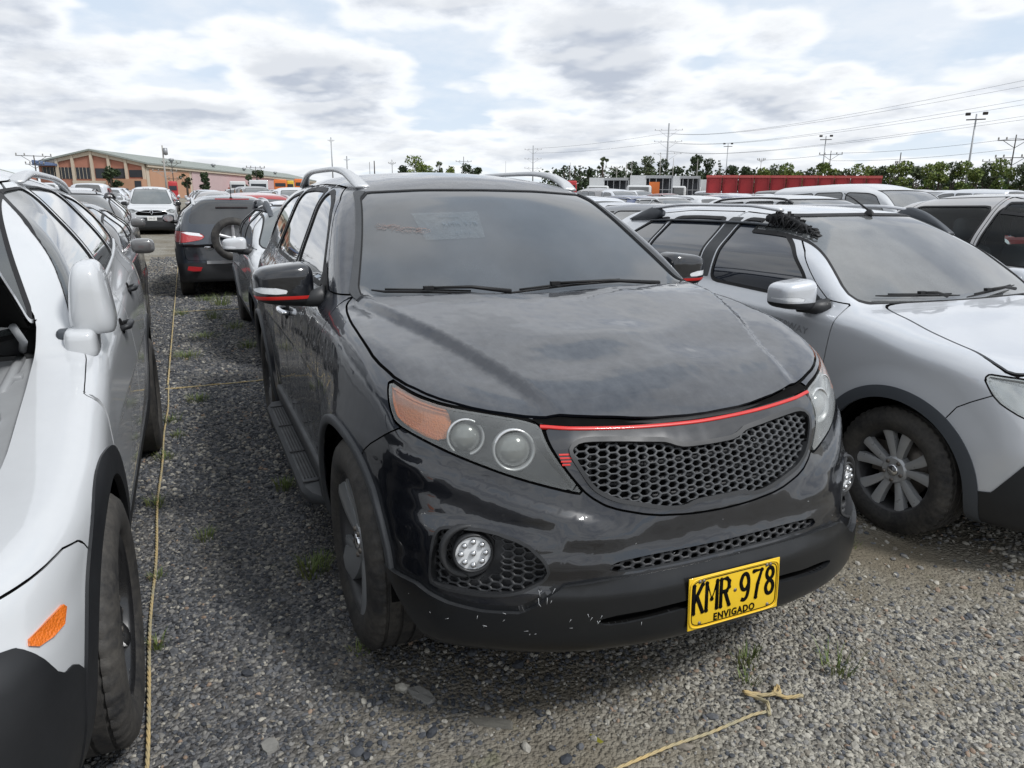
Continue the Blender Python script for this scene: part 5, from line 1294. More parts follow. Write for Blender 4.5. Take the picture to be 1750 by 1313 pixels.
# ------------------------------------------------------------------ ground
def gz(x, y):
    d = np.hypot(np.asarray(x)-2.35, np.asarray(y)+1.36); return .012*np.maximum(0, d-16)*np.clip((d-16)/20, 0, 1)
def build_ground():
    xs = np.concatenate([np.linspace(-900, -60, 14)[:-1], np.linspace(-60, -10, 26)[:-1], np.arange(-10, 3.01, .07), np.linspace(3.5, 60, 10), [200, 500, 900]])
    ys = np.concatenate([np.linspace(-900, -20, 12)[:-1], np.linspace(-20, -3, 12)[:-1], np.arange(-3, 4.3, .07), np.linspace(5, 60, 24), [100, 200, 400, 900]])
    X, Y = np.meshgrid(xs, ys, indexing='ij'); Z = gz(X, Y); near = (X > -10) & (X < 3.1) & (Y > -3.1) & (Y < 4.4)
    idx = np.argwhere(near)
    for i, j in idx:
        v = Vector((X[i, j]*1.3, Y[i, j]*1.3, 0)); Z[i, j] += .016*mnoise.noise(v)+.006*mnoise.noise(v*5)-.006
    n, m = X.shape; I = np.arange(n*m).reshape(n, m)
    F = np.stack([I[:-1, :-1], I[1:, :-1], I[1:, 1:], I[:-1, 1:]], -1).reshape(-1, 4)
    t = NT('gravel_ground'); vec = t.coord()
    v1 = t.voro(62, vec, 'F1', 'Color'); v1d = t.voro(62, vec, 'F1', 'Distance'); v2d = t.voro(140, vec, 'F1', 'Distance')
    sp = t.N.new('ShaderNodeSeparateColor'); t.L.new(v1, sp.inputs[0])
    big = t.noise(.55, 5, .6, vec); mid = t.noise(3.0, 5, .65, vec)
    stone = t.mix(t.ramp(sp.outputs[0], .1, .95), (.045, .048, .055), (.19, .19, .193))
    stone = t.mix(t.ramp(sp.outputs[1], .90, .97), stone, (.33, .31, .27))
    geo = t.N.new('ShaderNodeNewGeometry'); pos = t.N.new('ShaderNodeSeparateXYZ'); t.L.new(geo.outputs['Position'], pos.inputs[0])
    farx = t.ramp(pos.outputs[0], -10, -15)
    # the strip in front of the cars is drier and browner than the lane
    right = t.ramp(t.math('ADD', t.math('ADD', t.math('MULTIPLY', pos.outputs[1], .9), t.math('MULTIPLY', pos.outputs[0], .55)), t.math('MULTIPLY', big, .9)), -.35, .75); right = t.math('MAXIMUM', right, farx)
    tan_ = t.mix(t.ramp(sp.outputs[2], .1, .9), (.16, .15, .132), (.39, .37, .315))
    stone = t.mix(right, stone, tan_)
    dirt = t.mix(mid, (.11, .092, .065), (.20, .175, .13))
    dm = t.math('MULTIPLY', t.ramp(t.math('ADD', big, t.math('MULTIPLY', mid, .35)), .60, .78), t.math('ADD', t.math('MULTIPLY', right, .8), .25), clamp=True)
    dx = t.math('SUBTRACT', pos.outputs[0], .95); dy = t.math('ADD', pos.outputs[1], .55)
    patch = t.ramp(t.math('ADD', t.math('SQRT', t.math('ADD', t.math('MULTIPLY', dx, dx), t.math('MULTIPLY', t.math('MULTIPLY', dy, dy), .45))), t.math('MULTIPLY', mid, .30)), .50, .22)
    dx = t.math('SUBTRACT', pos.outputs[0], .35); dy = t.math('SUBTRACT', pos.outputs[1], 1.45)
    patch2 = t.ramp(t.math('ADD', t.math('SQRT', t.math('ADD', t.math('MULTIPLY', dx, dx), t.math('MULTIPLY', t.math('MULTIPLY', dy, dy), .6))), t.math('MULTIPLY', mid, .4)), .75, .30)
    dm = t.math('MAXIMUM', dm, t.math('MAXIMUM', patch, patch2))
    moss = t.ramp(t.noise(5, 4, .6, vec), .62, .72)
    c = t.mix(dm, stone, dirt); c = t.mix(t.math('MULTIPLY', t.math('MULTIPLY', moss, t.math('ADD', dm, .15)), .45), c, (.10, .115, .035))
    h = t.math('ADD', t.math('MULTIPLY', t.math('SUBTRACT', 1.0, v1d), t.math('SUBTRACT', 1.0, t.math('MULTIPLY', dm, .6))), t.math('MULTIPLY', v2d, -.25))
    t.set(Base_Color=c, Roughness=.88, Normal=t.bump(h, .02, .9), Specular_IOR_Level=.3)
    me = np_mesh('ground', np.stack([X, Y, Z], -1).reshape(-1, 3), F); link('ground', me, t.m, kind='structure')
build_ground()
def ground_z(x, y):
    v = Vector((x*1.3, y*1.3, 0)); return float(gz(x, y))+(.016*mnoise.noise(v)+.006*mnoise.noise(v*5)-.006 if (-10 < x < 3.1 and -3.1 < y < 4.4) else 0)
def stones():
    cols = [(.036, .040, .048), (.062, .067, .076), (.11, .114, .122), (.19, .184, .172), (.30, .285, .25), (.38, .36, .31), (.19, .17, .14), (.26, .19, .14)]
    r = random.Random(3); coll = bpy.data.collections.new('stone_shapes')
    for k, c in enumerate(cols):
        for q in range(2):
            bm = bmesh.new(); bmesh.ops.create_icosphere(bm, subdivisions=1 if q else 2, radius=1)
            sx, sy, sz = r.uniform(.8, 1.3), r.uniform(.6, 1.0), r.uniform(.45, .75)
            for v in bm.verts:
                p = v.co.copy(); d = 1+.30*mnoise.noise(p*1.3+Vector((k*7, q*3, 1))); v.co = Vector((p.x*sx*d, p.y*sy*d, p.z*sz*d))
            me = bpy.data.meshes.new('stone'); bm.to_mesh(me); bm.free()
            m = simple('stone_%d' % k, c, .8, var=.35, scale=1.2); me.materials.append(m)
            o = bpy.data.objects.new('stone_%02d' % (k*2+q), me); coll.objects.link(o)
    P = []; S = []; K = []
    def scatter(n, x0, x1, y0, y1, s0, s1, dens=None):
        x = RNG.uniform(x0, x1, n); y = RNG.uniform(y0, y1, n)
        if dens is not None: k = RNG.uniform(0, 1, n) < dens(x, y); x, y = x[k], y[k]
        s = s0+(s1-s0)*RNG.uniform(0, 1, len(x))**2.6
        rt = np.clip(.9*y+.55*x+.8*np.sin(x*1.7+y*2.3)*.3+.30, 0, 1)
        w = np.array([[.24, .27, .22, .14, .07, .02, .025, .015], [.03, .07, .16, .26, .22, .09, .12, .05]]); W_ = w[0][None]*(1-rt[:, None])+w[1][None]*rt[:, None]; cw = np.cumsum(W_/W_.sum(1, keepdims=True), 1)
        kk = (RNG.uniform(0, 1, len(x))[:, None] > cw).sum(1).clip(0, 7)*2+RNG.integers(0, 2, len(x))
        for a, b, q, k2 in zip(x, y, s, kk): P.append((a, b, ground_z(a, b)+q*.15)); S.append(q); K.append(int(k2))
    def dp(x, y):
        a = np.sqrt((x-.95)**2+.45*(y+.55)**2); b = np.sqrt((x-.35)**2+.6*(y-1.45)**2); return np.clip((np.minimum(a, b*.8)-.14)*2.6, .10, 1)
    scatter(50000, -1.6, 1.75, -1.95, 1.2, .0038, .0115, dp)
    scatter(15000, -4.2, -1.6, -1.75, -.4, .006, .017, None)
    scatter(9000, -9.5, -4.2, -1.9, -.3, .008, .020, None)
    scatter(9000, -19, -9.5, -2.2, -.1, .010, .026, None)
    scatter(9000, -.6, 1.5, 1.2, 3.4, .006, .017, dp)
    scatter(120, .0, 1.7, -1.7, 1.6, .014, .024, None)
    scatter(50, -3.5, 0, -1.6, -.9, .015, .024, None)
    me = bpy.data.meshes.new('gravel_stones'); me.from_pydata(P, [], []); 
    a = me.attributes.new('size', 'FLOAT', 'POINT'); a.data.foreach_set('value', S)
    a = me.attributes.new('pick', 'INT', 'POINT'); a.data.foreach_set('value', K)
    rot = me.attributes.new('turn', 'FLOAT_VECTOR', 'POINT'); rot.data.foreach_set('vector', np.stack([RNG.uniform(-.5, .5, len(P)), RNG.uniform(-.5, .5, len(P)), RNG.uniform(0, 6.28, len(P))], 1).ravel())
    o = link('gravel_stones', me, None, kind='stuff', label='loose grey and pale gravel stones covering the ground of the car lot', cat='gravel')
    ng = bpy.data.node_groups.new('lay_stones', 'GeometryNodeTree'); ng.interface.new_socket('Geometry', in_out='INPUT', socket_type='NodeSocketGeometry'); ng.interface.new_socket('Geometry', in_out='OUTPUT', socket_type='NodeSocketGeometry')
    N = ng.nodes; L = ng.links; gi = N.new('NodeGroupInput'); go = N.new('NodeGroupOutput'); ci = N.new('GeometryNodeCollectionInfo'); ci.inputs[0].default_value = coll; ci.inputs[1].default_value = True; ci.inputs[2].default_value = True
    ip = N.new('GeometryNodeInstanceOnPoints'); ip.inputs['Pick Instance'].default_value = True
    def at(nm, ty): 
        n = N.new('GeometryNodeInputNamedAttribute'); n.data_type = ty; n.inputs[0].default_value = nm; return n.outputs[0]
    mp = N.new('GeometryNodeMeshToPoints'); L.new(gi.outputs[0], mp.inputs[0]); L.new(mp.outputs[0], ip.inputs['Points']); L.new(ci.outputs[0], ip.inputs['Instance'])
    L.new(at('pick', 'INT'), ip.inputs['Instance Index']); L.new(at('turn', 'FLOAT_VECTOR'), ip.inputs['Rotation']); L.new(at('size', 'FLOAT'), ip.inputs['Scale']); L.new(ip.outputs[0], go.inputs[0])
    md = o.modifiers.new('lay_stones', 'NODES'); md.node_group = ng
stones()
# flat broken slabs and bigger lumps lying about
M_SLAB = simple('slab_stone', (.21, .205, .19), .85, var=.3, scale=20, bump=.002)
M_SLABD = simple('slab_dark', (.12, .115, .10), .85, var=.3, scale=20, bump=.002)
def slab(x, y, rx, ry, rz, h, label, mat, name='stone_slab'):
    r = random.Random(int(x*1000)+int(y*77)); n = 9; pts = []
    for i in range(n):
        a = 2*PI*i/n; k = r.uniform(.75, 1.1); pts.append((rx*k*math.cos(a), ry*k*math.sin(a)))
    mb = MB(); V = [(a, b, 0) for a, b in pts]+[(a*.9, b*.9, h*r.uniform(.8, 1.1)) for a, b in pts]+[(0, 0, h)]
    mb.add(V, [(i, (i+1) % n, n+(i+1) % n, n+i) for i in range(n)]+[(n+i, n+(i+1) % n, 2*n) for i in range(n)])
    mb.build(name, mat, loc=(x, y, ground_z(x, y)-.003), rot=(r.uniform(-.06, .06), r.uniform(-.06, .06), rz), label=label, cat='stone')
slab(.42, -.80, .07, .030, .5, .014, 'flat pale stone slab lying just in front of the dark SUV tyre', M_SLAB)
slab(.62, -.64, .085, .022, 1.0, .010, 'long brownish flat slab in front of the dark SUV bumper, behind the stone heap', M_SLABD)
slab(.76, -.98, .034, .026, .3, .026, 'grey angular stone, largest of the little heap in front of the dark SUV', M_SLAB, 'loose_stone')
slab(.74, -.915, .022, .020, 1.3, .020, 'small brown stone, right one of the little heap in front of the dark SUV', M_SLABD, 'loose_stone')
slab(.45, -1.27, .038, .027, .2, .016, 'round pale lump of old concrete on the gravel beside the rope', M_SLAB, 'concrete_lump')
slab(.60, 2.0, .10, .045, .9, .006, 'thin flat grey slab on the dirt in front of the silver hatchback wheel', M_SLAB)
slab(.78, 2.15, .075, .05, .2, .006, 'flat broken slab by the right edge under the silver hatchback bumper', M_SLABD)
slab(.80, -.37, .036, .014, .2, .004, 'yellow green leaf lying on the brown dirt before the number plate', simple('dry_leaf', (.20, .19, .02), .6), 'fallen_leaf')
slab(-6.1, -.98, .13, .05, .4, .006, 'flat piece of pale litter on the lane beside the far tyres', M_SLAB, 'litter')
# ropes
def rope(name, pts, r, label, twist=70, step=.012):
    P = np.array(pts, float); L = np.concatenate([[0], np.cumsum(np.linalg.norm(np.diff(P, axis=0), axis=1))]); n = max(8, int(L[-1]/step)); s = np.linspace(0, L[-1], n)
    C = np.stack([np.interp(s, L, P[:, i]) for i in range(3)], 1); T = np.gradient(C, axis=0); T /= np.linalg.norm(T, axis=1, keepdims=True)
    B = np.cross(T, [0, 0, 1]); B /= np.linalg.norm(B, axis=1, keepdims=True)+1e-9; U = np.cross(B, T); root = MB()
    for k in range(3):
        ph = s*twist+k*2*PI/3; Q = C+(B*np.cos(ph)[:, None]+U*np.sin(ph)[:, None])*r*.55; root.tube(Q.tolist(), r*.62, 5)
    root.build(name, M_ROPE, label=label, cat='rope')
def mk_rope():
    t = NT('rope_yellow'); n = t.noise(9, 4, .6); t.set(Base_Color=t.mix(t.ramp(n, .35, .65), (.50, .37, .17), (.33, .30, .20)), Roughness=.8); return t.m
M_ROPE = mk_rope()
pts = [(x, -1.603+.010*math.sin(x*1.1)+.004*math.sin(x*5)-.003*(x < -12)*(x+12)*-1, ground_z(x, -1.6)+.014+.006*math.sin(x*2)) for x in np.arange(1.1, -4.2, -.08)]
rope('rope', pts, .0058, 'near length of the long yellow twisted rope along the lane between the cars')
pts = [(x, -1.603-.004*(x+4.2), float(gz(x, -1.6))+.016) for x in np.arange(-4.2, -26, -.4)]
rope('rope', pts, .008, 'far length of the long yellow rope running away down the lane', twist=20, step=.1)
pts = [(-4.10+.02*math.sin(y*3), y, ground_z(-4.1, y)+.012) for y in np.arange(-1.62, -.1, .05)]
rope('rope', pts, .006, 'thin yellow rope crossing the lane by the rear wheel of the dark SUV')
pts = [(-8.6, y, ground_z(-8.6, y)+.012) for y in np.arange(-1.6, -.3, .1)]
rope('rope', pts, .005, 'far thin rope crossing the lane in front of the dark SUV with spare wheel')
pts = [(.965, -1.0, .004), (.945, -.6, .010), (.938, -.38, .014), (.930, -.2, .014), (.930, -.05, .014), (.925, .12, .016), (.925, .17, .012)]
pts = [(a, b, ground_z(a, b)+c) for a, b, c in pts]
rope('rope', pts, .0048, 'short dusty rope end lying in front of the number plate')
pts = [(.94, .17), (.90, .20), (.86, .19), (.83, .16), (.86, .22), (.88, .27), (.84, .30), (.87, .25), (.90, .28), (.92, .33)]
rope('rope_knot', [(a, b, ground_z(a, b)+.012+.008*(i % 2)) for i, (a, b) in enumerate(pts)], .006, 'frayed yellow rope knot on the gravel in front of the number plate')
# grass
def mk_grass():
    t = NT('grass_blade'); n = t.noise(5, 3); t.set(Base_Color=t.mix(t.ramp(n, .3, .7), (.075, .13, .025), (.20, .21, .07)), Roughness=.6); return t.m
M_GRASS = mk_grass()
def tuft(x, y, r, h, n, label, flat=.5):
    g = random.Random(int(abs(x)*997+abs(y)*331)); V = []; F = []
    for i in range(n):
        a = g.uniform(0, 2*PI); q = r*g.random()**.7*.5; bx, by = q*math.cos(a), q*math.sin(a); a2 = a+g.uniform(-.6, .6); ln = h*g.uniform(.5, 1.15); lean = flat*g.uniform(.5, 1.4); w = .0016+.0012*g.random()
        px, py = -math.sin(a2)*w, math.cos(a2)*w; b = len(V)
        for t_, k in ((0, 1), (.45, .8), (.8, .5), (1, .05)):
            rr = ln*t_*lean*(.4+.6*t_); z = ln*t_*(1-.35*lean*t_); cx, cy = bx+rr*math.cos(a2), by+rr*math.sin(a2); V += [(cx-px*k, cy-py*k, z), (cx+px*k, cy+py*k, z)]
        F += [(b, b+1, b+3, b+2), (b+2, b+3, b+5, b+4), (b+4, b+5, b+7, b+6)]
    mb = MB(); mb.add(V, F); mb.build('grass_tuft', M_GRASS, loc=(x, y, ground_z(x, y)-.002), label=label, cat='grass tuft', group='grass tufts growing through the gravel')
for a in [(-1.55, -.98, .12, .08, 70, 'small bright grass tuft in the middle of the lane beside the running board'), (-1.06, -1.40, .10, .06, 50, 'small green tuft near the rope, beside the dark SUV front door'),
          (-.52, -.99, .13, .085, 110, 'yellow green grass tuft by the dark SUV front tyre, largest in the lane'), (-.62, -.93, .08, .05, 34, 'tiny weed between the running board and the front tyre'),
          (.10, -.93, .09, .035, 36, 'low green weed beside the dark SUV front tyre contact'), (-3.62, -1.38, .18, .07, 110, 'flat green grass patch just before the rope that crosses the lane'),
          (-1.55, -1.62, .10, .07, 50, 'grass tuft on the rope beside the white SUV rear tyre'), (-.2, -1.58, .06, .06, 36, 'thin green weed hugging the rope near the white SUV front wheel'),
          (-.75, -1.60, .07, .05, 30, 'small weed on the rope halfway along the white SUV'), (.86, .55, .10, .10, 40, 'light green weed below the right corner of the dark SUV bumper'), (.70, .30, .10, .07, 46, 'pale green weed under the number plate'),
          (.78, .22, .07, .05, 24, 'smallest weed beneath the number plate, left of the pale one'), (-2.3, -1.60, .12, .06, 60, 'green tuft growing along the rope near the cross rope'), (-3.1, -1.57, .14, .08, 60, 'long green grass along the rope beside the white SUV rear wheel'),
          (-7.9, -1.1, .22, .16, 90, 'dry yellow grass clump before the dark SUV with spare wheel'), (-9.2, -.95, .3, .20, 130, 'tall dry grass under the tail of the dark SUV with spare wheel'), (-7.0, -.9, .25, .10, 90, 'green clump beside the silver wagon rear tyre'), (-8.4, -1.5, .2, .10, 80, 'far green tuft against the rope'), (-5.4, -1.45, .3, .08, 140, 'low green patch in the lane just past the cross rope, touching the long rope'), (-6.5, -1.25, .35, .07, 150, 'wide thin grass patch in the middle of the lane beyond the cross rope'), (-5.7, -.85, .2, .10, 90, 'grass tuft against the front tyre of the pale white hatchback'), (-9.8, -1.15, .35, .09, 140, 'low grass patch beside the rear tyre of the SUV with spare wheel'), (-2.75, -1.52, .12, .05, 60, 'small weed cluster left of the rope junction near the dark SUV rear wheel'), (.2, 1.35, .12, .04, 50, 'thin grass on the dirt beside the silver hatchback wheel')]: tuft(*a)

# ------------------------------------------------------------------ cars further back
def win3(c, zb_, zt, xa, xb, xc, xd, qtr=True):
    """three side windows from a few numbers"""
    L_ = [[(c.wsx[0]-.36, zb_), (c.wsx[0]-.50, zb_+.15), (c.wsx[1]-.05, zt-.06), (c.wsx[1]-.22, zt-.015), (xa+.04, zt), (xa+.04, zb_+.02)], [(xa-.04, zt), (xb+.02, zt-.01), (xb-.05, zb_+.07), (xa-.04, zb_+.025)]]
    if qtr: L_.append([(xb-.03, zt-.012), (xc, zt-.05), (xd, zb_+.12), (xb-.10, zb_+.08)])
    return L_
def doors(c, zt, zb_=.34):
    return [('front_door', [(-.44, zb_), (-.46, c.zc-.06), (c.wsx[0]-.28, c.zc+.03), (c.wsx[1]-.1, zt), (-1.50, zt+.05), (-1.48, zb_)]), ('rear_door', [(-1.515, zb_), (-1.53, zt+.05), (-2.2, zt+.03), (-2.45, c.zc+.1), (-2.38, .82), (-2.14, .62), (-2.08, zb_)])]
HLG = lambda c: [(1.05, c.zh-.01), (.92, c.zh+.01), (.70, c.zh-.04), (.56, c.zh-.10), (.70, c.zh-.16), (.95, c.zh-.13)]
GRG = lambda c: [('grille', sym_poly([(0, c.zh-.06), (.45, c.zh-.06), (.42, c.zh-.18), (0, c.zh-.20)]), .03, None), ('intake', sym_poly([(0, .42), (.5, .42), (.55, .30), (0, .30)]), .03, None)]
HATCH = spec(); SEDAN = spec(L=4.45, fo=.85, wb=2.62, W=1.74, zh=.80, zc=.98, zr=1.46, wsx=(-.34, -1.12), hz=1.42, rgx=(-3.05, -2.55), rgz=(1.02, 1.36), deck=1.03, belt=.98)
SUV = spec(L=4.45, fo=.86, wb=2.64, W=1.82, zh=.93, zc=1.10, zr=1.66, wsx=(-.34, -1.02), hz=1.60, rgx=(-3.48, -3.20), rgz=(1.12, 1.55), belt=1.12, Rw=.35)
VAN = spec(L=4.25, fo=.84, wb=2.70, W=1.78, zh=.98, zc=1.18, zr=1.88, wsx=(-.12, -.82), hz=1.76, rgx=(-3.38, -3.28), rgz=(1.1, 1.80), belt=1.16, Rw=.33, wtop=.70)
PICK = spec(L=5.2, fo=.92, wb=3.1, W=1.82, zh=.93, zc=1.08, zr=1.63, wsx=(-.44, -1.12), hz=1.57, rgx=(-2.55, -2.42), rgz=(1.1, 1.54), deck=1.06, belt=1.07, Rw=.36)
def proto(car, name, label, cat, paint_, gl, lod, res, rails=None, wheel='double5', dark=None, **ex):
    c = car; zt = c.hz-.045; qtr = car not in (SEDAN, PICK)
    xr = -2.62 if car is HATCH else -2.9
    side = win3(c, c.belt+.035, zt, -1.50, -2.16, xr+.12, xr, qtr) if car is not PICK else win3(c, c.belt+.035, zt, -1.50, -2.22, -2.4, -2.5, False)
    o = dict(paint=paint_, glass=gl, res=res, lod=lod, ws=ws_poly(c, c.zc+.05, c.hz-.02, c.Wd/2-.16, .57), side=side, hl=HLG(c), grille=GRG(c),
             rear=[(0, c.rgz[1]-.01), (.48, c.rgz[1]-.03), (.58, c.rgz[0]+.12), (0, c.rgz[0]+.08)], tail=[(c.tail-.2, c.zh+.12), (c.tail+.28, c.zh+.12), (c.tail+.20, c.zh-.08), (c.tail-.2, c.zh-.10)],
             mirror=((-.58 if car is not VAN else -.42, c.Wd/2+.09, c.belt+.06), (.08, .10, .07), 0), wheel=wheel, rim=(M_SIL, M_RIMD), wn=48)
    if lod < 2: o['doors'] = doors(c, zt+.03)
    if dark is not None: o['flare'] = (dark, .06); o['apron'] = (dark, [(-9, .42), (.3, .42), (.4, .40), (2, .40)])
    if rails: o['rails'] = (rails, [(c.wsx[1]-.15, .56, .0, 1.4, .5), (c.wsx[1]-.35, .565, .045, 1, 1), (-1.9, .57, .06, .8, .8), (-2.7, .565, .045, 1, 1), (-2.95, .555, .0, 1.4, .5)], .042, .036)
    o.update(ex); root = empty(name, (0, 0, 0), 0, label=label, cat=cat, group='cars parked on the gravel lot'); finish(c, root, o); return root
BODY_PARTS = ('body', 'bonnet', 'front_door', 'rear_door', 'front_bumper', 'rear_bumper', 'tailgate', 'mirror_cap', 'door_handle')
def place(protoroot, x, y, rz, label, mat=None, first=[set()], cat=None, tall=0):
    if protoroot.name not in first[0]: first[0].add(protoroot.name); r = protoroot
    else: r = copy_tree(protoroot)
    r.location = (x, y, float(gz(x, y))+tall); r.rotation_euler = (0, 0, rz); r['label'] = label
    if cat: r['category'] = cat
    if mat is not None:
        for ch in r.children:
            if ch.name.split('.')[0] in BODY_PARTS: ch.material_slots[0].link = 'OBJECT'; ch.material_slots[0].material = mat
    return r
# the silver one straight behind the dark SUV: same body as the one on the right
wagon = build_silver((-5.0, .06, 0), 'pale white hatchback with grey roof rails directly behind the dark SUV on the lane side')
for ch in wagon.children:
    if ch.name.split('.')[0] in ('windscreen',): ch.material_slots[0].link = 'OBJECT'; ch.material_slots[0].material = M_GGR
    elif ch.material_slots and ch.material_slots[0].material == M_SILP: ch.material_slots[0].link = 'OBJECT'; ch.material_slots[0].material = M_WHTP
# dark SUV seen from behind with a spare wheel
ECO = spec(L=4.02, fo=.80, wb=2.52, W=1.765, zh=.92, zc=1.08, zr=1.60, wsx=(-.32, -.98), hz=1.55, rgx=(-3.20, -3.00), rgz=(1.10, 1.54), belt=1.12, Rw=.335, Wx=Sp((-3.4, -.05), (-2.9, -.01), (-2.5, 0), (-1.2, 0), (0, 0), (.4, -.03), (.8, -.13)))
def build_eco():
    c = ECO; r = proto(c, 'parked_car', 'dark slate SUV with spare wheel on its tailgate, seen from behind beyond the lane', 'car', M_DGRP, M_HS, 0, .024, rails=M_SIL,
        rear=[(0, 1.515), (.50, 1.505), (.565, 1.46), (.66, 1.19), (.62, 1.155), (0, 1.150)], rearx=.5, tail=[(.92, 1.05), (.90, .87), (.70, .885), (.50, .92), (.44, .965), (.50, 1.02), (.72, 1.045)], tailproj=YZ, tailmix=[(.52, 1.018), (.70, 1.04), (.80, 1.03), (.66, .992), (.46, .965)],
        gate=[(0, 1.56), (.62, 1.54), (.80, 1.12), (.74, .60), (0, .58)], rseam=.55, rbumper=M_PLB)
    X = c.tail
    m = tyre_mesh(.33, .20, 72, True); sp = link('spare_wheel', m, M_TYRE, r, loc=(X-.06, .03, .93), rot=(0, 0, PI/2))
    mb = MB()
    for i in range(5): spoke(mb, i*2*PI/5+.3, .03, .215, .05, .04, .04, .06, .04)
    mb.lathe([(.225, .07), (.205, .05), (.20, -.02), (0, -.02)], 40, 'Y'); mb.lathe([(0, .075), (.04, .07), (.05, .05)], 20, 'Y'); mb.build('rim', M_SIL, sp)
    mb = MB(); mb.lathe([(0, .008), (.045, .006), (.052, 0)], 24, 'X', M=Matrix.Translation((X-.0, .40, .80)) @ Matrix.Diagonal((-1, 1.35, .75, 1))); mb.build('badge', M_CHR, r)
    for s in (1, -1):
        mb = MB(); mb.prism([(s*.52, .50), (s*.72, .52), (s*.74, .46), (s*.66, .44), (s*.55, .44)], X-.03, X-.012, plane='YZ'); mb.build('rear_reflector', M_TAIL, r)
    mb = MB(); mb.box((X+.01, 0, .57), (.02, .9, .05)); mb.build('chrome_strip', M_SIL, r)
    p = c.on_top(-2.95, 0)[0]; mb = MB(); mb.lathe([(.03, 0), (.012, .03), (0, .035)], 12, 'Z', M=Matrix.Translation(p)); mb.tube([p, p+np.array([-.03, 0, .22])], .006, 6); mb.build('antenna', M_RUB, r)
    mb = MB(); mb.box((-3.18, 0, 1.535), (.03, .5, .018)); mb.build('brake_light', M_TAIL, r)
    r.location = (-13.18, -.62, 0); r.rotation_euler = (0, 0, PI); return r
eco = build_eco()
def build_van():
    c = VAN; r = proto(c, 'delivery_van', 'white delivery van with black grille facing the camera at the far end of the lane', 'van', M_WHTP, M_GGR, 0, .03, wheel='thin10',
        hl=[(1.05, .98), (.93, 1.02), (.72, .98), (.60, .93), (.72, .88), (.95, .87)], grille=[('grille', sym_poly([(0, .97), (.30, .97), (.56, .92), (.66, .86), (.60, .78), (0, .76)]), .02, None)], noseapron=(M_FLAB, [(0, .70), (.62, .70), (.78, .50), (.9, .40), (1.2, .40)]), mcap=M_FLAB)
    P = c.on_front(0, .90, .03)[0]; mb = MB(); mb.tube([(P[0]+.01, y, .90+z) for y, z in ((0, .10), (.055, 0), (0, -.10), (-.055, 0))], .018, 6, closed=True); mb.build('badge', M_CHR, r)
    a = np.linspace(.04, .62, 16)
    for s in (1, -1):
        P = c.on_front(s*a, .90-.0*a+.06*(a/.62)**2-.02, .012); mb = MB(); mb.tube(P.tolist(), .010, 6); mb.build('chrome_strip', M_CHR, r)
    P = c.on_front(0, .66, .03)[0]; plate(r, (P[0]+.01, 0, .66), 0, .05, 'GXN 527', None, col=(.78, .78, .76), big=.10)
    me = text_mesh('SAS  970', .13, .001, .002, 1.0, 1.2); o = link('roof_lettering', me, M_PLG, r); p = c.on_front(0, 1.5)[0]
    q = c.cast(np.array([[1.2, 0, 1.79]]), (-1, 0, 0), 0, 3)[0]; n = Vector(c.normal(q)[0]); yx = Vector((0, 1, 0)); o.matrix_local = frame_to((yx, n.cross(yx), n), Vector(q)+n*.012)
    return r
van = build_van(); van.location = (-30.0, -2.42, .10)
LIGHTS = [('black', M_BLKP), ('white', M_WHTP), ('silver', M_SILP), ('dark grey', M_GRYP), ('slate', M_DGRP), ('red', M_REDP), ('warm grey', M_CHMP), ('blue', M_BLUP)]
nearhatch = proto(HATCH, 'parked_car', 'x', 'car', M_GRYP, M_GWD, 1, .026, wheel='thin10')
nearsuv = proto(SUV, 'parked_car', 'x', 'car', M_DGRP, M_GWD, 1, .03, rails=M_FLAB)
nearvan = proto(PICK, 'parked_car', 'x', 'pickup', M_CHMP, M_GCL, 1, .028, sglass=M_GCL)
place(nearhatch, -4.72, -2.68, 0, 'dusty grey hatchback right behind the white SUV, its mirror over the rope')
place(nearsuv, -9.6, -2.98, 0, 'dark grey SUV behind the dusty grey hatchback on the left of the rope', M_GRYP)
seats(nearvan, (-1.55,), (.38, -.38), z=.75, top=1.32, dash=((-.85, 0, 1.05), (.35, 1.4, .2)))
place(nearvan, .15, 5.02, 0, 'warm grey car with clear side windows at the right edge beyond the silver hatchback')
place(nearhatch, -4.75, 2.75, 0, 'white hatchback behind the silver hatchback, seen between it and the dark SUV', M_WHTP)
FAR = {}
def farproto(k):
    if k not in FAR:
        car, rl, dk = {'hatch': (HATCH, None, None), 'sedan': (SEDAN, None, None), 'suv': (SUV, M_FLAB, M_FLAB), 'suvs': (SUV, M_SIL, None), 'van': (VAN, None, None), 'pick': (PICK, None, None)}[k]
        FAR[k] = proto(car, 'delivery_van' if k == 'van' else 'pickup_truck' if k == 'pick' else 'parked_car', 'x', 'van' if k == 'van' else 'pickup' if k == 'pick' else 'car', M_WHTP, M_GWD, 2, .055, rails=rl, dark=dk)
    return FAR[k]
KN = {'hatch': 'hatchback', 'sedan': 'sedan', 'suv': 'black railed SUV', 'suvs': 'silver railed SUV', 'van': 'high van', 'pick': 'pickup'}
R2 = random.Random(21)
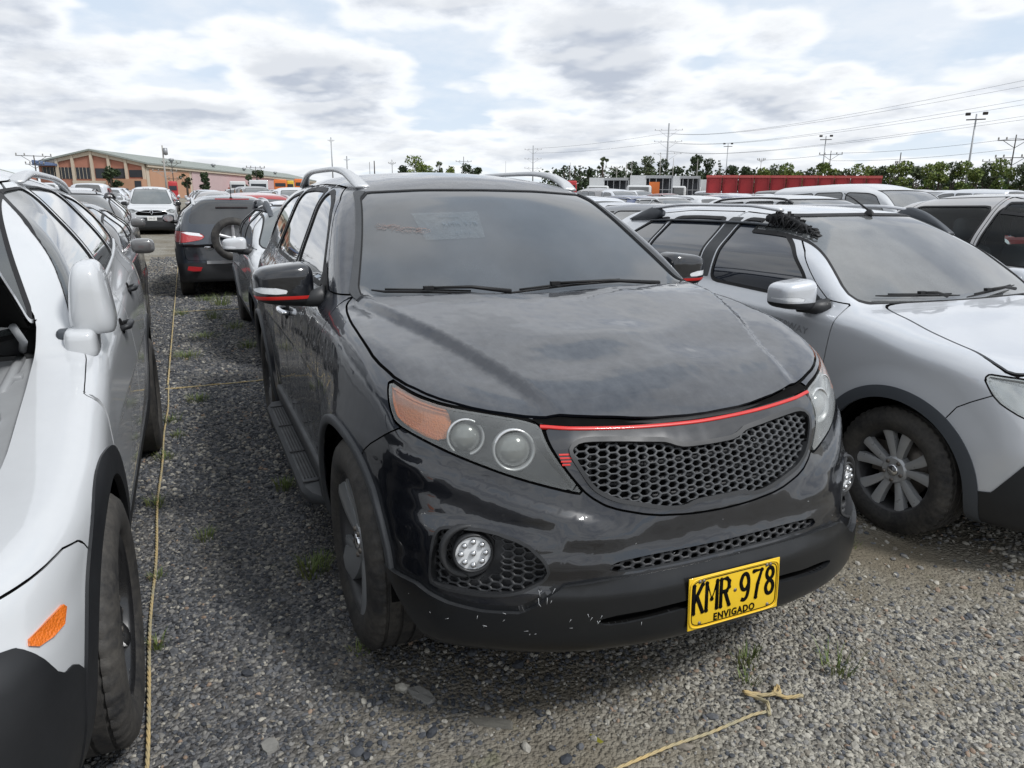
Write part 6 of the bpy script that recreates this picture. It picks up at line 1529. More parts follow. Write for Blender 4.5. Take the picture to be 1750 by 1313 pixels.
def far_cars():
    cols = [(-2.5, -37), (-5.1, -5), (-7.7, -5), (-10.3, -10), (-12.9, -15), (-15.5, -20), (0.0, -15.8), (2.6, -9.7)]+[(5.0+2.55*i, -4.8 if i == 0 else .4-.35*i) for i in range(15)]
    order = ['suv', 'hatch', 'sedan', 'suvs', 'hatch', 'suv', 'van', 'sedan', 'pick', 'suvs']; fixed = {(0.0, -15.8): ('suvs', 'red', M_REDP), (7.55, .05): ('suv', 'white', M_WHTP), (10.1, -.3): ('van', 'white', M_WHTP), (12.65, -.65): ('van', 'blue', M_BLUP)}
    cnt = 0
    for ci, (y, x0) in enumerate(cols):
        x = x0; ri = 0
        while x > (-62 if y < 22 else -48) and cnt < 230:
            u = np.array([x-2.353, y+1.357]); d = np.hypot(*u); f = (u@CD[:2])/np.linalg.norm(CD[:2]); side_ = (u@CR[:2])
            if f > 2 and abs(side_)/f < .80 and not (-3.6 < y < -1.9 and x < -24 and x > -36):
                k = R2.choice(order); k = 'hatch' if (k in ('van', 'pick') and d < 24) else k; cn, cm = R2.choice([LIGHTS[1], LIGHTS[1], LIGHTS[1], LIGHTS[2], LIGHTS[2], LIGHTS[2], LIGHTS[6], LIGHTS[3], LIGHTS[4], LIGHTS[0], LIGHTS[5], LIGHTS[7]])
                if abs(y-2.6) < .1 and ri == 0: k, cn, cm = 'suvs', 'silver', M_SILP
                if round(y, 2) == 7.55 and ri == 0: k, cn, cm = 'suv', 'white', M_WHTP
                if round(y, 2) == 10.1 and ri == 0: k, cn, cm = 'van', 'white', M_WHTP
                if y == 0.0 and ri == 0: k, cn, cm = 'suvs', 'red', M_REDP
                sidew = 'left' if side_/f < -.28 else 'middle' if side_/f < .25 else 'right'
                colw = {-2.5: 'rope side row', 0.0: 'row behind the dark SUV', 2.6: 'row behind the silver hatchback'}.get(y, '%s row %s of the %s' % (['first', 'second', 'third', 'fourth', 'fifth', 'sixth', 'seventh', 'eighth', 'ninth', 'tenth', 'eleventh', 'twelfth', 'thirteenth', 'fourteenth', 'fifteenth'][min(14, int(abs(y-2.6)/2.5)-1) if y > 2.6 else min(14, int(abs(y+2.5)/2.5)-1)], 'right' if y > 2.6 else 'left', 'silver hatchback' if y > 2.6 else 'white SUV'))
                dw = ['nearest', 'second', 'third', 'fourth', 'fifth', 'sixth', 'seventh', 'eighth', 'ninth', 'tenth', 'eleventh', 'twelfth', 'thirteenth'][min(12, ri)]
                place(farproto(k), x+R2.uniform(-.35, .35), y+R2.uniform(-.12, .12), (PI if R2.random() < .4 else 0)+R2.uniform(-.02, .02), '%s %s, %s in the %s' % (cn, KN[k], dw, colw), cm); cnt += 1; ri += 1
                if k == 'pick': x -= .6
            x -= 5.05
    print('far cars', cnt)
far_cars()
# ------------------------------------------------------------------ the horizon: warehouse, trucks, bins, trees, poles, wires
def bearing(u, v=342.):
    w = CD+CR*(u-875)/FPX-CU*(v-656.5)/FPX; return w/np.hypot(w[0], w[1])
def spot(u, d): w = bearing(u); return np.array([CAMP[0]+w[0]*d, CAMP[1]+w[1]*d])
def high(u, v, d): return CAMP[2]+bearing(u, v)[2]*d
def corrug(name, col, sc, var=.15, rough=.6, ang=0.0):
    t = NT(name); vec = t.coord(rot=(0, 0, ang)); w = t.N.new('ShaderNodeTexWave'); w.inputs['Scale'].default_value = sc; t.L.new(vec, w.inputs[0])
    n = t.noise(.25, 6, .65); a = tuple(c*(1-var) for c in col); b = tuple(c*(1+var) for c in col)
    t.set(Base_Color=t.mix(n, a, b), Roughness=rough, Normal=t.bump(w.outputs[1], .03, .6)); return t.m
M_BRICK = simple('brick_wall', (.37, .165, .115), .85, var=.2, scale=.8); M_PINK = simple('pink_wall', (.48, .36, .36), .85, var=.12, scale=.5); M_CREAM = simple('cream_concrete', (.50, .43, .34), .8, var=.1, scale=.6)
M_ORG = simple('orange_render', (.46, .26, .165), .8, var=.12, scale=.6); M_WDARK = simple('dark_opening', (.025, .03, .038), .4, var=.3, scale=.5); M_ROOFG = corrug('roof_sheet', (.25, .275, .25), 6)
M_STEEL = simple('galvanised', (.30, .31, .32), .5, metal=.5); M_CONC = simple('concrete_pole', (.33, .32, .30), .85); M_WOOD = simple('dark_pole', (.05, .045, .04), .85)
def wall_box(mb, A, B, z0, z1, th=.3):
    """wall between ground points A and B"""
    A, B = np.array(A), np.array(B); d = (B-A)/np.linalg.norm(B-A); n = np.array([-d[1], d[0]])*th/2
    P = [A-n, B-n, B+n, A+n]; mb.add([(p[0], p[1], z0) for p in P]+[(p[0], p[1], z1) for p in P], [(3, 2, 1, 0), (4, 5, 6, 7), (0, 1, 5, 4), (1, 2, 6, 5), (2, 3, 7, 6), (3, 0, 4, 7)]); return mb
def warehouse():
    d1 = 134.; A = spot(76, d1+3); B = spot(255, d1-4); zE = high(252, 277, d1-4); zR = high(163, 257, d1); zg = 1.0
    C = spot(540, 232); u = (C-B)/np.linalg.norm(C-B); L = np.linalg.norm(C-B); D = A+u*L; M = (A+B)/2; E = M+u*L
    root = empty('warehouse', (M[0], M[1], 0), 0, label='long brick and pink warehouse with pale green metal roof on the left horizon', cat='building'); o = np.array([M[0], M[1]])
    def loc(P): return np.array(P)-o
    w = (B-A)/np.linalg.norm(B-A); W = np.linalg.norm(B-A); n = np.array([w[1], -w[0]]); n = n if n@(CAMP[:2]-M) > 0 else -n
    def face(t, z, off=0.0): p = loc(A+w*W*t+n*off); return (p[0], p[1], z)
    def quad(name, t0, t1, z0, z1, mat, off, th=.15, z1b=None, parent=root):
        mb = MB(); z1b = z1 if z1b is None else z1b; V = [face(t0, z0, off), face(t1, z0, off), face(t1, z1b, off), face(t0, z1, off), face(t0, z0, off-th), face(t1, z0, off-th), face(t1, z1b, off-th), face(t0, z1, off-th)]
        mb.add(V, [(0, 1, 2, 3), (7, 6, 5, 4), (0, 4, 5, 1), (1, 5, 6, 2), (2, 6, 7, 3), (3, 7, 4, 0)]); return mb.build(name, mat, parent)
    rf = lambda t: zE+(zR-zE)*(1-abs(2*t-1))
    mb = MB(); mb.add([face(0, zg), face(1, zg), face(1, zE), face(.5, zR), face(0, zE)], [(0, 1, 2, 3, 4)]); mb.build('gable_wall', M_BRICK, root)
    for t in (.17, .32, .50, .66, .82, .985):
        quad('column', t-.012, t+.012, zg, rf(t)-.15, M_CREAM, .35, .35)
    for t0, t1 in ((0, .5), (.5, 1)):
        mb = MB(); mb.add([face(t0, rf(t0)-.75, .25), face(t1, rf(t1)-.75, .25), face(t1, rf(t1)-.1, .25), face(t0, rf(t0)-.1, .25)], [(0, 1, 2, 3)]); mb.build('fascia', M_CREAM, root)
    zc = zg+(zE-zg)*.52; 
    quad('window_band', .02, .50, zc+.2, zc+1.9, M_WDARK, .06); quad('window_band', .52, .80, zc+.3, zc+1.8, M_WDARK, .06); quad('window_band', .84, .97, zc+.5, zc+1.6, M_WDARK, .06)
    for i in range(14): quad('window_bar', .03+i*.034, .033+i*.034, zc+.2, zc+1.9, M_CREAM, .12, .05)
    quad('awning', -.01, .18, zc+2.1, zc+2.9, simple('blue_awning', (.12, .17, .30), .6), 1.6, 1.5, z1b=zc+2.4)
    quad('lower_block', .33, .66, zg, zc-.1, M_CREAM, 1.2, 1.1); quad('lower_block', .66, 1.0, zg, zc+.2, M_ORG, 1.8, 1.7)
    for t0, t1 in ((.40, .45), (.55, .60)): quad('window', t0, t1, zg+1.0, zg+2.4, M_WDARK, 1.26)
    quad('door', .93, .99, zg, zg+3.0, M_WDARK, 1.86); quad('gate_opening', .02, .16, zg, zc-.6, M_WDARK, .1)
    # long side
    def side(t, z, off=0.0):
        p = loc(B+u*L*t+w*off); return (p[0], p[1], z)
    def sq(name, t0, t1, z0, z1, mat, off=.1, th=.2):
        mb = MB(); V = [side(t0, z0, off), side(t1, z0, off), side(t1, z1, off), side(t0, z1, off), side(t0, z0, off-th), side(t1, z0, off-th), side(t1, z1, off-th), side(t0, z1, off-th)]
        mb.add(V, [(0, 1, 2, 3), (7, 6, 5, 4), (0, 4, 5, 1), (1, 5, 6, 2), (2, 6, 7, 3), (3, 7, 4, 0)]); return mb.build(name, mat, root)
    sq('side_wall', 0, 1, zg, zE-.2, M_CREAM, 0)
    sq('side_panel', .01, .15, zg, zE-1.0, M_ORG, .1); sq('side_panel', .16, .80, zg, zE-.8, M_PINK, .1)
    for i in range(4): sq('side_panel', .81+i*.048, .852+i*.048, zg+.5, zE-1.3, M_ORG, .1)
    sq('low_annex', .32, .62, zg, zg+2.6, simple('annex_red', (.36, .14, .11), .85), 4, 4); sq('gutter', 0, 1, zE-.75, zE-.35, M_CREAM, .4, .3)
    over = .5
    def rfpt(P, z): q = loc(P); return (q[0], q[1], z)
    for P, s in ((A, -1), (B, 1)):
        P2 = P+w*s*over; mb = MB(); a0 = rfpt(P2+n*.6, zE-.12); a1 = rfpt(P2+u*L, zE-.12); b0 = rfpt(M+n*.6, zR+.12); b1 = rfpt(E, zR+.12)
        dn = lambda p: (p[0], p[1], p[2]-.25); mb.add([a0, a1, b1, b0, dn(a0), dn(a1), dn(b1), dn(b0)], [(0, 1, 2, 3), (7, 6, 5, 4), (0, 4, 5, 1), (1, 5, 6, 2), (2, 6, 7, 3), (3, 7, 4, 0)]); ro = mb.build('roof', M_ROOFG, root)
        if s > 0:
            for t in (.15, .33, .5, .72):
                q = B*(1-.35)+M*.35+u*L*t; z = zE+(zR-zE)*.35; mb = MB(); mb.lathe([(.25, 0), (.25, .3), (.45, .35), (.45, .7), (0, .8)], 10, 'Z', M=Matrix.Translation(rfpt(q, z))); mb.build('roof_vent', M_STEEL, ro)
    mb = MB(); wall_box(mb, loc(A), loc(D), zg, zE-.2); wall_box(mb, loc(C), loc(D), zg, zE-.2); mb.build('back_wall', M_BRICK, root)
    # neighbour on the left
    A2 = spot(-60, 150); B2 = spot(66, 168); z2 = high(20, 268, 158); r2 = empty('warehouse', (*A2, 0), 0, label='grey roofed shed at the far left edge, left of the brick gable', cat='building')
    w2 = (B2-A2)/np.linalg.norm(B2-A2); mb = MB(); wall_box(mb, A2-A2, B2-A2, 1, z2-3.0, 1); mb.build('side_wall', M_BRICK, r2)
    back = np.array([-w2[1], w2[0]]); back = back if back@(A2-CAMP[:2]) > 0 else -back
    mb = MB(); p = [(0, 0, z2-3.1), (*(B2-A2), z2-3.4), (*(B2-A2+back*14), z2+.4), (*(back*14), z2+.8)]; mb.add(p+[(a, b, c-.3) for a, b, c in p], [(0, 1, 2, 3), (7, 6, 5, 4), (0, 4, 5, 1), (1, 5, 6, 2), (2, 6, 7, 3), (3, 7, 4, 0)]); mb.build('roof', M_ROOFG, r2)
warehouse()
def face_cam(p): v = CAMP[:2]-p; return math.atan2(v[1], v[0])
M_TRW = simple('trailer_white', (.55, .56, .56), .55, var=.12, scale=.7); M_TRG = simple('trailer_frame', (.36, .37, .38), .5, metal=.3); M_BINR = simple('bin_red', (.42, .028, .032), .5, var=.2, scale=.9); M_YEL = simple('yellow_paint', (.60, .42, .04), .5)
M_ORGV = simple('orange_paint', (.62, .16, .035), .5)
def truck(u0, u1, vt, d, label, open_=True, cab=True, sign=False):
    uc = (u0+u1)/2; p = spot(uc, d); z0 = float(gz(*p)); zt = high(uc, vt, d); wd = np.linalg.norm(spot(u1, d)-spot(u0, d)); rz = face_cam(p)
    r = empty('truck', (p[0], p[1], z0), rz, label=label, cat='truck', group='trucks parked beyond the cars'); H = zt-z0; w = wd/2; L = 2.4
    mb = MB(); mb.box((-L, 0, 1.0), (.1, wd, .25)); mb.box((-L/2, 0, 1.05), (L, wd, .16)); mb.box((-L/2, 0, H-.06), (L, wd, .12)); mb.box((-L, 0, H/2+.5), (.08, wd, H-1.05)); mb.build('box_shell', M_TRW, r)
    s = .62 if open_ else 0
    mb = MB(); mb.box((.0, w*(1-s)-w if s else 0, (H+1.0)/2), (.08, wd*(1-s) if s else wd, H-1.1)); mb.build('side_panel', M_TRW, r)
    if open_:
        y0 = w*(1-s)*2-w; mb = MB(); mb.box((.03, w-.06, (H+1)/2), (.1, .12, H-1)); mb.box((.03, (y0+w)/2, H-.12), (.1, w-y0, .2)); mb.box((.03, (y0+w)/2, 1.15), (.1, w-y0, .22)); mb.box((.03, (y0+w)/2, 1.9), (.05, w-y0, .05))
        for k in range(4): mb.box((.02, y0+(w-y0)*(k+.5)/4, (H+1)/2), (.06, .05, H-1.1))
        mb.build('rack_frame', M_TRG, r); mb = MB(); mb.box((-L+.1, (y0+w)/2, (H+1)/2), (.04, w-y0, H-1.1)); mb.build('dark_interior', M_WDARK, r)
    if sign: mb = MB(); mb.box((.12, w*.15, H-1.0), (.05, .8, 1.0)); mb.build('orange_board', M_ORGV, r); 
    for s2 in (-1, 1):
        mb = MB(); mb.lathe([(0, .15), (.3, .15), (.48, .12), (.5, 0), (.48, -.12), (0, -.15)], 18, 'X', M=Matrix.Translation((.05, s2*w*.6, .5))); mb.build('wheel', M_TYRE, r)
    if cab:
        c = MB(); y = -w-.0; c.bevbox((.9, y*.55, 1.45), (1.7, 1.9, 1.5), .18); cb = c.build('cab', M_TRW, r); c = MB(); c.box((1.76, y*.55, 1.75), (.04, 1.5, .62)); c.build('cab_window', M_GWD, cb); c = MB(); c.box((.9, y*.55+.97, 1.75), (.9, .03, .55)); c.box((.9, y*.55-.97, 1.75), (.9, .03, .55)); c.build('cab_side_window', M_GWD, cb)
truck(1006, 1074, 304, 66, 'open sided grey box truck leftmost of the trucks beyond the cars')
truck(1075, 1148, 300, 60, 'box truck with orange board behind the bars, second of the trucks', sign=True)
truck(1140, 1195, 301, 67, 'pale box truck with dark slatted side, third of the trucks'); truck(1170, 1212, 307, 74, 'white cab truck right beside the red bins', open_=False)
for i in range(11):
    t = i/10; u = 1218+i*27.2; d = 60+3*t; p = spot(u, d); z0 = float(gz(*p)); zt = high(u, 299.5+.4*i*.3, d); wd = np.linalg.norm(spot(u+13, d)-spot(u-12.5, d)); H = zt-z0
    r = empty('red_bin', (p[0], p[1], z0), face_cam(p), label='tall ribbed red metal bin, number %s from the left in the row behind the cars' % ['one', 'two', 'three', 'four', 'five', 'six', 'seven', 'eight', 'nine', 'ten', 'eleven'][i], cat='bin', group='row of red metal bins behind the cars')
    mb = MB(); mb.box((-.6, 0, H/2), (1.2, wd, H)); mb.build('bin_body', M_BINR, r); mb = MB(); mb.box((.05, 0, H-.10), (.14, wd+.06, .18)); mb.build('rim', simple('bin_rim', (.50, .10, .09), .5), r)
    mb = MB(); mb.box((.05, -wd/2+.06, H/2), (.12, .13, H-.2)); mb.box((.05, wd/2-.06, H/2), (.12, .13, H-.2)); mb.build('rib', simple('bin_red_dark', (.22, .015, .02), .6), r)
def boxthing(name, u0, u1, v0, v1, d, mat, label, cat, top=None):
    uc = (u0+u1)/2; p = spot(uc, d); z0 = float(gz(*p)); zt = high(uc, v0, d); wd = np.linalg.norm(spot(u1, d)-spot(u0, d)); r = empty(name, (p[0], p[1], z0), face_cam(p), label=label, cat=cat); H = zt-z0
    mb = MB(); mb.bevbox((-1, 0, H/2+.25), (2.2, wd, H-.5), .12); mb.build('body', mat, r); mb = MB(); mb.box((.12, 0, H*.78), (.03, wd*.8, H*.14)); mb.build('window', M_WDARK, r)
    for s in (-1, 1):
        mb = MB(); mb.lathe([(0, .12), (.4, .1), (.45, 0), (.4, -.12), (0, -.12)], 14, 'Y', M=Matrix.Translation((-.6, s*wd*.4, .45))); mb.build('wheel', M_TYRE, r)
boxthing('orange_truck', 470, 492, 307, 318, 95, M_ORGV, 'small orange truck body below the warehouse, left of the dark SUV roof rail', 'truck'); boxthing('orange_truck', 505, 530, 306, 318, 99, M_ORGV, 'orange truck body at the right end of the warehouse', 'truck')
boxthing('yellow_truck', 492, 504, 309, 318, 97, M_YEL, 'yellow truck between the two orange ones', 'truck'); boxthing('white_bus', 428, 460, 308, 318, 85, M_WHTP, 'white minibus roof before the dark bush by the warehouse', 'bus'); boxthing('white_bus', 395, 422, 310, 320, 92, M_TRW, 'white box van before the red annex of the warehouse', 'van')
boxthing('red_truck', 960, 985, 309, 322, 70, M_BINR, 'red truck body at the left end of the trucks, below the conifers', 'truck')
boxthing('red_truck', 290, 306, 310, 320, 60, M_BINR, 'red pickup roof in front of the pole by the warehouse', 'truck')

# trees
def leafmat(name, a, b):
    t = NT(name); oi = t.N.new('ShaderNodeNewGeometry'); n = t.noise(.6, 3); t.set(Base_Color=t.mix(t.ramp(t.math('ADD', t.math('MULTIPLY', n, .6), t.math('MULTIPLY', oi.outputs['Random Per Island'], .45)), .25, .8), a, b), Roughness=.65, Specular_IOR_Level=.3)
    t.set(Subsurface_Weight=0.0); return t.m
M_LFD = leafmat('leaves_dark', (.018, .035, .018), (.06, .085, .035)); M_LFG = leafmat('leaves_green', (.05, .095, .022), (.20, .235, .06)); M_LFO = leafmat('leaves_olive', (.04, .065, .03), (.12, .14, .07)); M_BARK = simple('bark', (.07, .055, .045), .9, var=.3, scale=2)
def leafcloud(centers, rad, n, size, rg, flat=.75):
    C = np.array(centers); R = np.array(rad); k = rg.choice(len(C), n, p=R**2/np.sum(R**2)); d = rg.normal(size=(n, 3)); d /= np.linalg.norm(d, axis=1, keepdims=True); r = R[k]*rg.uniform(.35, 1.05, n)**.6
    P = C[k]+d*r[:, None]*np.array([1, 1, flat]); a = rg.normal(size=(n, 3)); a /= np.linalg.norm(a, axis=1, keepdims=True); b = np.cross(a, rg.normal(size=(n, 3))); b /= np.linalg.norm(b, axis=1, keepdims=True)
    s = (size*rg.uniform(.5, 1.3, n))[:, None]; V = np.stack([P-a*s, P+b*s*.6, P+a*s, P-b*s*.6], 1).reshape(-1, 3); F = np.arange(4*n).reshape(n, 4); return V, F
def tree(u, vt, d, w, label, mat, kind='round', name='tree', group='trees along the horizon', n=900, seed=0, base=None):
    rg = np.random.default_rng(int(u*7+d)+seed); p = spot(u, d); z0 = float(gz(*p)) if base is None else base; H = high(u, vt, d)-z0; wd = np.linalg.norm(spot(u+w/2, d)-spot(u-w/2, d)); R = wd/2
    r = empty(name, (p[0], p[1], z0), 0, label=label, cat='tree' if name != 'bush' else 'bush', group=group); C = []; Q = []; mb = MB(); th = H*(.22 if kind != 'bush' else .1)
    if kind == 'conifer':
        for i in range(14): t = i/13; C.append((rg.normal()*.1, rg.normal()*.1, H*(.12+.86*t))); Q.append(max(.25, R*(1-t)*.95))
        mb.tube([(0, 0, -.5), (0, 0, H*.95)], [.25, .04], 7)
    elif kind == 'slender':
        for i in range(9): t = .45+.55*rg.random(); C.append((rg.normal()*R*.4, rg.normal()*R*.4, H*t*.95)); Q.append(R*rg.uniform(.25, .5))
        mb.tube([(0, 0, -.5), (.1, 0, H*.5), (0, .1, H*.9)], [.22, .15, .04], 7)
        for c in C: mb.tube([(0, 0, H*.4), tuple(np.array(c)*.6+np.array([0, 0, H*.18])), c], [.09, .05, .02], 5)
    else:
        m = 13 if kind == 'round' else 10
        for i in range(m):
            a = rg.uniform(0, 2*PI); q = R*.68*rg.random()**.5; t = rg.uniform(.22 if kind == 'round' else .2, .88); sh = math.sqrt(max(.1, 1-((t-.5)/.55)**2)); C.append((q*math.cos(a)*sh, q*math.sin(a)*sh, H*t)); Q.append(min(R*.48, H*.30)*rg.uniform(.5, 1.1))
        C.append((0, 0, H*.86)); Q.append(H*.14)
        mb.tube([(0, 0, -.5), (.05*R, 0, th), (0, .05*R, H*.6)], [.045*H*.6+.05, .03*H*.6+.04, .03], 8)
        for c in C[:9]: mb.tube([(0, 0, th*.8), tuple(np.array(c)*.55+np.array([0, 0, th*.3])), c], [.02*H+.02, .012*H+.01, .01], 5)
    mb.build('trunk', M_BARK, r); V, F = leafcloud(C, Q, n, d*.0016, rg, .8 if kind != 'conifer' else .6); me = np_mesh('crown', V, F, smooth=False); link('crown', me, mat, r)
T = [(716, 264, 175, 58, 'large round tree, tallest of the group left above the dark SUV roof', M_LFG, 'round', 2000), (690, 281, 178, 30, 'small rounded tree at the left foot of the tallest tree', M_LFD, 'bush', 800), (752, 275, 180, 18, 'thin sparse tree between the tall tree and the dark one', M_LFO, 'slender', 260), (771, 283, 170, 34, 'low green tree left of the dark rounded one', M_LFG, 'bush', 700), (797, 278, 172, 48, 'dark wide tree right end of the group above the roof', M_LFD, 'bush', 1300), (817, 284, 173, 22, 'small dark tree at the right end of the group above the roof', M_LFD, 'bush', 600)]
for u in (946, 955, 963, 972, 981, 990): T.append((u, 283+((u*7) % 9), 150, 13, 'dark pointed conifer %s in the clump right of the roof rail' % {946: 'leftmost', 955: 'second', 963: 'third', 972: 'fourth', 981: 'fifth', 990: 'sixth'}[u], M_LFD, 'conifer', 380))
T += [(1008, 286, 140, 26, 'low dark tree left of the bare slender one', M_LFD, 'round', 800), (1028, 266, 135, 16, 'slender tall tree with see through crown above the first truck', M_LFO, 'slender', 330), (1050, 286, 150, 34, 'dark low tree under the utility pole behind the trucks', M_LFD, 'round', 900), (1078, 274, 140, 30, 'loose dark tree above the second truck', M_LFD, 'round', 1000), (1104, 264, 138, 34, 'tall loose tree left of the transmission mast', M_LFO, 'round', 1300), (1130, 270, 140, 26, 'green tree right behind the transmission mast', M_LFD, 'round', 900),
      (1152, 282, 140, 28, 'low dark tree right of the transmission mast', M_LFD, 'round', 800), (1186, 262, 130, 30, 'tall bushy dark tree above the white cab truck', M_LFD, 'round', 1300), (1207, 268, 132, 24, 'pointed dark tree, right neighbour of the tall bushy one', M_LFD, 'round', 900), (1226, 274, 134, 18, 'narrow conifer above the left end of the red bins', M_LFD, 'conifer', 500), (1246, 281, 134, 26, 'dark round tree above the second red bin', M_LFD, 'round', 800), (1270, 283, 134, 30, 'wide dark tree above the third and fourth red bins', M_LFD, 'round', 900), (1300, 291, 120, 22, 'low bush like tree above the fifth red bin', M_LFO, 'round', 500),
      (1330, 290, 120, 34, 'olive low tree above the middle of the red bins', M_LFO, 'round', 800), (1362, 289, 120, 34, 'olive low tree right of the middle of the bins', M_LFO, 'round', 800), (1404, 277, 118, 28, 'dark dense tree beside the light mast above the bins', M_LFD, 'round', 1200), (204, 288, 122, 24, 'dark round tree in front of the brick gable', M_LFD, 'bush', 900), (192, 283, 128, 30, 'dark bush like tree left of the one before the gable', M_LFD, 'bush', 700), (322, 297, 128, 22, 'spiky small tree right of the leaning pole', M_LFD, 'slender', 300), (353, 293, 128, 24, 'dark round tree before the pink warehouse wall', M_LFD, 'bush', 900), (428, 298, 130, 22, 'small dark tree left part of the pair by the pink wall', M_LFD, 'bush', 700), (447, 289, 132, 30, 'pointed dark tree right part of the pair by the pink wall', M_LFD, 'bush', 1000)]
for u, vt, d, w, lb, mt, kd, n in T: tree(u, vt, d, w, lb, mt, kd, n=n)
rr = random.Random(9); k = 0; NUMW = ['one', 'two', 'three', 'four', 'five', 'six', 'seven', 'eight', 'nine', 'ten', 'eleven', 'twelve', 'thirteen', 'fourteen', 'fifteen', 'sixteen', 'seventeen', 'eighteen', 'nineteen', 'twenty', 'twenty one', 'twenty two', 'twenty three', 'twenty four', 'twenty five', 'twenty six']
for u in np.arange(1300, 1800, 20):
    vt = 289-(u-1300)*.022+rr.uniform(-13, 5); tree(float(u), vt, 84+rr.uniform(-4, 4)-(u-1300)*.02, 44, 'leafy green hedge bush, bush %s from the left in the hedge at the right' % NUMW[k], [M_LFG, M_LFO, M_LFG][k % 3], 'bush', 'bush', 'hedge bushes behind the bins and cars', n=1300, seed=k); k += 1
for u, vt, w in ((1440, 293, 200), (1000, 300, 300)): pass
# a far low belt of trees that reads as one mass
def belt(u0, u1, d, v0, label):
    rg = np.random.default_rng(5); C = []; Q = []
    for u in np.arange(u0, u1, 3.5):
        p = spot(u, d); z = high(u, v0+rg.uniform(-3, 4), d); C.append((p[0], p[1], z-2.2)); Q.append(2.6); C.append((p[0], p[1], z-5)); Q.append(3.2)
    V, F = leafcloud(C, Q, 26*len(C), .45, rg, .8); me = np_mesh('tree_belt', V, F, smooth=False); link('tree_belt', me, M_LFD, kind='stuff', label=label, cat='woods')
belt(935, 1290, 168, 285, 'dark belt of trees behind the trucks'); belt(1280, 1760, 165, 292, 'far dark belt of trees filling the horizon behind the trucks and bins'); belt(-40, 560, 215, 316, 'far dark belt of trees behind the warehouse on the left')
# poles and masts
def pole(u, vt, d, label, mat, arms=(), r=.14, lean=0.0, lamp=False, name='utility_pole', cat='pole', grp='poles along the horizon', tank=False):
    p = spot(u, d); z0 = float(gz(*p)); H = high(u, vt, d)-z0; rz = face_cam(p); root = empty(name, (p[0], p[1], z0), rz, label=label, cat=cat, group=grp); 
    mb = MB(); r *= .7; mb.tube([(0, 0, -.5), (0, lean, H)], [r, r*.6], 10); mb.build('pole', mat, root)
    for z, hw in arms:
        mb = MB(); mb.box((0, lean*z, H*z), (.07, hw*2, .07)); mb.tube([(0, lean*z, H*z-hw*.5), (0, hw*.7+lean*z, H*z)], .03, 5); mb.tube([(0, lean*z, H*z-hw*.5), (0, -hw*.7+lean*z, H*z)], .03, 5); a = mb.build('cross_arm', mat, root)
        for q in (-.95, -.5, .5, .95):
            mb = MB(); mb.lathe([(0, .28), (.05, .26), (.09, .15), (.05, .12), (.09, .02), (0, 0)], 8, 'Z', M=Matrix.Translation((0, q*hw+lean*z, H*z+.06))); mb.build('insulator', M_CONC, a)
    if lamp:
        for q in (-.7, .7): mb = MB(); mb.bevbox((.2, q+lean, H), (.5, .45, .25), .06); mb.build('floodlight', M_WOOD, root)
        mb = MB(); mb.box((0, lean, H-.5), (.12, 1.6, .10)); mb.build('lamp_bar', M_WOOD, root)
    if tank: mb = MB(); mb.lathe([(0, 1.0), (.28, 1.0), (.30, .1), (0, 0)], 12, 'Z', M=Matrix.Translation((.1, .35, H*.82))); mb.build('transformer', M_STEEL, root)
    return p, z0, H
pole(287, 249, 118, 'grey leaning pole with transformer before the warehouse', M_CONC, [(.52, 1.6)], .22, tank=True); pole(300, 277, 121, 'shorter pole with cross arms right of the grey leaning one', M_WOOD, [(.97, 1.3), (.55, 1.1)], .12)
pole(69, 266, 110, 'utility pole with wide cross arm at the left of the gable', M_WOOD, [(.985, 1.9), (.80, 1.0)], .14); pole(441, 285, 125, 'small utility pole above the pointed dark tree', M_WOOD, [(.96, 1.4)], .1)
pole(571, 235, 230, 'slim cell mast with antennas above the roof rail', M_STEEL, [(.94, .9)], .32, name='cell_mast', cat='mast'); pole(596, 267, 300, 'far lattice mast right of the slim cell mast', M_STEEL, [(.9, 1.1)], .5, name='cell_mast', cat='mast')
pole(642, 275, 150, 'short thick dark post above the SUV roof', M_WOOD, (), .22); pole(634, 277, 160, 'thin dark post left of the short thick one', M_WOOD, (), .10); pole(672, 273, 190, 'small pole pair by the rounded tree, left of the trees', M_WOOD, [(.9, .9)], .14)
pole(793, 268, 190, 'utility pole with cross arm above the dark wide tree', M_WOOD, [(.88, 2.0)], .16); pole(864, 276, 150, 'thin pole seen through the roof rail gap', M_STEEL, (), .08)
pole(910, 249, 230, 'small transmission mast with hanging arms above the right roof rail', M_STEEL, [(.92, 2.6), (.74, 2.6), (.56, 2.6)], .32, name='transmission_mast', cat='mast')
pole(1136, 211, 200, 'tall transmission mast with three cross arms above the trucks', M_STEEL, [(.91, 3.6), (.76, 3.6), (.60, 3.6)], .42, name='transmission_mast', cat='mast')
pole(973, 278, 120, 'thin light pole among the conifers', M_CONC, (), .09); pole(1052, 284, 110, 'utility pole with cross arm behind the first truck', M_CONC, [(.95, 1.6)], .10)
for u, v in ((1068, 278), (1077, 276), (1125, 262), (1147, 270), (1188, 272)): pole(u, v, 100, 'thin grey post %s behind the trucks' % {1068: 'left of the second truck', 1077: 'at the corner of the second truck', 1125: 'close left of the transmission mast', 1147: 'right of the transmission mast', 1188: 'above the white cab truck'}[u], M_CONC, (), .08)
pole(1237, 246, 150, 'left floodlight mast above the red bins', M_STEEL, (), .16, lamp=True, name='floodlight_mast', cat='mast'); pole(1400, 233, 120, 'middle floodlight mast above the red bins', M_STEEL, (), .16, lamp=True, name='floodlight_mast', cat='mast'); pole(1646, 196, 85, 'tallest floodlight mast at the right behind the hedge', M_STEEL, (), .16, lamp=True, name='floodlight_mast', cat='mast')
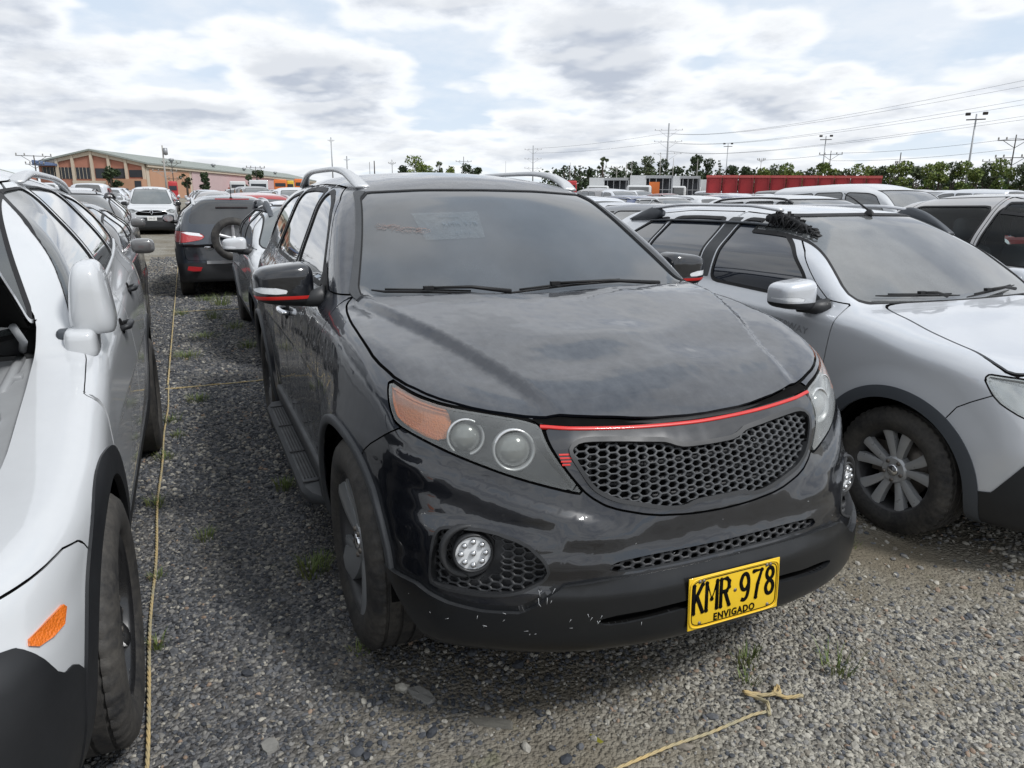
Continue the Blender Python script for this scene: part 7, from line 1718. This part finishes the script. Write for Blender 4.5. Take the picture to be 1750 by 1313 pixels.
pole(1411, 258, 120, 'utility pole right of the middle floodlight mast', M_WOOD, [(.93, 1.6)], .12); pole(1295, 271, 130, 'small pale pole above the fifth bin', M_CONC, [(.96, .6)], .10); pole(1529, 261, 80, 'dark pole with two black boxes before the hedge', M_WOOD, [(.80, .35), (.55, .35)], .10); pole(1718, 231, 90, 'utility pole with two cross arms at the far right', M_WOOD, [(.93, 1.5), (.70, 1.5)], .12); pole(1692, 272, 130, 'distant utility pole left of the far right one', M_WOOD, [(.95, 1.8)], .12)
# wires
M_WIRE = simple('wire', (.05, .055, .06), .6)
def wire(a, b, label, sag=.02, r0=.035):
    (u0, v0, d0), (u1, v1, d1) = a, b; p0 = np.array([*spot(u0, d0), high(u0, v0, d0)]); p1 = np.array([*spot(u1, d1), high(u1, v1, d1)]); L = np.linalg.norm(p1-p0)
    t = np.linspace(0, 1, 22); P = p0+(p1-p0)*t[:, None]; P[:, 2] -= sag*L*4*t*(1-t); mb = MB(); mb.tube(P.tolist(), [r0*(1-q)+r0*q*d1/d0 for q in t], 5); mb.build('power_line', M_WIRE, label=label, cat='wire', group='power lines across the right sky')
W = [((1140, 228, 200), (1800, 122, 46)), ((1131, 228, 200), (1800, 134, 47)), ((1140, 243, 200), (1800, 158, 46)), ((1131, 243, 200), (1800, 168, 47)), ((1140, 258, 200), (1800, 188, 46)), ((1131, 258, 200), (1800, 195, 47))]
wl = ['topmost power line from the tall transmission mast', 'second power line from the top, just under the topmost', 'third power line, upper one of the middle pair', 'fourth power line, lower one of the middle pair', 'fifth power line, upper one of the lowest pair', 'lowest power line from the tall transmission mast']
for (a, b), l in zip(W, wl): wire(a, b, l, .008, .028)
wire((1413, 262, 120), (1717, 237, 90), 'thin wire between the utility poles above the hedge', .01, .02); wire((1296, 274, 130), (1411, 264, 120), 'thin wire left of the middle floodlight mast', .01, .022); wire((1719, 237, 90), (1800, 240, 80), 'thin wire leaving the right edge from the far right pole', .01, .02); wire((1413, 275, 120), (1717, 255, 90), 'lower thin wire between the utility poles above the hedge', .01, .02)
wire((912, 254, 230), (1131, 228, 200), 'upper wire between the two transmission masts', .012, .028); wire((912, 262, 230), (1131, 243, 200), 'lower wire between the two transmission masts', .012, .028)
